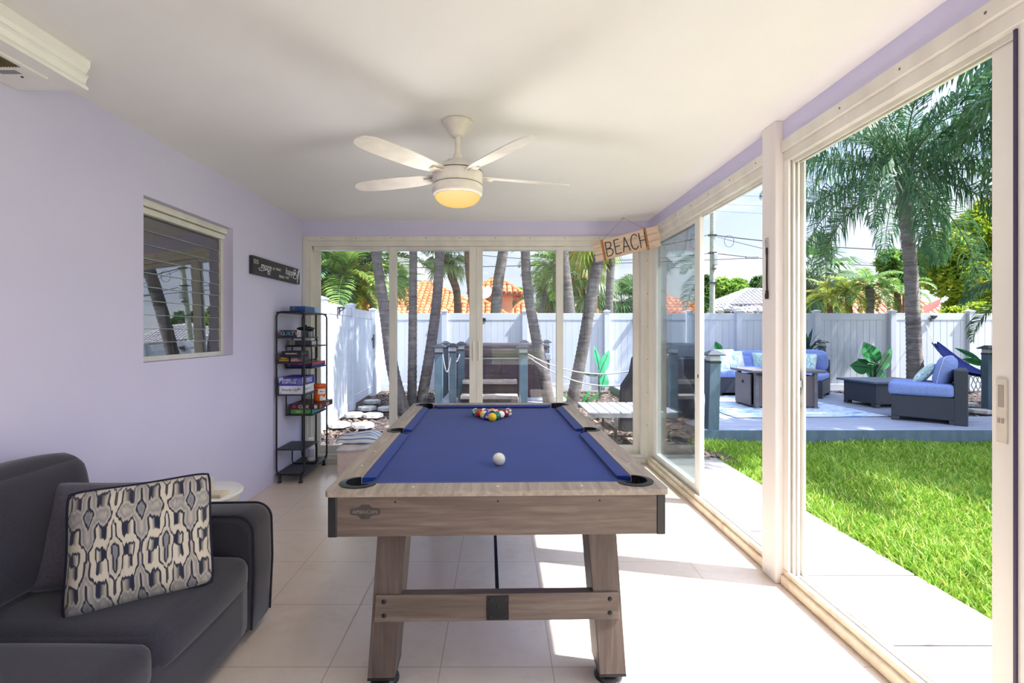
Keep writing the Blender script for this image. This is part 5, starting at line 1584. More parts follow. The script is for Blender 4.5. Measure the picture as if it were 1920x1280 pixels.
rope(P(990, 668, 7.86), P(1240, 700, 7.68), .32, 'lower pale rope sagging across the fence from the tub post')
rope(P(829, 655, 7.9), P(845, 670, 8.2), .30, 'short pale rope looped between the left tub posts')
rope(P(852, 676, 8.22), P(862, 664, 8.7), .06, 'short pale rope between the middle and right tub-side posts')

# ------------------------------------------------------------------ hot tub and steps
TX0, TX1, TY0, TY1 = -.86, .93, 9.0, 10.8
ht = thing('hot_tub', 'brown clad hot tub with a brown vinyl cover against the back fence', 'hot tub', ((TX0 + TX1) / 2, 9.9, DZ))
mb = MB().bbox(TX0, TX1, TY0, TY1, DZ + .04, .86, .03, 0)
mb.build('cabinet', M_tub, ht)
mb = MB()
for i in range(1, 6): mb.box(TX0 + (TX1 - TX0) * i / 6 - .004, TX0 + (TX1 - TX0) * i / 6 + .004, TY0 - .003, TY0, DZ + .05, .84)
mb.build('cabinet_seams', simple('tub_seam', (70, 58, 60), rough=.7), ht)
MB().box(TX0 - .0, TX1 + .0, TY0 - .01, TY1, DZ, DZ + .045).build('base_trim', M_vinyl, ht)
MB().bbox(TX0 - .02, TX1 + .02, TY0 - .02, TY1 + .02, .855, .885, .01).build('shell_lip', M_lens, ht)
MB().bbox(TX1 - .12, TX1 + .03, TY0 - .03, TY0 + .12, .84, .96, .02).build('white_corner', M_vinyl, ht)
c = MB().bbox(TX0 - .03, TX1 - .12, TY0 - .03, TY1 + .02, .884, 1.05, .03).bbox(TX0 - .02, TX1 - .03, TY0 + .04, TY1 + .02, 1.02, 1.115, .03)
c.build('cover', M_tubcover, ht)
MB().bbox(TX0 - .02, TX1 - .15, TY0 - .05, TY0 - .028, .90, .98, .01).build('cover_skirt', simple('dark_cover_skirt', (74, 58, 60), rough=.5), ht)
s = thing('tub_steps', 'dark two-tread steps with pale treads in front of the hot tub', 'steps', (0, 8.5, -.04))
sx0, sx1 = PX(867, 8.35), PX(970, 8.3)
MB().bbox(sx0, sx1, 8.30, 8.64, .47, .525, .008).build('tread', M_tread, s)
MB().bbox(sx0 - .01, sx1 + .0, 8.00, 8.33, .255, .31, .008).build('tread', M_tread, s)
MB().box(sx0 + .02, sx1 - .02, 8.34, 8.37, .30, .47).build('riser', M_tubstep, s)
MB().box(sx0 + .02, sx1 - .02, 8.04, 8.07, -.04, .256).build('riser', M_tubstep, s)
for x in (sx0, sx1 - .03): MB().poly([[(8.02, -.04), (8.62, -.04), (8.62, .475), (8.32, .475), (8.32, .26), (8.02, .26)]], x, x + .03, 0, Matrix(((0, 0, 1, 0), (1, 0, 0, 0), (0, 1, 0, 0), (0, 0, 0, 1)))).build('side_panel', M_tubstep, s)

# stepping stones along the left fence
def hexagon(r, rz=0): return [(r * math.cos(rz + i * PI / 3), r * math.sin(rz + i * PI / 3)) for i in range(6)]
stones = [(-2.45, 9.45, 'farthest, by the gate'), (-2.33, 8.64, 'second row from the gate, left'), (-1.97, 8.6, 'second row from the gate, right'), (-2.36, 7.95, 'third row from the gate, left'), (-2.04, 7.92, 'third row from the gate, right'), (-2.33, 7.12, 'nearest the window, left'), (-1.97, 7.08, 'nearest the window, right')]
proto = None
for i, (x, y, w_) in enumerate(stones):
    if proto is None:
        proto = MB().poly([hexagon(.165)], -.04, .02).build('stepping_stone', M_stone, bevel=.01); proto.location = (0, 0, 0)
        proto.data.transform(Matrix.Translation((0, 0, -.02)))
        o = proto
    else: o = proto.copy(); COL.objects.link(o)
    o.location = (x, y, .0); o.rotation_euler = (0, 0, .1 * (i % 3))
    tag(o, 'pale hexagonal stepping stone along the left fence, ' + w_, 'stepping stone', 'hexagonal stepping stones')
for i, (px, py, Y) in enumerate([(1838, 772, 8.2), (1812, 760, 9.0)]):
    o = proto.copy(); COL.objects.link(o); o.location = (PX(px, Y), Y, .02); o.rotation_euler = (0, 0, .3)
    tag(o, ['pale hexagonal stone in the mulch below the hammock, nearer one', 'pale hexagonal stone in the mulch below the hammock, farther one'][i], 'stepping stone', 'hexagonal stepping stones')

# slatted bench outside the far window
bn2 = thing('slatted_bench', 'pale grey slatted bench just outside the far window', 'bench', (1.6, 6.2, -.05))
zb_ = .41
for i in range(7):
    x = 1.06 + i * .132
    MB().bbox(x, x + .113, 5.82, 6.62, zb_ - .022, zb_, .004).build('slat', M_deckgrey_l if 'M_deckgrey_l' in globals() else simple('pale_bench_slats', (186, 192, 204), rough=.5), bn2)
MB().box(1.06, 1.98, 5.83, 5.86, zb_ - .07, zb_ - .022).box(1.06, 1.98, 6.58, 6.61, zb_ - .07, zb_ - .022).build('frame', simple('grey_bench_frame', (150, 154, 160), rough=.5), bn2)
for x in (1.38, 1.86):
    for y in (5.85, 6.56): MB().bbox(x, x + .03, y, y + .03, -.055, zb_ - .068, .003).build('leg', M_black, bn2)
MB().box(1.39, 1.88, 5.86, 5.875, .1, .12).build('stretcher', M_black, bn2)

# covered grill at the deck's near corner
gr = thing('covered_grill', 'grill under a charcoal fabric cover beside the deck', 'grill', (2.3, 7.2, -.05))
prof = [(.56, 0), (.55, .3), (.52, .62), (.40, .80), (.36, 1.02), (.30, 1.10), (.12, 1.13), (0, 1.13)]
vs, fs = [], []
n = 36
for (r, z) in prof:
    for j in range(n):
        t = 2 * PI * j / n
        k = 1 + .035 * math.sin(9 * t + z * 3) * (1 - z / 1.2)
        sq = 1 / max(abs(math.cos(t)), abs(math.sin(t))) ** .7
        vs.append((.95 * r * sq * math.cos(t) * k, .55 * r * sq * math.sin(t) * k, z))
for i in range(len(prof) - 1):
    for j in range(n): fs.append((i * n + j, i * n + (j + 1) % n, (i + 1) * n + (j + 1) % n, (i + 1) * n + j))
MB().add(vs, fs, 0, True).build('cover', M_cover, gr, local=True)
for x in (-.3, .3): MB().cyl((x, -.12, 0), (x, -.08, 0), .0, .0, 6) if False else None
MB().tube([(-.34, -.2, .55), (0, -.26, .5), (.34, -.2, .55)], .008, 6).build('cover_strap', M_black, gr, local=True)

# ------------------------------------------------------------------ painted metal leaf plants
def leaf_shape(L, w_, bend=.15, n=8):
    """one curved leaf blade along +y"""
    vs, fs = [], []
    for i in range(n + 1):
        t = i / n
        hw = w_ / 2 * (math.sin(PI * min(1, t * 1.02) ** .8) ** .8 if 0 < t < 1 else 0.02)
        z = -bend * L * t * t
        vs += [(-hw, L * t, z), (0, L * t, z - .12 * hw), (hw, L * t, z)]
    for i in range(n):
        a = i * 3
        fs += [(a, a + 1, a + 4, a + 3), (a + 1, a + 2, a + 5, a + 4)]
    return vs, fs
def leaf_plant(name, label, base, leaves, stem_r=.008, mats=(None, None), zbase=0):
    """leaves: (tip centre px, py, Y, length, width, in-picture angle deg (0 = up), material)"""
    r = thing(name, label, 'plant', base)
    for (px, py, Y, L, w_, ang, m, yaw) in leaves:
        c = P(px, py, Y)
        a = math.radians(ang)
        up = Vector((math.sin(a), .25, math.cos(a))); right = Vector((math.cos(a) * math.cos(yaw), math.sin(yaw), -math.sin(a) * math.cos(yaw)))
        M = plane_M(c, right, up) @ Matrix.Translation((0, -L / 2, 0))
        vs, fs = leaf_shape(L, w_)
        vv = [Vector(v) for v in vs] + [Vector(v) + Vector((0, 0, -.004)) for v in vs]
        k = len(vs)
        ff = fs + [tuple(i + k for i in f[::-1]) for f in fs]
        lf_ = MB().add(vv, ff, 0, True, M).build('leaf', m, r)
        pts = smooth_path([Vector(base) + Vector((0, 0, .0)), Vector(base).lerp(M @ Vector((0, 0, 0)), .6) + Vector((0, 0, .06)), M @ Vector((0, 0, 0)), M @ Vector((0, L * .8, -.09 * L))], 5)
        MB().tube(pts, stem_r, 6).build('stem', M_stem, lf_)
    return r
M_stem = simple('dark_green_stem', (38, 84, 58), rough=.5)
G1, G2 = M_greenmetal, M_greenmetal2
Yp = 10.2
leaf_plant('metal_leaf_plant', 'teal green metal leaf plant by the back fence post', tuple(P(1124, 762, Yp)), [
    (1120, 667, Yp, .46, .15, 0, G2, .5), (1135, 678, Yp, .58, .22, 30, G2, .1), (1107, 702, Yp, .30, .07, -80, G2, .2), (1133, 712, Yp, .34, .24, 25, G2, .2)])
Yq = 10.9
leaf_plant('metal_leaf_plant', 'bright green metal leaf plant against the fence left of the big palm', tuple(P(1637, 722, Yq)), [
    (1634, 660, Yq, .52, .44, -12, G1, .1), (1666, 672, Yq, .72, .32, 52, G1, .2), (1613, 687, Yq, .36, .34, -80, G1, .1), (1645, 698, Yq, .58, .56, 28, G1, .1), (1627, 677, Yq - .05, .40, .10, -65, M_darkleaf if 'M_darkleaf' in globals() else simple('dark_green_leaf_metal', (30, 92, 56), rough=.5), .3)])
leaf_plant('metal_leaf_plant', 'green metal leaf plant behind the left wicker sofa', tuple(P(1352, 720, 11.1)), [
    (1347, 649, 11.1, .26, .20, -10, G1, .3), (1374, 661, 11.1, .16, .09, 70, G1, .3), (1332, 690, 11.1, .3, .12, -40, G1, .3)])
leaf_plant('metal_leaf_plant', 'dark green metal leaf plant beside the hammock foot', tuple(P(1842, 735, 9.2)), [
    (1816, 662, 9.2, .42, .10, -52, simple('deep_green_leaf_metal', (24, 130, 70), rough=.4), .2), (1828, 677, 9.2, .36, .14, -70, simple('mid_green_leaf_metal', (40, 140, 60), rough=.4), .2), (1851, 690, 9.2, .3, .1, 30, G1, .2)])

# ------------------------------------------------------------------ deck furniture
rg_ = thing('outdoor_rug', 'blue and white streaked outdoor rug on the deck', 'rug', (4.55, 8.2, DZ), math.radians(3))
MB().bbox(-1.15, 1.18, -1.02, 1.15, .0005, .008, .003).build('rug_field', M_rug, rg_, local=True)
mb = MB().tube([(-1.16, -1.03, .005), (1.19, -1.03, .005), (1.19, 1.16, .005), (-1.16, 1.16, .005)], .006, 5, closed=True)
mb.build('rug_border', simple('slate_rug_border', (88, 100, 120), rough=.9), rg_, local=True)

ft = thing('fire_table', 'brown wicker fire pit table with a grey slatted top on the rug', 'table', (4.68, 8.28, DZ + .009))
x0, x1, y0, y1, z0, z1 = 4.17, 5.19, 7.97, 8.6, DZ + .0095, .69
for (x, y) in ((x0, y0), (x1 - .06, y0), (x0, y1 - .06), (x1 - .06, y1 - .06)):
    l = MB().bbox(x, x + .06, y, y + .06, z0, z1, .006).build('leg', M_firetop, ft)
    MB().bbox(x - .012, x + .072, y - .012, y + .072, z0, z0 + .02, .004).build('foot', M_firetop, l)
MB().bbox(x0 + .02, x1 - .02, y0 + .015, y0 + .035, z0 + .03, z1 - .05, .003).build('panel', M_wicker_brown, ft)
MB().bbox(x0 + .02, x1 - .02, y1 - .035, y1 - .015, z0 + .03, z1 - .05, .003).build('panel', M_wicker_brown, ft)
MB().bbox(x1 - .035, x1 - .015, y0 + .03, y1 - .03, z0 + .03, z1 - .05, .003).build('panel', M_wicker_brown, ft)
dd = MB().bbox(x0 - .035, x0 - .012, y0 + .10, y1 - .02, z0 + .03, z1 - .03, .003).build('cabinet_door', simple('grey_brown_door', (110, 100, 102), rough=.5, scale=14, stretch=(1, 1, 8)), ft)
MB().cyl((x0 - .035, y0 + .34, .52), (x0 - .05, y0 + .34, .52), .022, None, 14).build('door_knob', M_black, dd)
MB().box(x0 + .03, x1 - .03, y0 + .03, y1 - .03, z0 + .02, z0 + .04).build('base', M_firetop, ft)
mb = MB()
tx0, tx1, ty0, ty1 = 4.09, 5.30, 7.90, 8.68
for i in range(6):
    a = ty0 + (ty1 - ty0) * i / 6; b = ty0 + (ty1 - ty0) * (i + 1) / 6
    mb.bbox(tx0, tx1, a + .003, b - .003, z1 + .012, z1 + .042, .004)
mb.box(tx0 + .02, tx1 - .02, ty0 + .02, ty1 - .02, z1, z1 + .014)
mb.build('table_top', M_firetop, ft)
MB().bbox(x0 + .03, x0 + .10, y0 - .06, y0 - .02, z1 - .045, z1 - .002, .01).build('gas_valve', M_black, ft)

def wicker_base(r, x0, x1, y0, y1, z0, z1):
    MB().bbox(x0, x1, y0, y1, z0 + .055, z1, .012).build('base', M_wicker, r, local=True)
    for x in (x0, x1 - .09):
        for y in (y0, y1 - .09): MB().bbox(x, x + .09, y, y + .09, z0, z0 + .057, .006).build('leg', M_wicker_frame, r, local=True)
# left sofa: back along its left side, facing right
ws = thing('wicker_sofa', 'charcoal wicker sofa with blue seat on the left of the deck', 'outdoor sofa', (4.18, 9.58, DZ))
wicker_base(ws, .09, .86, 0, 1.5, 0, .345)
MB().bbox(0, .095, -.01, 1.52, .0, .69, .012).build('backrest', M_wicker, ws, local=True)
MB().soft(.10, .87, .0, .74, .346, .50, .04, .012, 8).build('seat_cushion', M_bluecush, ws, local=True)
MB().soft(.10, .87, .76, 1.5, .346, .50, .04, .012, 8).build('seat_cushion', M_bluecush, ws, local=True)
# middle section along the fence, facing the house
wm_ = thing('wicker_sofa', 'charcoal wicker sofa section along the back fence behind the fire table', 'outdoor sofa', (5.08, 10.35, DZ))
wicker_base(wm_, 0, 1.0, 0, .66, 0, .345)
MB().bbox(0, 1.0, .66, .755, 0, .69, .012).build('backrest', M_wicker, wm_, local=True)
MB().soft(.0, 1.0, .0, .66, .346, .50, .04, .012, 8).build('seat_cushion', M_bluecush, wm_, local=True)
MB().soft(.02, .98, .46, .66, .50, .82, .06, .02, 8).build('back_cushion', M_bluecush, wm_, local=True)
# corner seat turned to face the table
wc = thing('wicker_corner_seat', 'charcoal wicker corner seat with a blue back cushion right of the fire table', 'outdoor seat', (6.02, 9.72, DZ), math.radians(-42))
wicker_base(wc, -.40, .40, -.42, .40, 0, .32)
MB().bbox(-.40, .40, .36, .45, 0, .70, .012).build('backrest', M_wicker, wc, local=True)
MB().soft(-.40, .40, -.43, .36, .321, .45, .04, .012, 8).build('seat_cushion', M_bluecush, wc, local=True)
R = Matrix.Rotation(math.radians(12), 4, 'X')
bc = MB().soft(-.38, .38, .1, .27, (.44), .83, .07, .03, 10, 0, Matrix.Translation((0, .12, .02)) @ R).build('back_cushion', M_bluecush, wc, local=True)
# coffee table
ct = thing('wicker_coffee_table', 'low charcoal wicker coffee table between the corner seat and the chair', 'coffee table', (6.62, 8.42, DZ), math.radians(4))
wicker_base(ct, -.46, .46, -.34, .34, 0, .40)
MB().bbox(-.54, .54, -.42, .42, .40, .435, .008).build('table_top', simple('slate_table_top', (84, 96, 120), rough=.5, scale=10), ct, local=True)
# near chair
wk = thing('wicker_armless_chair', 'charcoal wicker lounge chair with blue seat nearest the lawn', 'outdoor chair', (5.62, 7.02, DZ), math.radians(-42))
# local: x runs from the seat front (0) to the back (.81), y away from the viewer
wicker_base(wk, 0, .70, 0, .70, 0, .36)
MB().bbox(.66, .80, -.005, .71, .0, .74, .012).build('backrest', M_wicker, wk, local=True)
MB().soft(-.03, .66, -.02, .71, .365, .535, .035, .015, 10).build('seat_cushion', M_bluecush, wk, local=True)

# outdoor cushions
def local_at(root, p): return wm(root) @ Vector(p)
cz = local_at(wk, (.56, .30, .76))
M = plane_M(cz, (math.cos(.85), math.sin(.85), 0), (.15, -.1, .98))
pillow('round_cushion', 'periwinkle cushion with pale piping against the near chair back', plane_M(local_at(wk, (.575, .34, .70)), tuple((wm(wk).to_3x3() @ Vector((.25, 1, 0)))), tuple(wm(wk).to_3x3() @ Vector((.22, 0, .98)))), .46, .42, .2, M_bluecush, M_bluepipe, .006, seed=1, ear=-.06)
pillow('throw_pillow', 'green and white leaf print pillow on the near wicker chair', plane_M(local_at(wk, (.36, .36, .655)), tuple((wm(wk).to_3x3() @ Vector((.1, 1, 0)))), tuple(wm(wk).to_3x3() @ Vector((.62, 0, .78)))), .40, .36, .13, M_leafprint, M_bluepipe, .004, seed=3, ear=.03)
pillow('throw_pillow', 'green and white leaf print pillow on the corner seat', plane_M(local_at(wc, (-.06, .0, .64)), tuple(wm(wc).to_3x3() @ Vector((1, -.1, 0))), tuple(wm(wc).to_3x3() @ Vector((0, .45, .9)))), .62, .40, .16, M_leafprint, None, seed=4, ear=.04)
pillow('throw_pillow', 'large leaf print pillow propped at the near end of the left wicker sofa', plane_M(P(1362, 676, 9.85), (.95, .3, 0), (-.08, .35, .93)), .52, .50, .17, M_leafprint, None, seed=6, ear=.04)
pillow('throw_pillow', 'pale lilac white pillow behind the large leaf print one', plane_M(P(1376, 677, 10.45), (1, .1, 0), (0, .3, .95)), .46, .46, .15, M_leafprint2, None, seed=7, ear=.04)
pillow('throw_pillow', 'periwinkle and white pillow on the sofa section by the fence', plane_M(P(1402, 681, 10.75), (1, .0, 0), (0, .35, .93)), .46, .36, .15, M_bluecush, M_bluepipe, .004, seed=8, ear=.04)
pillow('throw_pillow', 'small leaf print pillow at the right end of the fence side sofa section', plane_M(P(1429, 678, 10.65), (1, -.1, 0), (0, .3, .95)), .40, .42, .14, M_leafprint, None, seed=9, ear=.04)

# hammock
hm = thing('hammock', 'navy cloth hammock with rope netting hung from the back fence', 'hammock', tuple(P(1790, 720, 9.7)))
top, bot = P(1752, 645, 10.6), P(1868, 707, 9.3)
vs, fs = [], []
n = 14; m = 6
for i in range(n + 1):
    t = i / n
    c = top.lerp(bot, t); c.z -= .22 * math.sin(PI * t) ; wv = .26 + .42 * math.sin(PI * min(1, t * 1.1)) ** .8 * .8
    for j in range(m + 1):
        s_ = j / m - .5
        vs.append((c.x + s_ * wv * 1.3, c.y + s_ * wv * .9, c.z + .32 * (s_ * s_) * wv * 2 + .03 * math.sin(j * 2.2) * (1 - t)))
for i in range(n):
    for j in range(m): q = i * (m + 1) + j; fs.append((q, q + 1, q + m + 2, q + m + 1))
k = len(vs); vs2 = vs + [(v[0], v[1], v[2] - .012) for v in vs]; fs2 = fs + [tuple(a + k for a in f[::-1]) for f in fs]
MB().add(vs2, fs2, 0, True).build('cloth', M_navyfab, hm)
mb = MB()
for i in range(6):
    u = i / 5
    a = P(1820 + 40 * u, 703 + 2 * u, 9.55 - .2 * u)
    for j in range(-1, 2, 2):
        b = P(1822 + 40 * u + j * 9, 722, 9.55 - .2 * u); mb.tube([a, b], .007, 5)
        c = P(1822 + 40 * u + j * 2, 735, 9.55 - .2 * u); mb.tube([b, c], .007, 5)
mb.build('netting', M_rope, hm)
MB().tube(smooth_path([P(1737, 610, 11.5), P(1744, 628, 11.0), top], 5), .008, 6).build('hanging_rope', M_rope, hm)

# ------------------------------------------------------------------ utility pole and wires
up = thing('utility_pole', 'weathered wooden utility pole with a grey transformer beyond the fence', 'utility pole', (PX(1335, 22), 22, -.1))
X = PX(1335, 22)
MB().tube([(X, 22, -.11), (X + .03, 22, 9.5)], [.125, .095], 16).build('pole', M_pole, up)
MB().bbox(X - .02, X + .16, 21.75, 21.9, PZ(498, 22), PZ(476, 22), .03).build('cable_box', simple('grey_cable_box', (170, 176, 180), rough=.5), up)
MB().lathe([(0, 0), (.1, .03), (.12, .12), (0, .16)], 16, (X + .02, 21.85, PZ(507, 22))).build('guard_cone', simple('dark_guard', (110, 116, 120), rough=.5), up)
for py in (441, 474, 530): MB().bbox(X - .14, X + .16, 21.85, 22.12, PZ(py, 22) - .03, PZ(py, 22) + .03, .01).build('bracket', M_capmetal, up)
def wire(a, b, sag, label, r=.012):
    a, b = Vector(a), Vector(b); pts = []
    for i in range(25):
        t = i / 24; p = a.lerp(b, t); p.z -= sag * 4 * t * (1 - t); pts.append(p)
    tag(MB().tube(pts, r, 5).build('overhead_wire', M_wire), label, 'wire', 'overhead wires')
def wire_px(p0, p1, Y, sag, label, r=.012): wire(P(*p0, Y), P(*p1, Y), sag, label, r)
wire_px((1335, 440), (1960, 470), 21.9, .3, 'thick upper cable running right from the utility pole', .028)
wire_px((1335, 441), (1960, 490), 21.95, .8, 'thin loose cable just under the thick upper cable', .012)
wire_px((1335, 474), (1960, 492), 21.9, .35, 'lower cable running right from the utility pole', .02)
wire_px((1335, 438), (950, 452), 21.9, .6, 'upper cable running left from the utility pole', .016)
wire_px((1335, 474), (900, 478), 21.9, .3, 'lower cable running left from the utility pole', .016)
wire_px((1280, 360), (2000, 372), 30, .3, 'highest thin power line above the open door', .012)
wire_px((1280, 378), (2000, 388), 30, .3, 'second thin power line above the open door', .009)
wire_px((1280, 392), (2000, 402), 30, .3, 'third thin power line above the open door', .009)
wire_px((420, 503), (1400, 484), 18, .12, 'black cable crossing above the tiled roof', .014)
wire_px((1480, 486), (2050, 492), 26, .2, 'thin wire crossing behind the big palm trunk', .012)
X2 = P(1366, 0, 21.85)
pts = [(PX(1367 + 9 * math.sin(t), 21.8), 21.8, PZ(452 - 11 * math.cos(t) , 21.8)) for t in [i * 2 * PI / 20 for i in range(20)]]
tag(MB().tube(pts, .010, 5, closed=True).build('cable_coil', M_wire), 'coil of spare cable hanging below the upper cable', 'cable coil')
mb = MB().bbox(PX(1398, 21.8), PX(1422, 21.8), 21.75, 21.85, PZ(485, 21.8), PZ(480, 21.8), .02)
tag(mb.build('splice_case', simple('grey_splice_case', (138, 142, 148), rough=.5)), 'grey splice case hanging on the lower cable', 'cable box')

# ------------------------------------------------------------------ neighbouring houses
def tiled_plane(mb, p0, p1, top0, top1, tw=.30, th=.38, seg=4, mi=0):
    """barrel tiles over the roof face: eave p0->p1, ridge top0->top1 (top0 above the p0 side)"""
    p0, p1, q0, q1 = (Vector(p) for p in (p0, p1, top0, top1))
    U = (p1 - p0); L = U.length; U.normalize()
    nrm = U.cross((q0 - p0) if (q0 - p0).length > (q1 - p1).length else (q1 - p1)).normalized()
    if nrm.z < 0: nrm = -nrm
    W = nrm.cross(U).normalized()
    if W.z < 0: W = -W
    a0, a1 = (q0 - p0).dot(U), (q1 - p0).dot(U); H = (q0 - p0).dot(W)
    b = len(mb.v)
    mb.add([p0, p1, q1, q0], [(0, 1, 2, 3)], mi)
    n = max(1, int(L / tw)); w_ = L / n
    for i in range(n):
        u = (i + .5) * w_
        v = H
        if a0 > 1e-3 and u < a0: v = min(v, H * u / a0)
        if a1 < L - 1e-3 and u > a1: v = min(v, H * (L - u) / (L - a1))
        if a0 < -1e-3 or a1 > L + 1e-3: pass
        m = int(math.ceil(v / th))
        for k in range(m):
            v0, v1 = k * th, min((k + 1) * th + .04, v)
            vs = []
            for (vv, lift) in ((v0, .05), (v1, .012)):
                for j in range(seg + 1):
                    t = PI * j / seg
                    vs.append(p0 + U * (u - math.cos(t) * w_ * .42) + W * vv + nrm * (lift + math.sin(t) * w_ * .34))
            fs = [(j, j + 1, seg + 2 + j, seg + 1 + j) for j in range(seg)] + [tuple(range(seg + 1))]
            mb.add(vs, fs, mi, False)
def ridge(mb, a, b, r=.13, mi=0):
    a, b = Vector(a), Vector(b); d = b - a; n = max(1, int(d.length / .4))
    for i in range(n):
        p, q = a + d * (i / n), a + d * ((i + 1.1) / n)
        mb.tube([p, q], [r * 1.1, r * .9], 8, mi, True)
def hip(mb, x0, x1, y0, y1, ze, zr, mi=0, tw=.3, inset=None):
    """hip roof over a rectangle"""
    hw = min(x1 - x0, y1 - y0) / 2 if inset is None else inset
    if (x1 - x0) >= (y1 - y0): r0, r1 = (x0 + hw, (y0 + y1) / 2, zr), (x1 - hw, (y0 + y1) / 2, zr)
    else: r0, r1 = ((x0 + x1) / 2, y0 + hw, zr), ((x0 + x1) / 2, y1 - hw, zr)
    A, B, C_, D = (x0, y0, ze), (x1, y0, ze), (x1, y1, ze), (x0, y1, ze)
    if (x1 - x0) >= (y1 - y0):
        tiled_plane(mb, A, B, r0, r1, tw, mi=mi); tiled_plane(mb, B, C_, r1, r1, tw, mi=mi); tiled_plane(mb, C_, D, r1, r0, tw, mi=mi); tiled_plane(mb, D, A, r0, r0, tw, mi=mi)
    else:
        tiled_plane(mb, A, B, r0, r0, tw, mi=mi); tiled_plane(mb, B, C_, r0, r1, tw, mi=mi); tiled_plane(mb, C_, D, r1, r1, tw, mi=mi); tiled_plane(mb, D, A, r1, r0, tw, mi=mi)
    for a, b in ((A, r0), (B, r0 if (x1 - x0) < (y1 - y0) else r1), (r0, r1), (D, r0 if (x1 - x0) >= (y1 - y0) else r1), (C_, r1)):
        if (Vector(a) - Vector(b)).length > .1: ridge(mb, a, b, .13, mi)
# house 1: main hip roof, raised block on its right, lower wing in front
h1 = thing('house', 'peach house with an orange barrel tile roof behind the left part of the fence', 'house', (-3, 30, -.1))
Y1 = 26.0
MB().box(-7.6, -.5, Y1 + .6, 33.6, -.1, 2.25).build('wall', M_peach, h1)
mb = MB(); hip(mb, -8.6, -.2, Y1, 34.2, 2.22, 4.35)
mb.build('roof', M_tile, h1)
MB().box(-1.25, .75, 27.6, 33, -.1, 3.5).build('upper_wall', M_peach, h1)
mb = MB(); hip(mb, -1.7, 1.32, 27.0, 33.6, 3.44, 4.5)
mb.build('upper_roof', M_tile, h1)
MB().box(-1.7, 1.32, 26.98, 27.02, 3.32, 3.44).build('fascia', simple('brown_fascia', (120, 78, 64), rough=.6), h1)
mb = MB(); tiled_plane(mb, (-1.4, 24.6, 2.2), (.45, 24.6, 2.2), (-2.6, 27.4, 3.3), (-1.3, 27.4, 3.3), mi=0) if False else None
mb = MB(); hip(mb, -3.2, .5, 24.4, 28.6, 2.1, 3.25)
mb.build('wing_roof', simple('shaded_mix_tiles', (206, 128, 88), (178, 100, 72), rough=.8, scale=4) if False else M_tile, h1)
MB().box(-2.9, .2, 25, 28, -.1, 2.15).build('wing_wall', M_peach, h1)
mb = MB(); hip(mb, .2, 2.6, 27.8, 33, 2.2, 3.1); mb.build('porch_roof', M_tile, h1)
MB().box(.5, 2.3, 28.2, 32.6, -.1, 2.2).build('porch_wall', M_peach, h1)
# house 2: far pale pink house
h2 = thing('house', 'far pale pink house with a faded tile roof behind the middle palms', 'house', (6.4, 50, -.1))
MB().box(3.6, 10.5, 48.6, 56, -.1, 3.15).build('wall', M_pinkstucco, h2)
mb = MB(); hip(mb, 3.2, 11, 48, 57, 3.1, 5.2, 0, .6); mb.build('roof', M_tile_pink, h2)
for x in (9.4, 10.0, 4.6): MB().box(x, x + .35, 48.55, 48.6, 2.4, 3.0).build('window', M_darkpane, h2)
# house 3: white house right of the pole
h3 = thing('house', 'white house with a pale grey tile roof right of the utility pole', 'house', (18, 36, -.1))
Y3 = 31.0
Ym = Y3 + 2.5
MB().box(PX(1374, Ym), PX(1535, Ym), Ym + .5, Ym + 5, -.1, PZ(571, Ym)).build('wall', M_whitestucco, h3)
mb = MB(); hip(mb, PX(1362, Ym), PX(1560, Ym), Ym, Ym + 5.6, PZ(572, Ym), PZ(543, Ym + 2.8), 0, .3); mb.build('roof', M_tile_white, h3)
Y3 = Ym
for px in (1384, 1391):
    f_ = MB().bbox(PX(px - 2.2, Y3 + .4), PX(px + 2.2, Y3 + .4), Y3 + .40, Y3 + .5, PZ(582, Y3), PZ(573, Y3), .02).build('window', M_whitestucco, h3)
    MB().box(PX(px - 1.4, Y3 + .4), PX(px + 1.4, Y3 + .4), Y3 + .38, Y3 + .4, PZ(581, Y3), PZ(574, Y3)).build('pane', M_darkpane, f_)
f_ = MB().box(PX(1398, Y3 + .4), PX(1408, Y3 + .4), Y3 + .2, Y3 + .5, PZ(581, Y3), PZ(576, Y3)).build('awning', M_teal, h3)
mb = MB(); hip(mb, PX(1340, 32), PX(1378, 32), 31, 34, PZ(586, 32), PZ(574, 32.5), 0, .45); mb.build('wing_roof', M_tile_white, h3)
mb = MB(); hip(mb, PX(1400, 30), PX(1445, 30), 29.5, 33, PZ(588, 30), PZ(577, 31), 0, .45); mb.build('porch_roof', M_tile_white, h3)
MB().box(PX(1344, 32), PX(1374, 32), 31.4, 33.6, -.1, PZ(587, 32)).build('wing_wall', M_whitestucco, h3)
MB().box(PX(1404, 30), PX(1441, 30), 29.9, 32.6, -.1, PZ(589, 30)).build('porch_wall', M_whitestucco, h3)
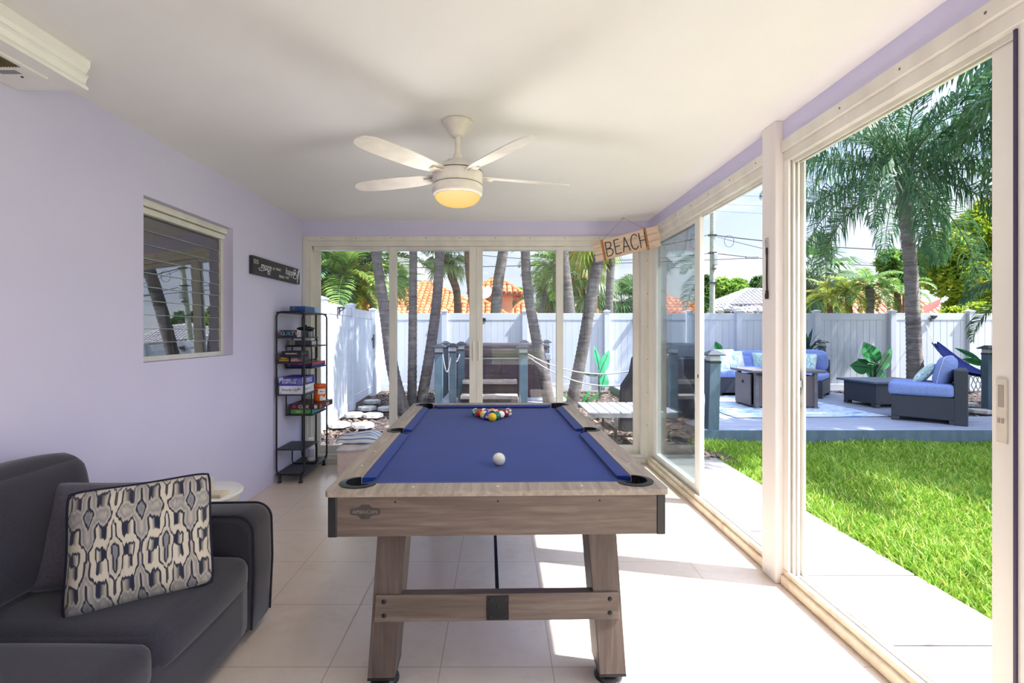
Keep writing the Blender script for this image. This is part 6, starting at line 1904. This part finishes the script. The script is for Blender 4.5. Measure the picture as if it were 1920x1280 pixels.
# house 4: faded pink roof behind the big palm
h4 = thing('house', 'white house with a faded pink tile roof behind the big palm', 'house', (19, 30, -.1))
Y4 = 27.0
MB().box(PX(1515, Y4 + .5), PX(1775, Y4), Y4 + .5, Y4 + 5, -.1, PZ(592, Y4)).build('wall', M_whitestucco, h4)
mb = MB(); hip(mb, PX(1545, Y4), PX(1800, Y4), Y4, Y4 + 5.4, PZ(592, Y4), PZ(530, Y4 + 2.7), 0, .34); mb.build('roof', M_tile_pink, h4)
mb = MB()
zr_ = PZ(553, 26); ze_ = PZ(588, 26)
xa, xb, xc = PX(1506, 26), PX(1536, 26), PX(1566, 26)
mb.add([(xb, 25.6, zr_), (xb, 27.6, zr_), (xc, 27.6, ze_), (xc, 25.6, ze_)], [(0, 1, 2, 3)]).add([(xb, 25.6, zr_), (xb, 27.6, zr_), (xa, 27.6, ze_), (xa, 25.6, ze_)], [(0, 1, 2, 3)])
for a_, b_ in (((xb, 25.58, zr_ + .05), (xc, 25.58, ze_ + .05)), ((xb, 25.58, zr_ + .05), (xa, 25.58, ze_ + .05))): ridge(mb, a_, b_, .08)
mb.build('gable_roof', M_tile_pink, h4)
MB().add([(xa, 25.7, ze_), (xc, 25.7, ze_), (xb, 25.7, zr_ - .02), (xa, 25.7, -.1), (xc, 25.7, -.1)], [(0, 1, 2), (0, 3, 4, 1)]).build('gable_wall', M_whitestucco, h4)
mb = MB(); tiled_plane(mb, (PX(1732, 24), 24, PZ(590, 24)), (PX(1760, 24), 24, PZ(574, 24)), (PX(1738, 25), 25.2, PZ(574, 25)), (PX(1772, 25), 25.2, PZ(558, 25)), .3)
mb.build('porch_roof', M_tile_red, h4)
# ------------------------------------------------------------------ palms and trees
def frond_pinnate(mb, base, az, el, L, droop, n=34, ll=.4, lw=.022, hang=.5, vee=.5, r0=.014, rnd=random, taper=True, plumose=0):
    """feather frond: curved midrib with leaflets on both sides"""
    pts = []; p = Vector(base); e = el
    k = 12
    for i in range(k + 1):
        pts.append(p.copy())
        d = Vector((math.cos(az) * math.cos(e), math.sin(az) * math.cos(e), math.sin(e)))
        p = p + d * (L / k); e -= droop / k * (0.5 + 1.0 * i / k)
    mb.tube(pts, [r0 * (1 - .85 * i / k) for i in range(k + 1)], 5, 1, False)
    def at(t):
        f_ = t * k; i = min(k - 1, int(f_)); return pts[i].lerp(pts[i + 1], f_ - i), (pts[i + 1] - pts[i]).normalized()
    for i in range(n):
        t = .14 + .86 * (i + rnd.random() * .5) / n
        c, d = at(t)
        side = d.cross(Vector((0, 0, 1)))
        side = side.normalized() if side.length > 1e-4 else Vector((1, 0, 0))
        upv = side.cross(d).normalized()
        l = ll * (math.sin(PI * (t * .88 + .10)) ** .7 if taper else 1) * rnd.uniform(.85, 1.1)
        for s in (-1, 1):
            v = vee + (rnd.uniform(-plumose, plumose) if plumose else rnd.uniform(-.12, .12))
            d1 = (side * s * math.cos(v) + upv * math.sin(v) + d * .55).normalized()
            m1 = c + d1 * l * .45; d2 = (d1 + Vector((0, 0, -hang))).normalized(); m2 = m1 + d2 * l * .3
            d3 = (d2 + Vector((0, 0, -hang * 1.4))).normalized(); tip = m2 + d3 * l * .3
            wv = d1.cross(upv)
            wv = wv.normalized() * lw if wv.length > 1e-4 else d * lw
            mb.add([c - wv * .5, c + wv * .5, m1 - wv, m1 + wv, m2 - wv * .8, m2 + wv * .8, tip], [(0, 1, 3, 2), (2, 3, 5, 4), (4, 5, 6)], 0)
def fan_leaf(mb, base, az, el, stem, R, rnd, n=22, droop=.25):
    d = Vector((math.cos(az) * math.cos(el), math.sin(az) * math.cos(el), math.sin(el)))
    mid = base + d * stem * .6; c = base + d * stem + Vector((0, 0, -.15 * stem))
    mb.tube([base, mid, c], .012, 4, 1, False)
    dd = (c - mid).normalized()
    side = dd.cross(Vector((0, 0, 1))); side = side.normalized() if side.length > .01 else Vector((1, 0, 0))
    upv = side.cross(dd).normalized()
    for i in range(n):
        a = -2.0 + 4.0 * i / (n - 1)
        v = (dd * math.cos(a) + side * math.sin(a)).normalized()
        l = R * (1 - .25 * abs(a) / 2) * rnd.uniform(.9, 1.08)
        w_ = upv.cross(v).normalized() * R * .045
        m1 = c + v * l * .6 + upv * .03; tip = c + v * l + Vector((0, 0, -droop * l * rnd.uniform(.6, 1.4)))
        mb.add([c, m1 - w_, m1 + w_, tip], [(0, 2, 1), (1, 2, 3)], 0)
def trunk_mesh(pts, radii, ring=.09, amp=.035, n=14):
    path = smooth_path(pts, 8); k = len(path)
    L = [0]
    for a, b in zip(path[:-1], path[1:]): L.append(L[-1] + (b - a).length)
    out, rs = [], []
    m = max(10, int(L[-1] / ring) * 2)
    for i in range(m + 1):
        s = L[-1] * i / m; j = 0
        while j < k - 2 and L[j + 1] < s: j += 1
        t = (s - L[j]) / max(1e-6, L[j + 1] - L[j]); out.append(path[j].lerp(path[j + 1], min(1, t)))
        u = s / L[-1] * (len(radii) - 1); q = min(len(radii) - 2, int(u)); r = radii[q] + (radii[q + 1] - radii[q]) * (u - q)
        rs.append(r * (1 + (amp if i % 2 else -amp)))
    return MB().tube(out, rs, n)
def palm(name, label, trunk_pts, radii, kind, size, leafm, barkm, seed, nf=18, group=None, crownshaft=False, dead=0, elr=(-.5, 1.1), n=34, ll=None, hang=.5, droop=1.3, ring=.09, plumose=0, lw=None, azr=None):
    rnd = random.Random(seed)
    base = Vector(trunk_pts[0]); top = Vector(trunk_pts[-1])
    r = thing(name, label, 'palm', tuple(base), 0, group)
    trunk_mesh(trunk_pts, radii, ring).build('trunk', barkm, r, recalc=False)
    d = (top - Vector(trunk_pts[-2])).normalized()
    if crownshaft:
        MB().tube([top, top + d * size * .25, top + d * size * .42], [radii[-1] * 1.05, radii[-1] * 1.15, radii[-1] * .6], 12).build('crownshaft', M_crownshaft, r)
        top = top + d * size * .38
    mb = MB()
    for i in range(nf):
        az = i * 2.399 + rnd.uniform(-.25, .25) if azr is None else rnd.uniform(*azr)
        el = elr[0] + (elr[1] - elr[0]) * ((i + .5) / nf) + rnd.uniform(-.12, .12)
        if kind == 'feather':
            frond_pinnate(mb, top, az, el, size * rnd.uniform(.85, 1.1), droop * rnd.uniform(.8, 1.2), n, (ll or size * .26), (lw or size * .012), hang, .45, .012 * size ** .5, rnd, True, plumose)
        else:
            fan_leaf(mb, top, az, el, size * .55 * rnd.uniform(.8, 1.1), size * .55, rnd)
    mb.build('crown', [leafm, M_crownshaft], r, recalc=False)
    if dead:
        mb = MB()
        for i in range(dead):
            frond_pinnate(mb, top, rnd.uniform(0, 6.28), -.9, size * .8, .8, 20, size * .2, size * .012, .6, .2, .012, rnd)
        mb.build('dead_fronds', [M_dead, M_dead], r, recalc=False)
    return r
def tpx(pts, Y): return [P(a, b, Y) for a, b in pts]
GA = 'leaning palms just outside the far window'
# ---- near palms, whose trunks cross the far window
palm('palm_tree', 'leftmost leaning grey palm trunk in the far window', tpx([(762, 782), (738, 700), (722, 590), (703, 463), (686, 330), (676, 215)], 8.3), [.105, .1, .09, .075, .07, .065], 'feather', 2.0, M_palmgreen, M_trunk, 21, 16, GA, True, hang=.6)
palm('palm_tree', 'upright grey palm trunk behind the second window pane', tpx([(772, 780), (773, 700), (774, 590), (775, 463), (776, 330), (778, 180)], 8.5), [.085, .075, .07, .066, .062, .06], 'feather', 1.9, M_palmgreen, M_trunk, 22, 15, GA, True, hang=.6)
palm('palm_tree', 'grey palm trunk leaning right, crossing the tiled roof', tpx([(787, 770), (806, 662), (819, 562), (825, 463), (829, 330), (832, 190)], 8.6), [.095, .092, .085, .08, .072, .065], 'feather', 2.0, M_palmgreen, M_trunk, 23, 15, GA, True, hang=.6)
palm('palm_tree', 'dark curved palm trunk in front of the hot tub', tpx([(1034, 775), (1014, 676), (1000, 606), (989, 540), (985, 460), (986, 330), (990, 205)], 8.3), [.105, .1, .085, .08, .078, .07, .065], 'feather', 2.0, M_palmgreen, M_trunk, 24, 16, GA, True, hang=.6)
palm('palm_tree', 'ringed palm trunk leaning right below the BEACH sign', tpx([(1068, 775), (1074, 750), (1096, 634), (1107, 567), (1122, 490), (1150, 370), (1175, 250)], 8.7), [.115, .105, .1, .1, .098, .085, .075], 'feather', 2.0, M_palmgreen, M_trunk, 25, 16, GA, True, hang=.6, ring=.075)
# ---- palms behind the back fence
palm('fan_palm', 'fan palm with a curved brown trunk in front of the tiled roof', tpx([(862, 640), (859, 588), (856, 545), (846, 515), (838, 478)], 16), [.16, .14, .12, .13, .16], 'fan', 1.0, M_fan, M_trunk_b, 31, 22, elr=(-.9, 1.2))
palm('fan_palm', 'palm trunk half hidden behind the centre mullion', tpx([(893, 640), (886, 560), (879, 500), (877, 440), (874, 330), (872, 120)], 15), [.14, .13, .12, .12, .11, .11], 'fan', 1.7, M_fan, M_trunk_b, 32, 18, elr=(-.9, 1.2))
palm('palm_tree', 'slanting grey trunk left of the dark curved one, beyond the fence', tpx([(925, 650), (930, 588), (934, 530), (945, 460), (960, 340), (966, 240)], 14), [.17, .16, .15, .13, .12, .11], 'feather', 2.4, M_palmgreen, M_trunk, 33, 16, None, True, hang=.6)
palm('coconut_palm', 'coconut palm with arching fronds behind the hot tub', tpx([(1006, 640), (1014, 586), (1023, 550), (1032, 515), (1036, 492)], 18), [.12, .11, .1, .1, .1], 'feather', 1.55, M_palmlite, M_trunk, 34, 22, elr=(-.75, 1.2), hang=.35, n=34, droop=1.6)
palm('fan_palm', 'shaggy fan palm with dry skirt behind the middle pane edge', tpx([(1028, 640), (1030, 588), (1030, 545), (1033, 520)], 20), [.16, .15, .15, .17], 'fan', 1.35, M_fan, M_trunk_b, 35, 22, elr=(-1.3, .9), dead=4)
palm('palm_tree', 'thick grey trunk right of the third mullion beyond the fence', tpx([(1069, 640), (1066, 585), (1061, 530), (1056, 470), (1052, 350), (1050, 230)], 14), [.19, .18, .15, .13, .12, .11], 'feather', 2.4, M_palmgreen, M_trunk, 36, 16, None, True, hang=.6)
palm('fan_palm', 'full fan palm between the ringed trunk and the mullion', tpx([(1089, 640), (1089, 588), (1089, 550), (1088, 505)], 19), [.17, .16, .16, .18], 'fan', 1.75, M_fan, M_trunk_b, 37, 30, elr=(-1.2, 1.2), dead=3)
palm('fan_palm', 'yellow-green fan palm fronds hanging beside the BEACH sign', tpx([(1112, 640), (1112, 560), (1108, 480), (1104, 430)], 15), [.13, .12, .12, .13], 'fan', 1.35, M_palmyel, M_trunk_b, 38, 22, elr=(-1.3, .8))
palm('palm_tree', 'slim pale trunk under the right half of the BEACH sign', tpx([(1141, 650), (1142, 585), (1143, 540), (1146, 490), (1152, 410), (1158, 300)], 15), [.13, .12, .12, .11, .11, .1], 'feather', 2.6, M_palmgreen, M_trunk, 39, 16, None, True, hang=.9, elr=(-.9, 1.1))
palm('small_palm', 'small round-headed palm low at the right edge of the far window', tpx([(1166, 640), (1166, 588), (1166, 566)], 24), [.14, .13, .13], 'fan', 1.5, M_darkbush, M_trunk_b, 40, 22, elr=(-.8, 1.3))
palm('small_palm', 'second small dark palm beside the corner jamb of the far window', tpx([(1186, 640), (1187, 580), (1187, 562)], 23), [.14, .13, .13], 'fan', 1.7, M_darkbush, M_trunk_b, 41, 22, elr=(-.8, 1.3))
palm('small_palm', 'small dark palm peeping over the left ridge of the tiled roof', tpx([(755, 640), (757, 560), (758, 534)], 38), [.18, .17, .16], 'feather', 1.9, M_darkbush, M_trunk_b, 42, 16, elr=(-.5, 1.2))
# left pane jungle
palm('areca_palm', 'bright green palm with an upright spear in the left pane', tpx([(633, 640), (640, 560), (645, 515)], 13), [.07, .06, .06], 'feather', 1.9, M_palmlite, M_crownshaft, 51, 20, elr=(-.4, 1.45), hang=.3, n=30, droop=1.2)
palm('areca_palm', 'deep green feather palm at the left edge of the left pane', tpx([(608, 640), (606, 560), (604, 520)], 13.5), [.08, .07, .07], 'feather', 2.0, M_palmgreen, M_crownshaft, 52, 20, elr=(-.6, 1.3), hang=.45, droop=1.5)
palm('areca_palm', 'yellowing feather palm above the side fence with dry fronds', tpx([(664, 640), (662, 560), (664, 535)], 13.2), [.06, .06, .06], 'feather', 1.5, M_palmyel, M_crownshaft, 53, 16, elr=(-.7, 1.2), hang=.5, droop=1.6, dead=3)
palm('areca_palm', 'tall feather palm arching behind the leaning trunk in the left pane', tpx([(706, 640), (702, 560), (700, 480)], 15), [.09, .08, .08], 'feather', 2.2, M_palmlite, M_crownshaft, 54, 22, elr=(-.7, 1.2), hang=.5, droop=1.5)
palm('areca_palm', 'high feather palm filling the top of the left pane', tpx([(588, 640), (596, 500), (606, 440)], 16), [.1, .09, .09], 'feather', 2.6, M_palmgreen, M_crownshaft, 55, 22, elr=(-.8, 1.1), hang=.5, droop=1.5)
# ---- big queen palm in the yard
palm('queen_palm', 'big queen palm with drooping fronds by the deck', tpx([(1717, 745), (1716, 700), (1712, 600), (1707, 500), (1698, 400), (1690, 330)], 10.5), [.165, .14, .125, .12, .115, .11], 'feather', 3.15, M_palmgreen, M_trunk_l, 61, 34, None, False, elr=(-.6, 1.35), n=92, ll=.68, hang=2.1, droop=1.5, plumose=.9, lw=.0125)
palm('queen_palm', 'dark palm fronds hanging in at the door stile', tpx([(2000, 760), (1995, 650), (1990, 530)], 8.2), [.14, .12, .11], 'feather', 1.6, M_palmgreen, M_trunk, 62, 14, None, False, elr=(-.9, .9), n=50, ll=.42, hang=1.1, droop=1.5, lw=.014)
palm('queen_palm', 'tall palm beyond the door stile shading the lawn', [(8.5, 5.3, -.1), (8.4, 5.3, 2.5), (8.2, 5.35, 5.2)], [.17, .14, .12], 'feather', 3.0, M_palmgreen, M_trunk, 63, 34, None, False, elr=(-.5, 1.2), n=50, ll=.62, hang=1.4, droop=1.6, plumose=.9, lw=.03)
palm('queen_palm', 'tall palm beyond the door stile shading the deck', [(10.6, 7.7, -.1), (10.5, 7.7, 2.5), (10.4, 7.7, 5.6)], [.17, .14, .12], 'feather', 3.0, M_palmgreen, M_trunk, 64, 34, None, False, elr=(-.5, 1.2), n=50, ll=.62, hang=1.4, droop=1.6, plumose=.9, lw=.03)
palm('queen_palm', 'palm between the two tall ones beyond the door stile', [(10.4, 6.4, -.1), (10.3, 6.4, 2.5), (10.1, 6.3, 5.5)], [.17, .14, .12], 'feather', 2.6, M_palmgreen, M_trunk, 65, 30, None, False, elr=(-.5, 1.2), n=44, ll=.62, hang=1.4, droop=1.6, plumose=.9, lw=.03)
# ---- palms and trees behind the right part of the fence
palm('pygmy_palm', 'arching pygmy palm left of the big palm, leftmost of three', tpx([(1600, 640), (1592, 575), (1588, 545)], 15), [.09, .08, .08], 'feather', 1.05, M_palmyel, M_trunk_b, 71, 15, elr=(-.45, 1.2), hang=.5, droop=1.7)
palm('pygmy_palm', 'arching pygmy palm left of the big palm, middle of three', tpx([(1632, 640), (1631, 570), (1630, 535)], 14.5), [.11, .1, .1], 'feather', 1.05, M_palmlite, M_trunk, 72, 15, elr=(-.45, 1.2), hang=.5, droop=1.7)
palm('pygmy_palm', 'arching pygmy palm just behind the big palm trunk', tpx([(1686, 640), (1684, 575), (1682, 548)], 14.5), [.09, .08, .08], 'feather', 1.05, M_palmlite, M_trunk_b, 73, 15, elr=(-.45, 1.2), hang=.5, droop=1.7)
palm('pygmy_palm', 'low yellowing palm at the left edge of the near door opening', tpx([(1560, 640), (1556, 580), (1554, 556)], 15.5), [.09, .08, .08], 'feather', 1.05, M_palmyel, M_trunk_b, 74, 15, elr=(-.45, 1.2), hang=.6, droop=1.7)
palm('palm_tree', 'distant grey-green palm beside the door jamb', tpx([(1521, 640), (1520, 570), (1518, 512)], 19), [.14, .13, .13], 'fan', 2.0, M_darkbush, M_trunk, 75, 24, elr=(-1.3, 1.2))

def leafy(mb, c, rad, n, size, rnd, mi=0, flat=1.0):
    for i in range(n):
        d = Vector((rnd.gauss(0, 1), rnd.gauss(0, 1), rnd.gauss(0, 1))).normalized() * (rnd.random() ** .4)
        p = Vector(c) + Vector((d.x * rad[0], d.y * rad[1], d.z * rad[2]))
        s = size * rnd.uniform(.6, 1.25)
        M = Matrix.Translation(p) @ Euler((rnd.uniform(-1.1, 1.1), rnd.uniform(-1.1, 1.1), rnd.uniform(0, 6.28))).to_matrix().to_4x4()
        mb.add([(0, -s, 0), (s * .42, -s * .1, s * .06), (0, s, -s * .12), (-s * .42, -s * .1, s * .06)], [(0, 1, 2, 3)], mi, False, M)
def tree(name, label, base, blobs, leafm, barkm, seed, size, n, cat='tree', trunk_r=.12):
    rnd = random.Random(seed)
    r = thing(name, label, cat, tuple(base))
    mb = MB(); b = Vector(base)
    cs = [Vector(c) for c, _ in blobs]
    mid = sum(cs, Vector()) / len(cs)
    fork = b.lerp(mid, .45)
    mb.tube(smooth_path([b, b.lerp(fork, .5) + Vector((.05, 0, 0)), fork], 4), trunk_r, 10)
    for c in cs: mb.tube(smooth_path([fork, fork.lerp(c, .5) + Vector((0, 0, .15)), c], 4), trunk_r * .4, 6)
    mb.build('trunk', barkm, r)
    mb = MB()
    tot = sum(q[0] * q[1] * q[2] for _, q in blobs) ** 1
    for c, q in blobs: leafy(mb, c, q, max(60, int(n / len(blobs))), size, rnd)
    mb.build('foliage', leafm, r, recalc=False)
    return r
def blob(px, py, Y, rx, rz, ry=None): return (P(px, py, Y), (rx * Y / F, (ry or rx) * Y / F, rz * Y / F))
def gnd(px, Y): return Vector((PX(px, Y), Y, -.11))
tree('leafy_tree', 'bright leafy tree right of the utility pole', gnd(1365, 42), [blob(1352, 545, 42, 20, 26), blob(1378, 550, 42, 26, 24), blob(1362, 570, 42, 30, 20), blob(1395, 562, 42, 18, 16), blob(1340, 575, 42, 14, 16), blob(1383, 533, 42, 14, 10)], M_broad, M_trunk_b, 81, .36, 4200)
tree('leafy_tree', 'greyer green tree above the white house roof', gnd(1430, 46), [blob(1425, 535, 46, 18, 18), blob(1440, 532, 46, 14, 16), blob(1414, 548, 46, 12, 12), blob(1452, 545, 46, 18, 18)], M_darkbush, M_trunk_b, 82, .36, 2200)
tree('leafy_tree', 'dark tree clump at the left foot of the utility pole', gnd(1322, 28), [blob(1322, 528, 28, 10, 12), blob(1318, 550, 28, 14, 26), blob(1312, 572, 28, 16, 18)], M_darkbush, M_trunk_b, 83, .22, 1500)
tree('bamboo', 'tall yellow-green feathery tree right of the big palm', gnd(1800, 15), [blob(1780, 470, 15, 46, 40), blob(1830, 440, 15, 46, 46), blob(1800, 520, 15, 60, 40), blob(1850, 510, 15, 50, 60), blob(1825, 575, 15, 44, 26), blob(1860, 410, 15, 40, 40), blob(1890, 560, 15, 46, 40)], M_bamboo, M_trunk_b, 84, .11, 15000)
tree('leafy_tree', 'pale green tree behind the trunk of the big palm', gnd(1690, 20), [blob(1672, 490, 20, 26, 22), blob(1695, 520, 20, 40, 24), blob(1730, 500, 20, 34, 30)], M_palmlite, M_trunk_b, 85, .2, 2600)
tree('leafy_tree', 'blurred green bush filling the bottom of the left pane', gnd(640, 17), [blob(690, 545, 17, 34, 26), blob(640, 560, 17, 50, 24), blob(600, 555, 17, 36, 36), blob(715, 560, 17, 22, 16)], M_broad, M_trunk_b, 86, .15, 3600)
tree('leafy_tree', 'shadowy green shrub behind the areca palms in the left pane', gnd(620, 14.8), [blob(612, 545, 14.8, 34, 34), blob(650, 555, 14.8, 34, 26), blob(590, 500, 14.8, 30, 40)], M_darkbush, M_trunk_b, 87, .13, 2600)
tree('hedge_bush', 'low dark bush over the fence behind the coconut palm', gnd(1030, 21), [blob(1024, 578, 21, 22, 12), blob(1045, 580, 21, 14, 10), blob(1070, 582, 21, 14, 8)], M_broad, M_trunk_b, 88, .13, 1500, 'bush', .06)
tree('hedge_bush', 'green bush right of the raised tiled roof', gnd(985, 34), [blob(975, 560, 34, 16, 22), blob(988, 570, 34, 16, 16)], M_broad, M_trunk_b, 89, .2, 1200, 'bush', .08)
tree('hedge_bush', 'dark bush beside the two small palms at the far window edge', gnd(1175, 30), [blob(1130, 568, 30, 16, 12), blob(1150, 578, 30, 16, 10), blob(1176, 580, 30, 26, 10)], M_darkbush, M_trunk_b, 90, .18, 1500, 'bush', .08)
tree('hedge_bush', 'light green bush over the fence at the right end', gnd(1790, 13), [blob(1795, 588, 13, 26, 12), blob(1830, 585, 13, 40, 18)], M_bamboo, M_trunk_b, 91, .1, 2200, 'bush', .06)
# spiky agave behind the fire table
ag = thing('agave', 'spiky dark green agave behind the fire table', 'plant', (PX(1516, 10.6), 10.6, DZ))
rnd = random.Random(5); mb = MB(); bx_, by_ = PX(1514, 10.6), 10.6
for i in range(34):
    az = i * 2.4; e = rnd.uniform(-.1, 1.2); L = rnd.uniform(.42, .6)
    z0 = .84 + .26 * (i / 34)
    d = Vector((math.cos(az) * math.cos(e), math.sin(az) * math.cos(e), math.sin(e))); s_ = d.cross(Vector((0, 0, 1))).normalized() * .028
    b = Vector((bx_, by_, z0)); m_ = b + d * L * .55; t_ = b + d * L + Vector((0, 0, -.10 * math.cos(e)))
    mb.add([b - s_ * .6, b + s_ * .6, m_ + s_, m_ - s_, t_, m_ + Vector((0, 0, -.012))], [(0, 1, 2, 3), (3, 2, 4), (0, 3, 5), (1, 5, 2)], 0)
mb.build('rosette', leaf_mat('agave_leaves', [(44, 84, 76), (60, 104, 86), (36, 70, 66), (84, 126, 96)], .45, .15), ag, recalc=False)
MB().tube([(bx_, by_, DZ), (bx_ + .01, by_, .5), (bx_, by_, 1.12)], [.05, .045, .03], 10).build('stem', M_trunk, ag)
# seedlings by the ringed palm
sd_ = thing('ground_plant', 'small broad-leaved plant at the foot of the ringed palm', 'plant', tuple(P(1090, 752, 9.4)))
mb = MB()
for i, (dx, a) in enumerate([(0, 40), (.06, 70), (-.05, -30), (.12, 55), (-.1, -60)]):
    vs, fs = leaf_shape(.3, .07, .3)
    M = plane_M(Vector(sd_.location) + Vector((dx, 0, -.02)), (math.cos(math.radians(a)), .2, -math.sin(math.radians(a))), (math.sin(math.radians(a)), -.1, math.cos(math.radians(a))))
    mb.add(vs, fs, 0, True, M)
mb.build('leaves', M_greenmetal, sd_)
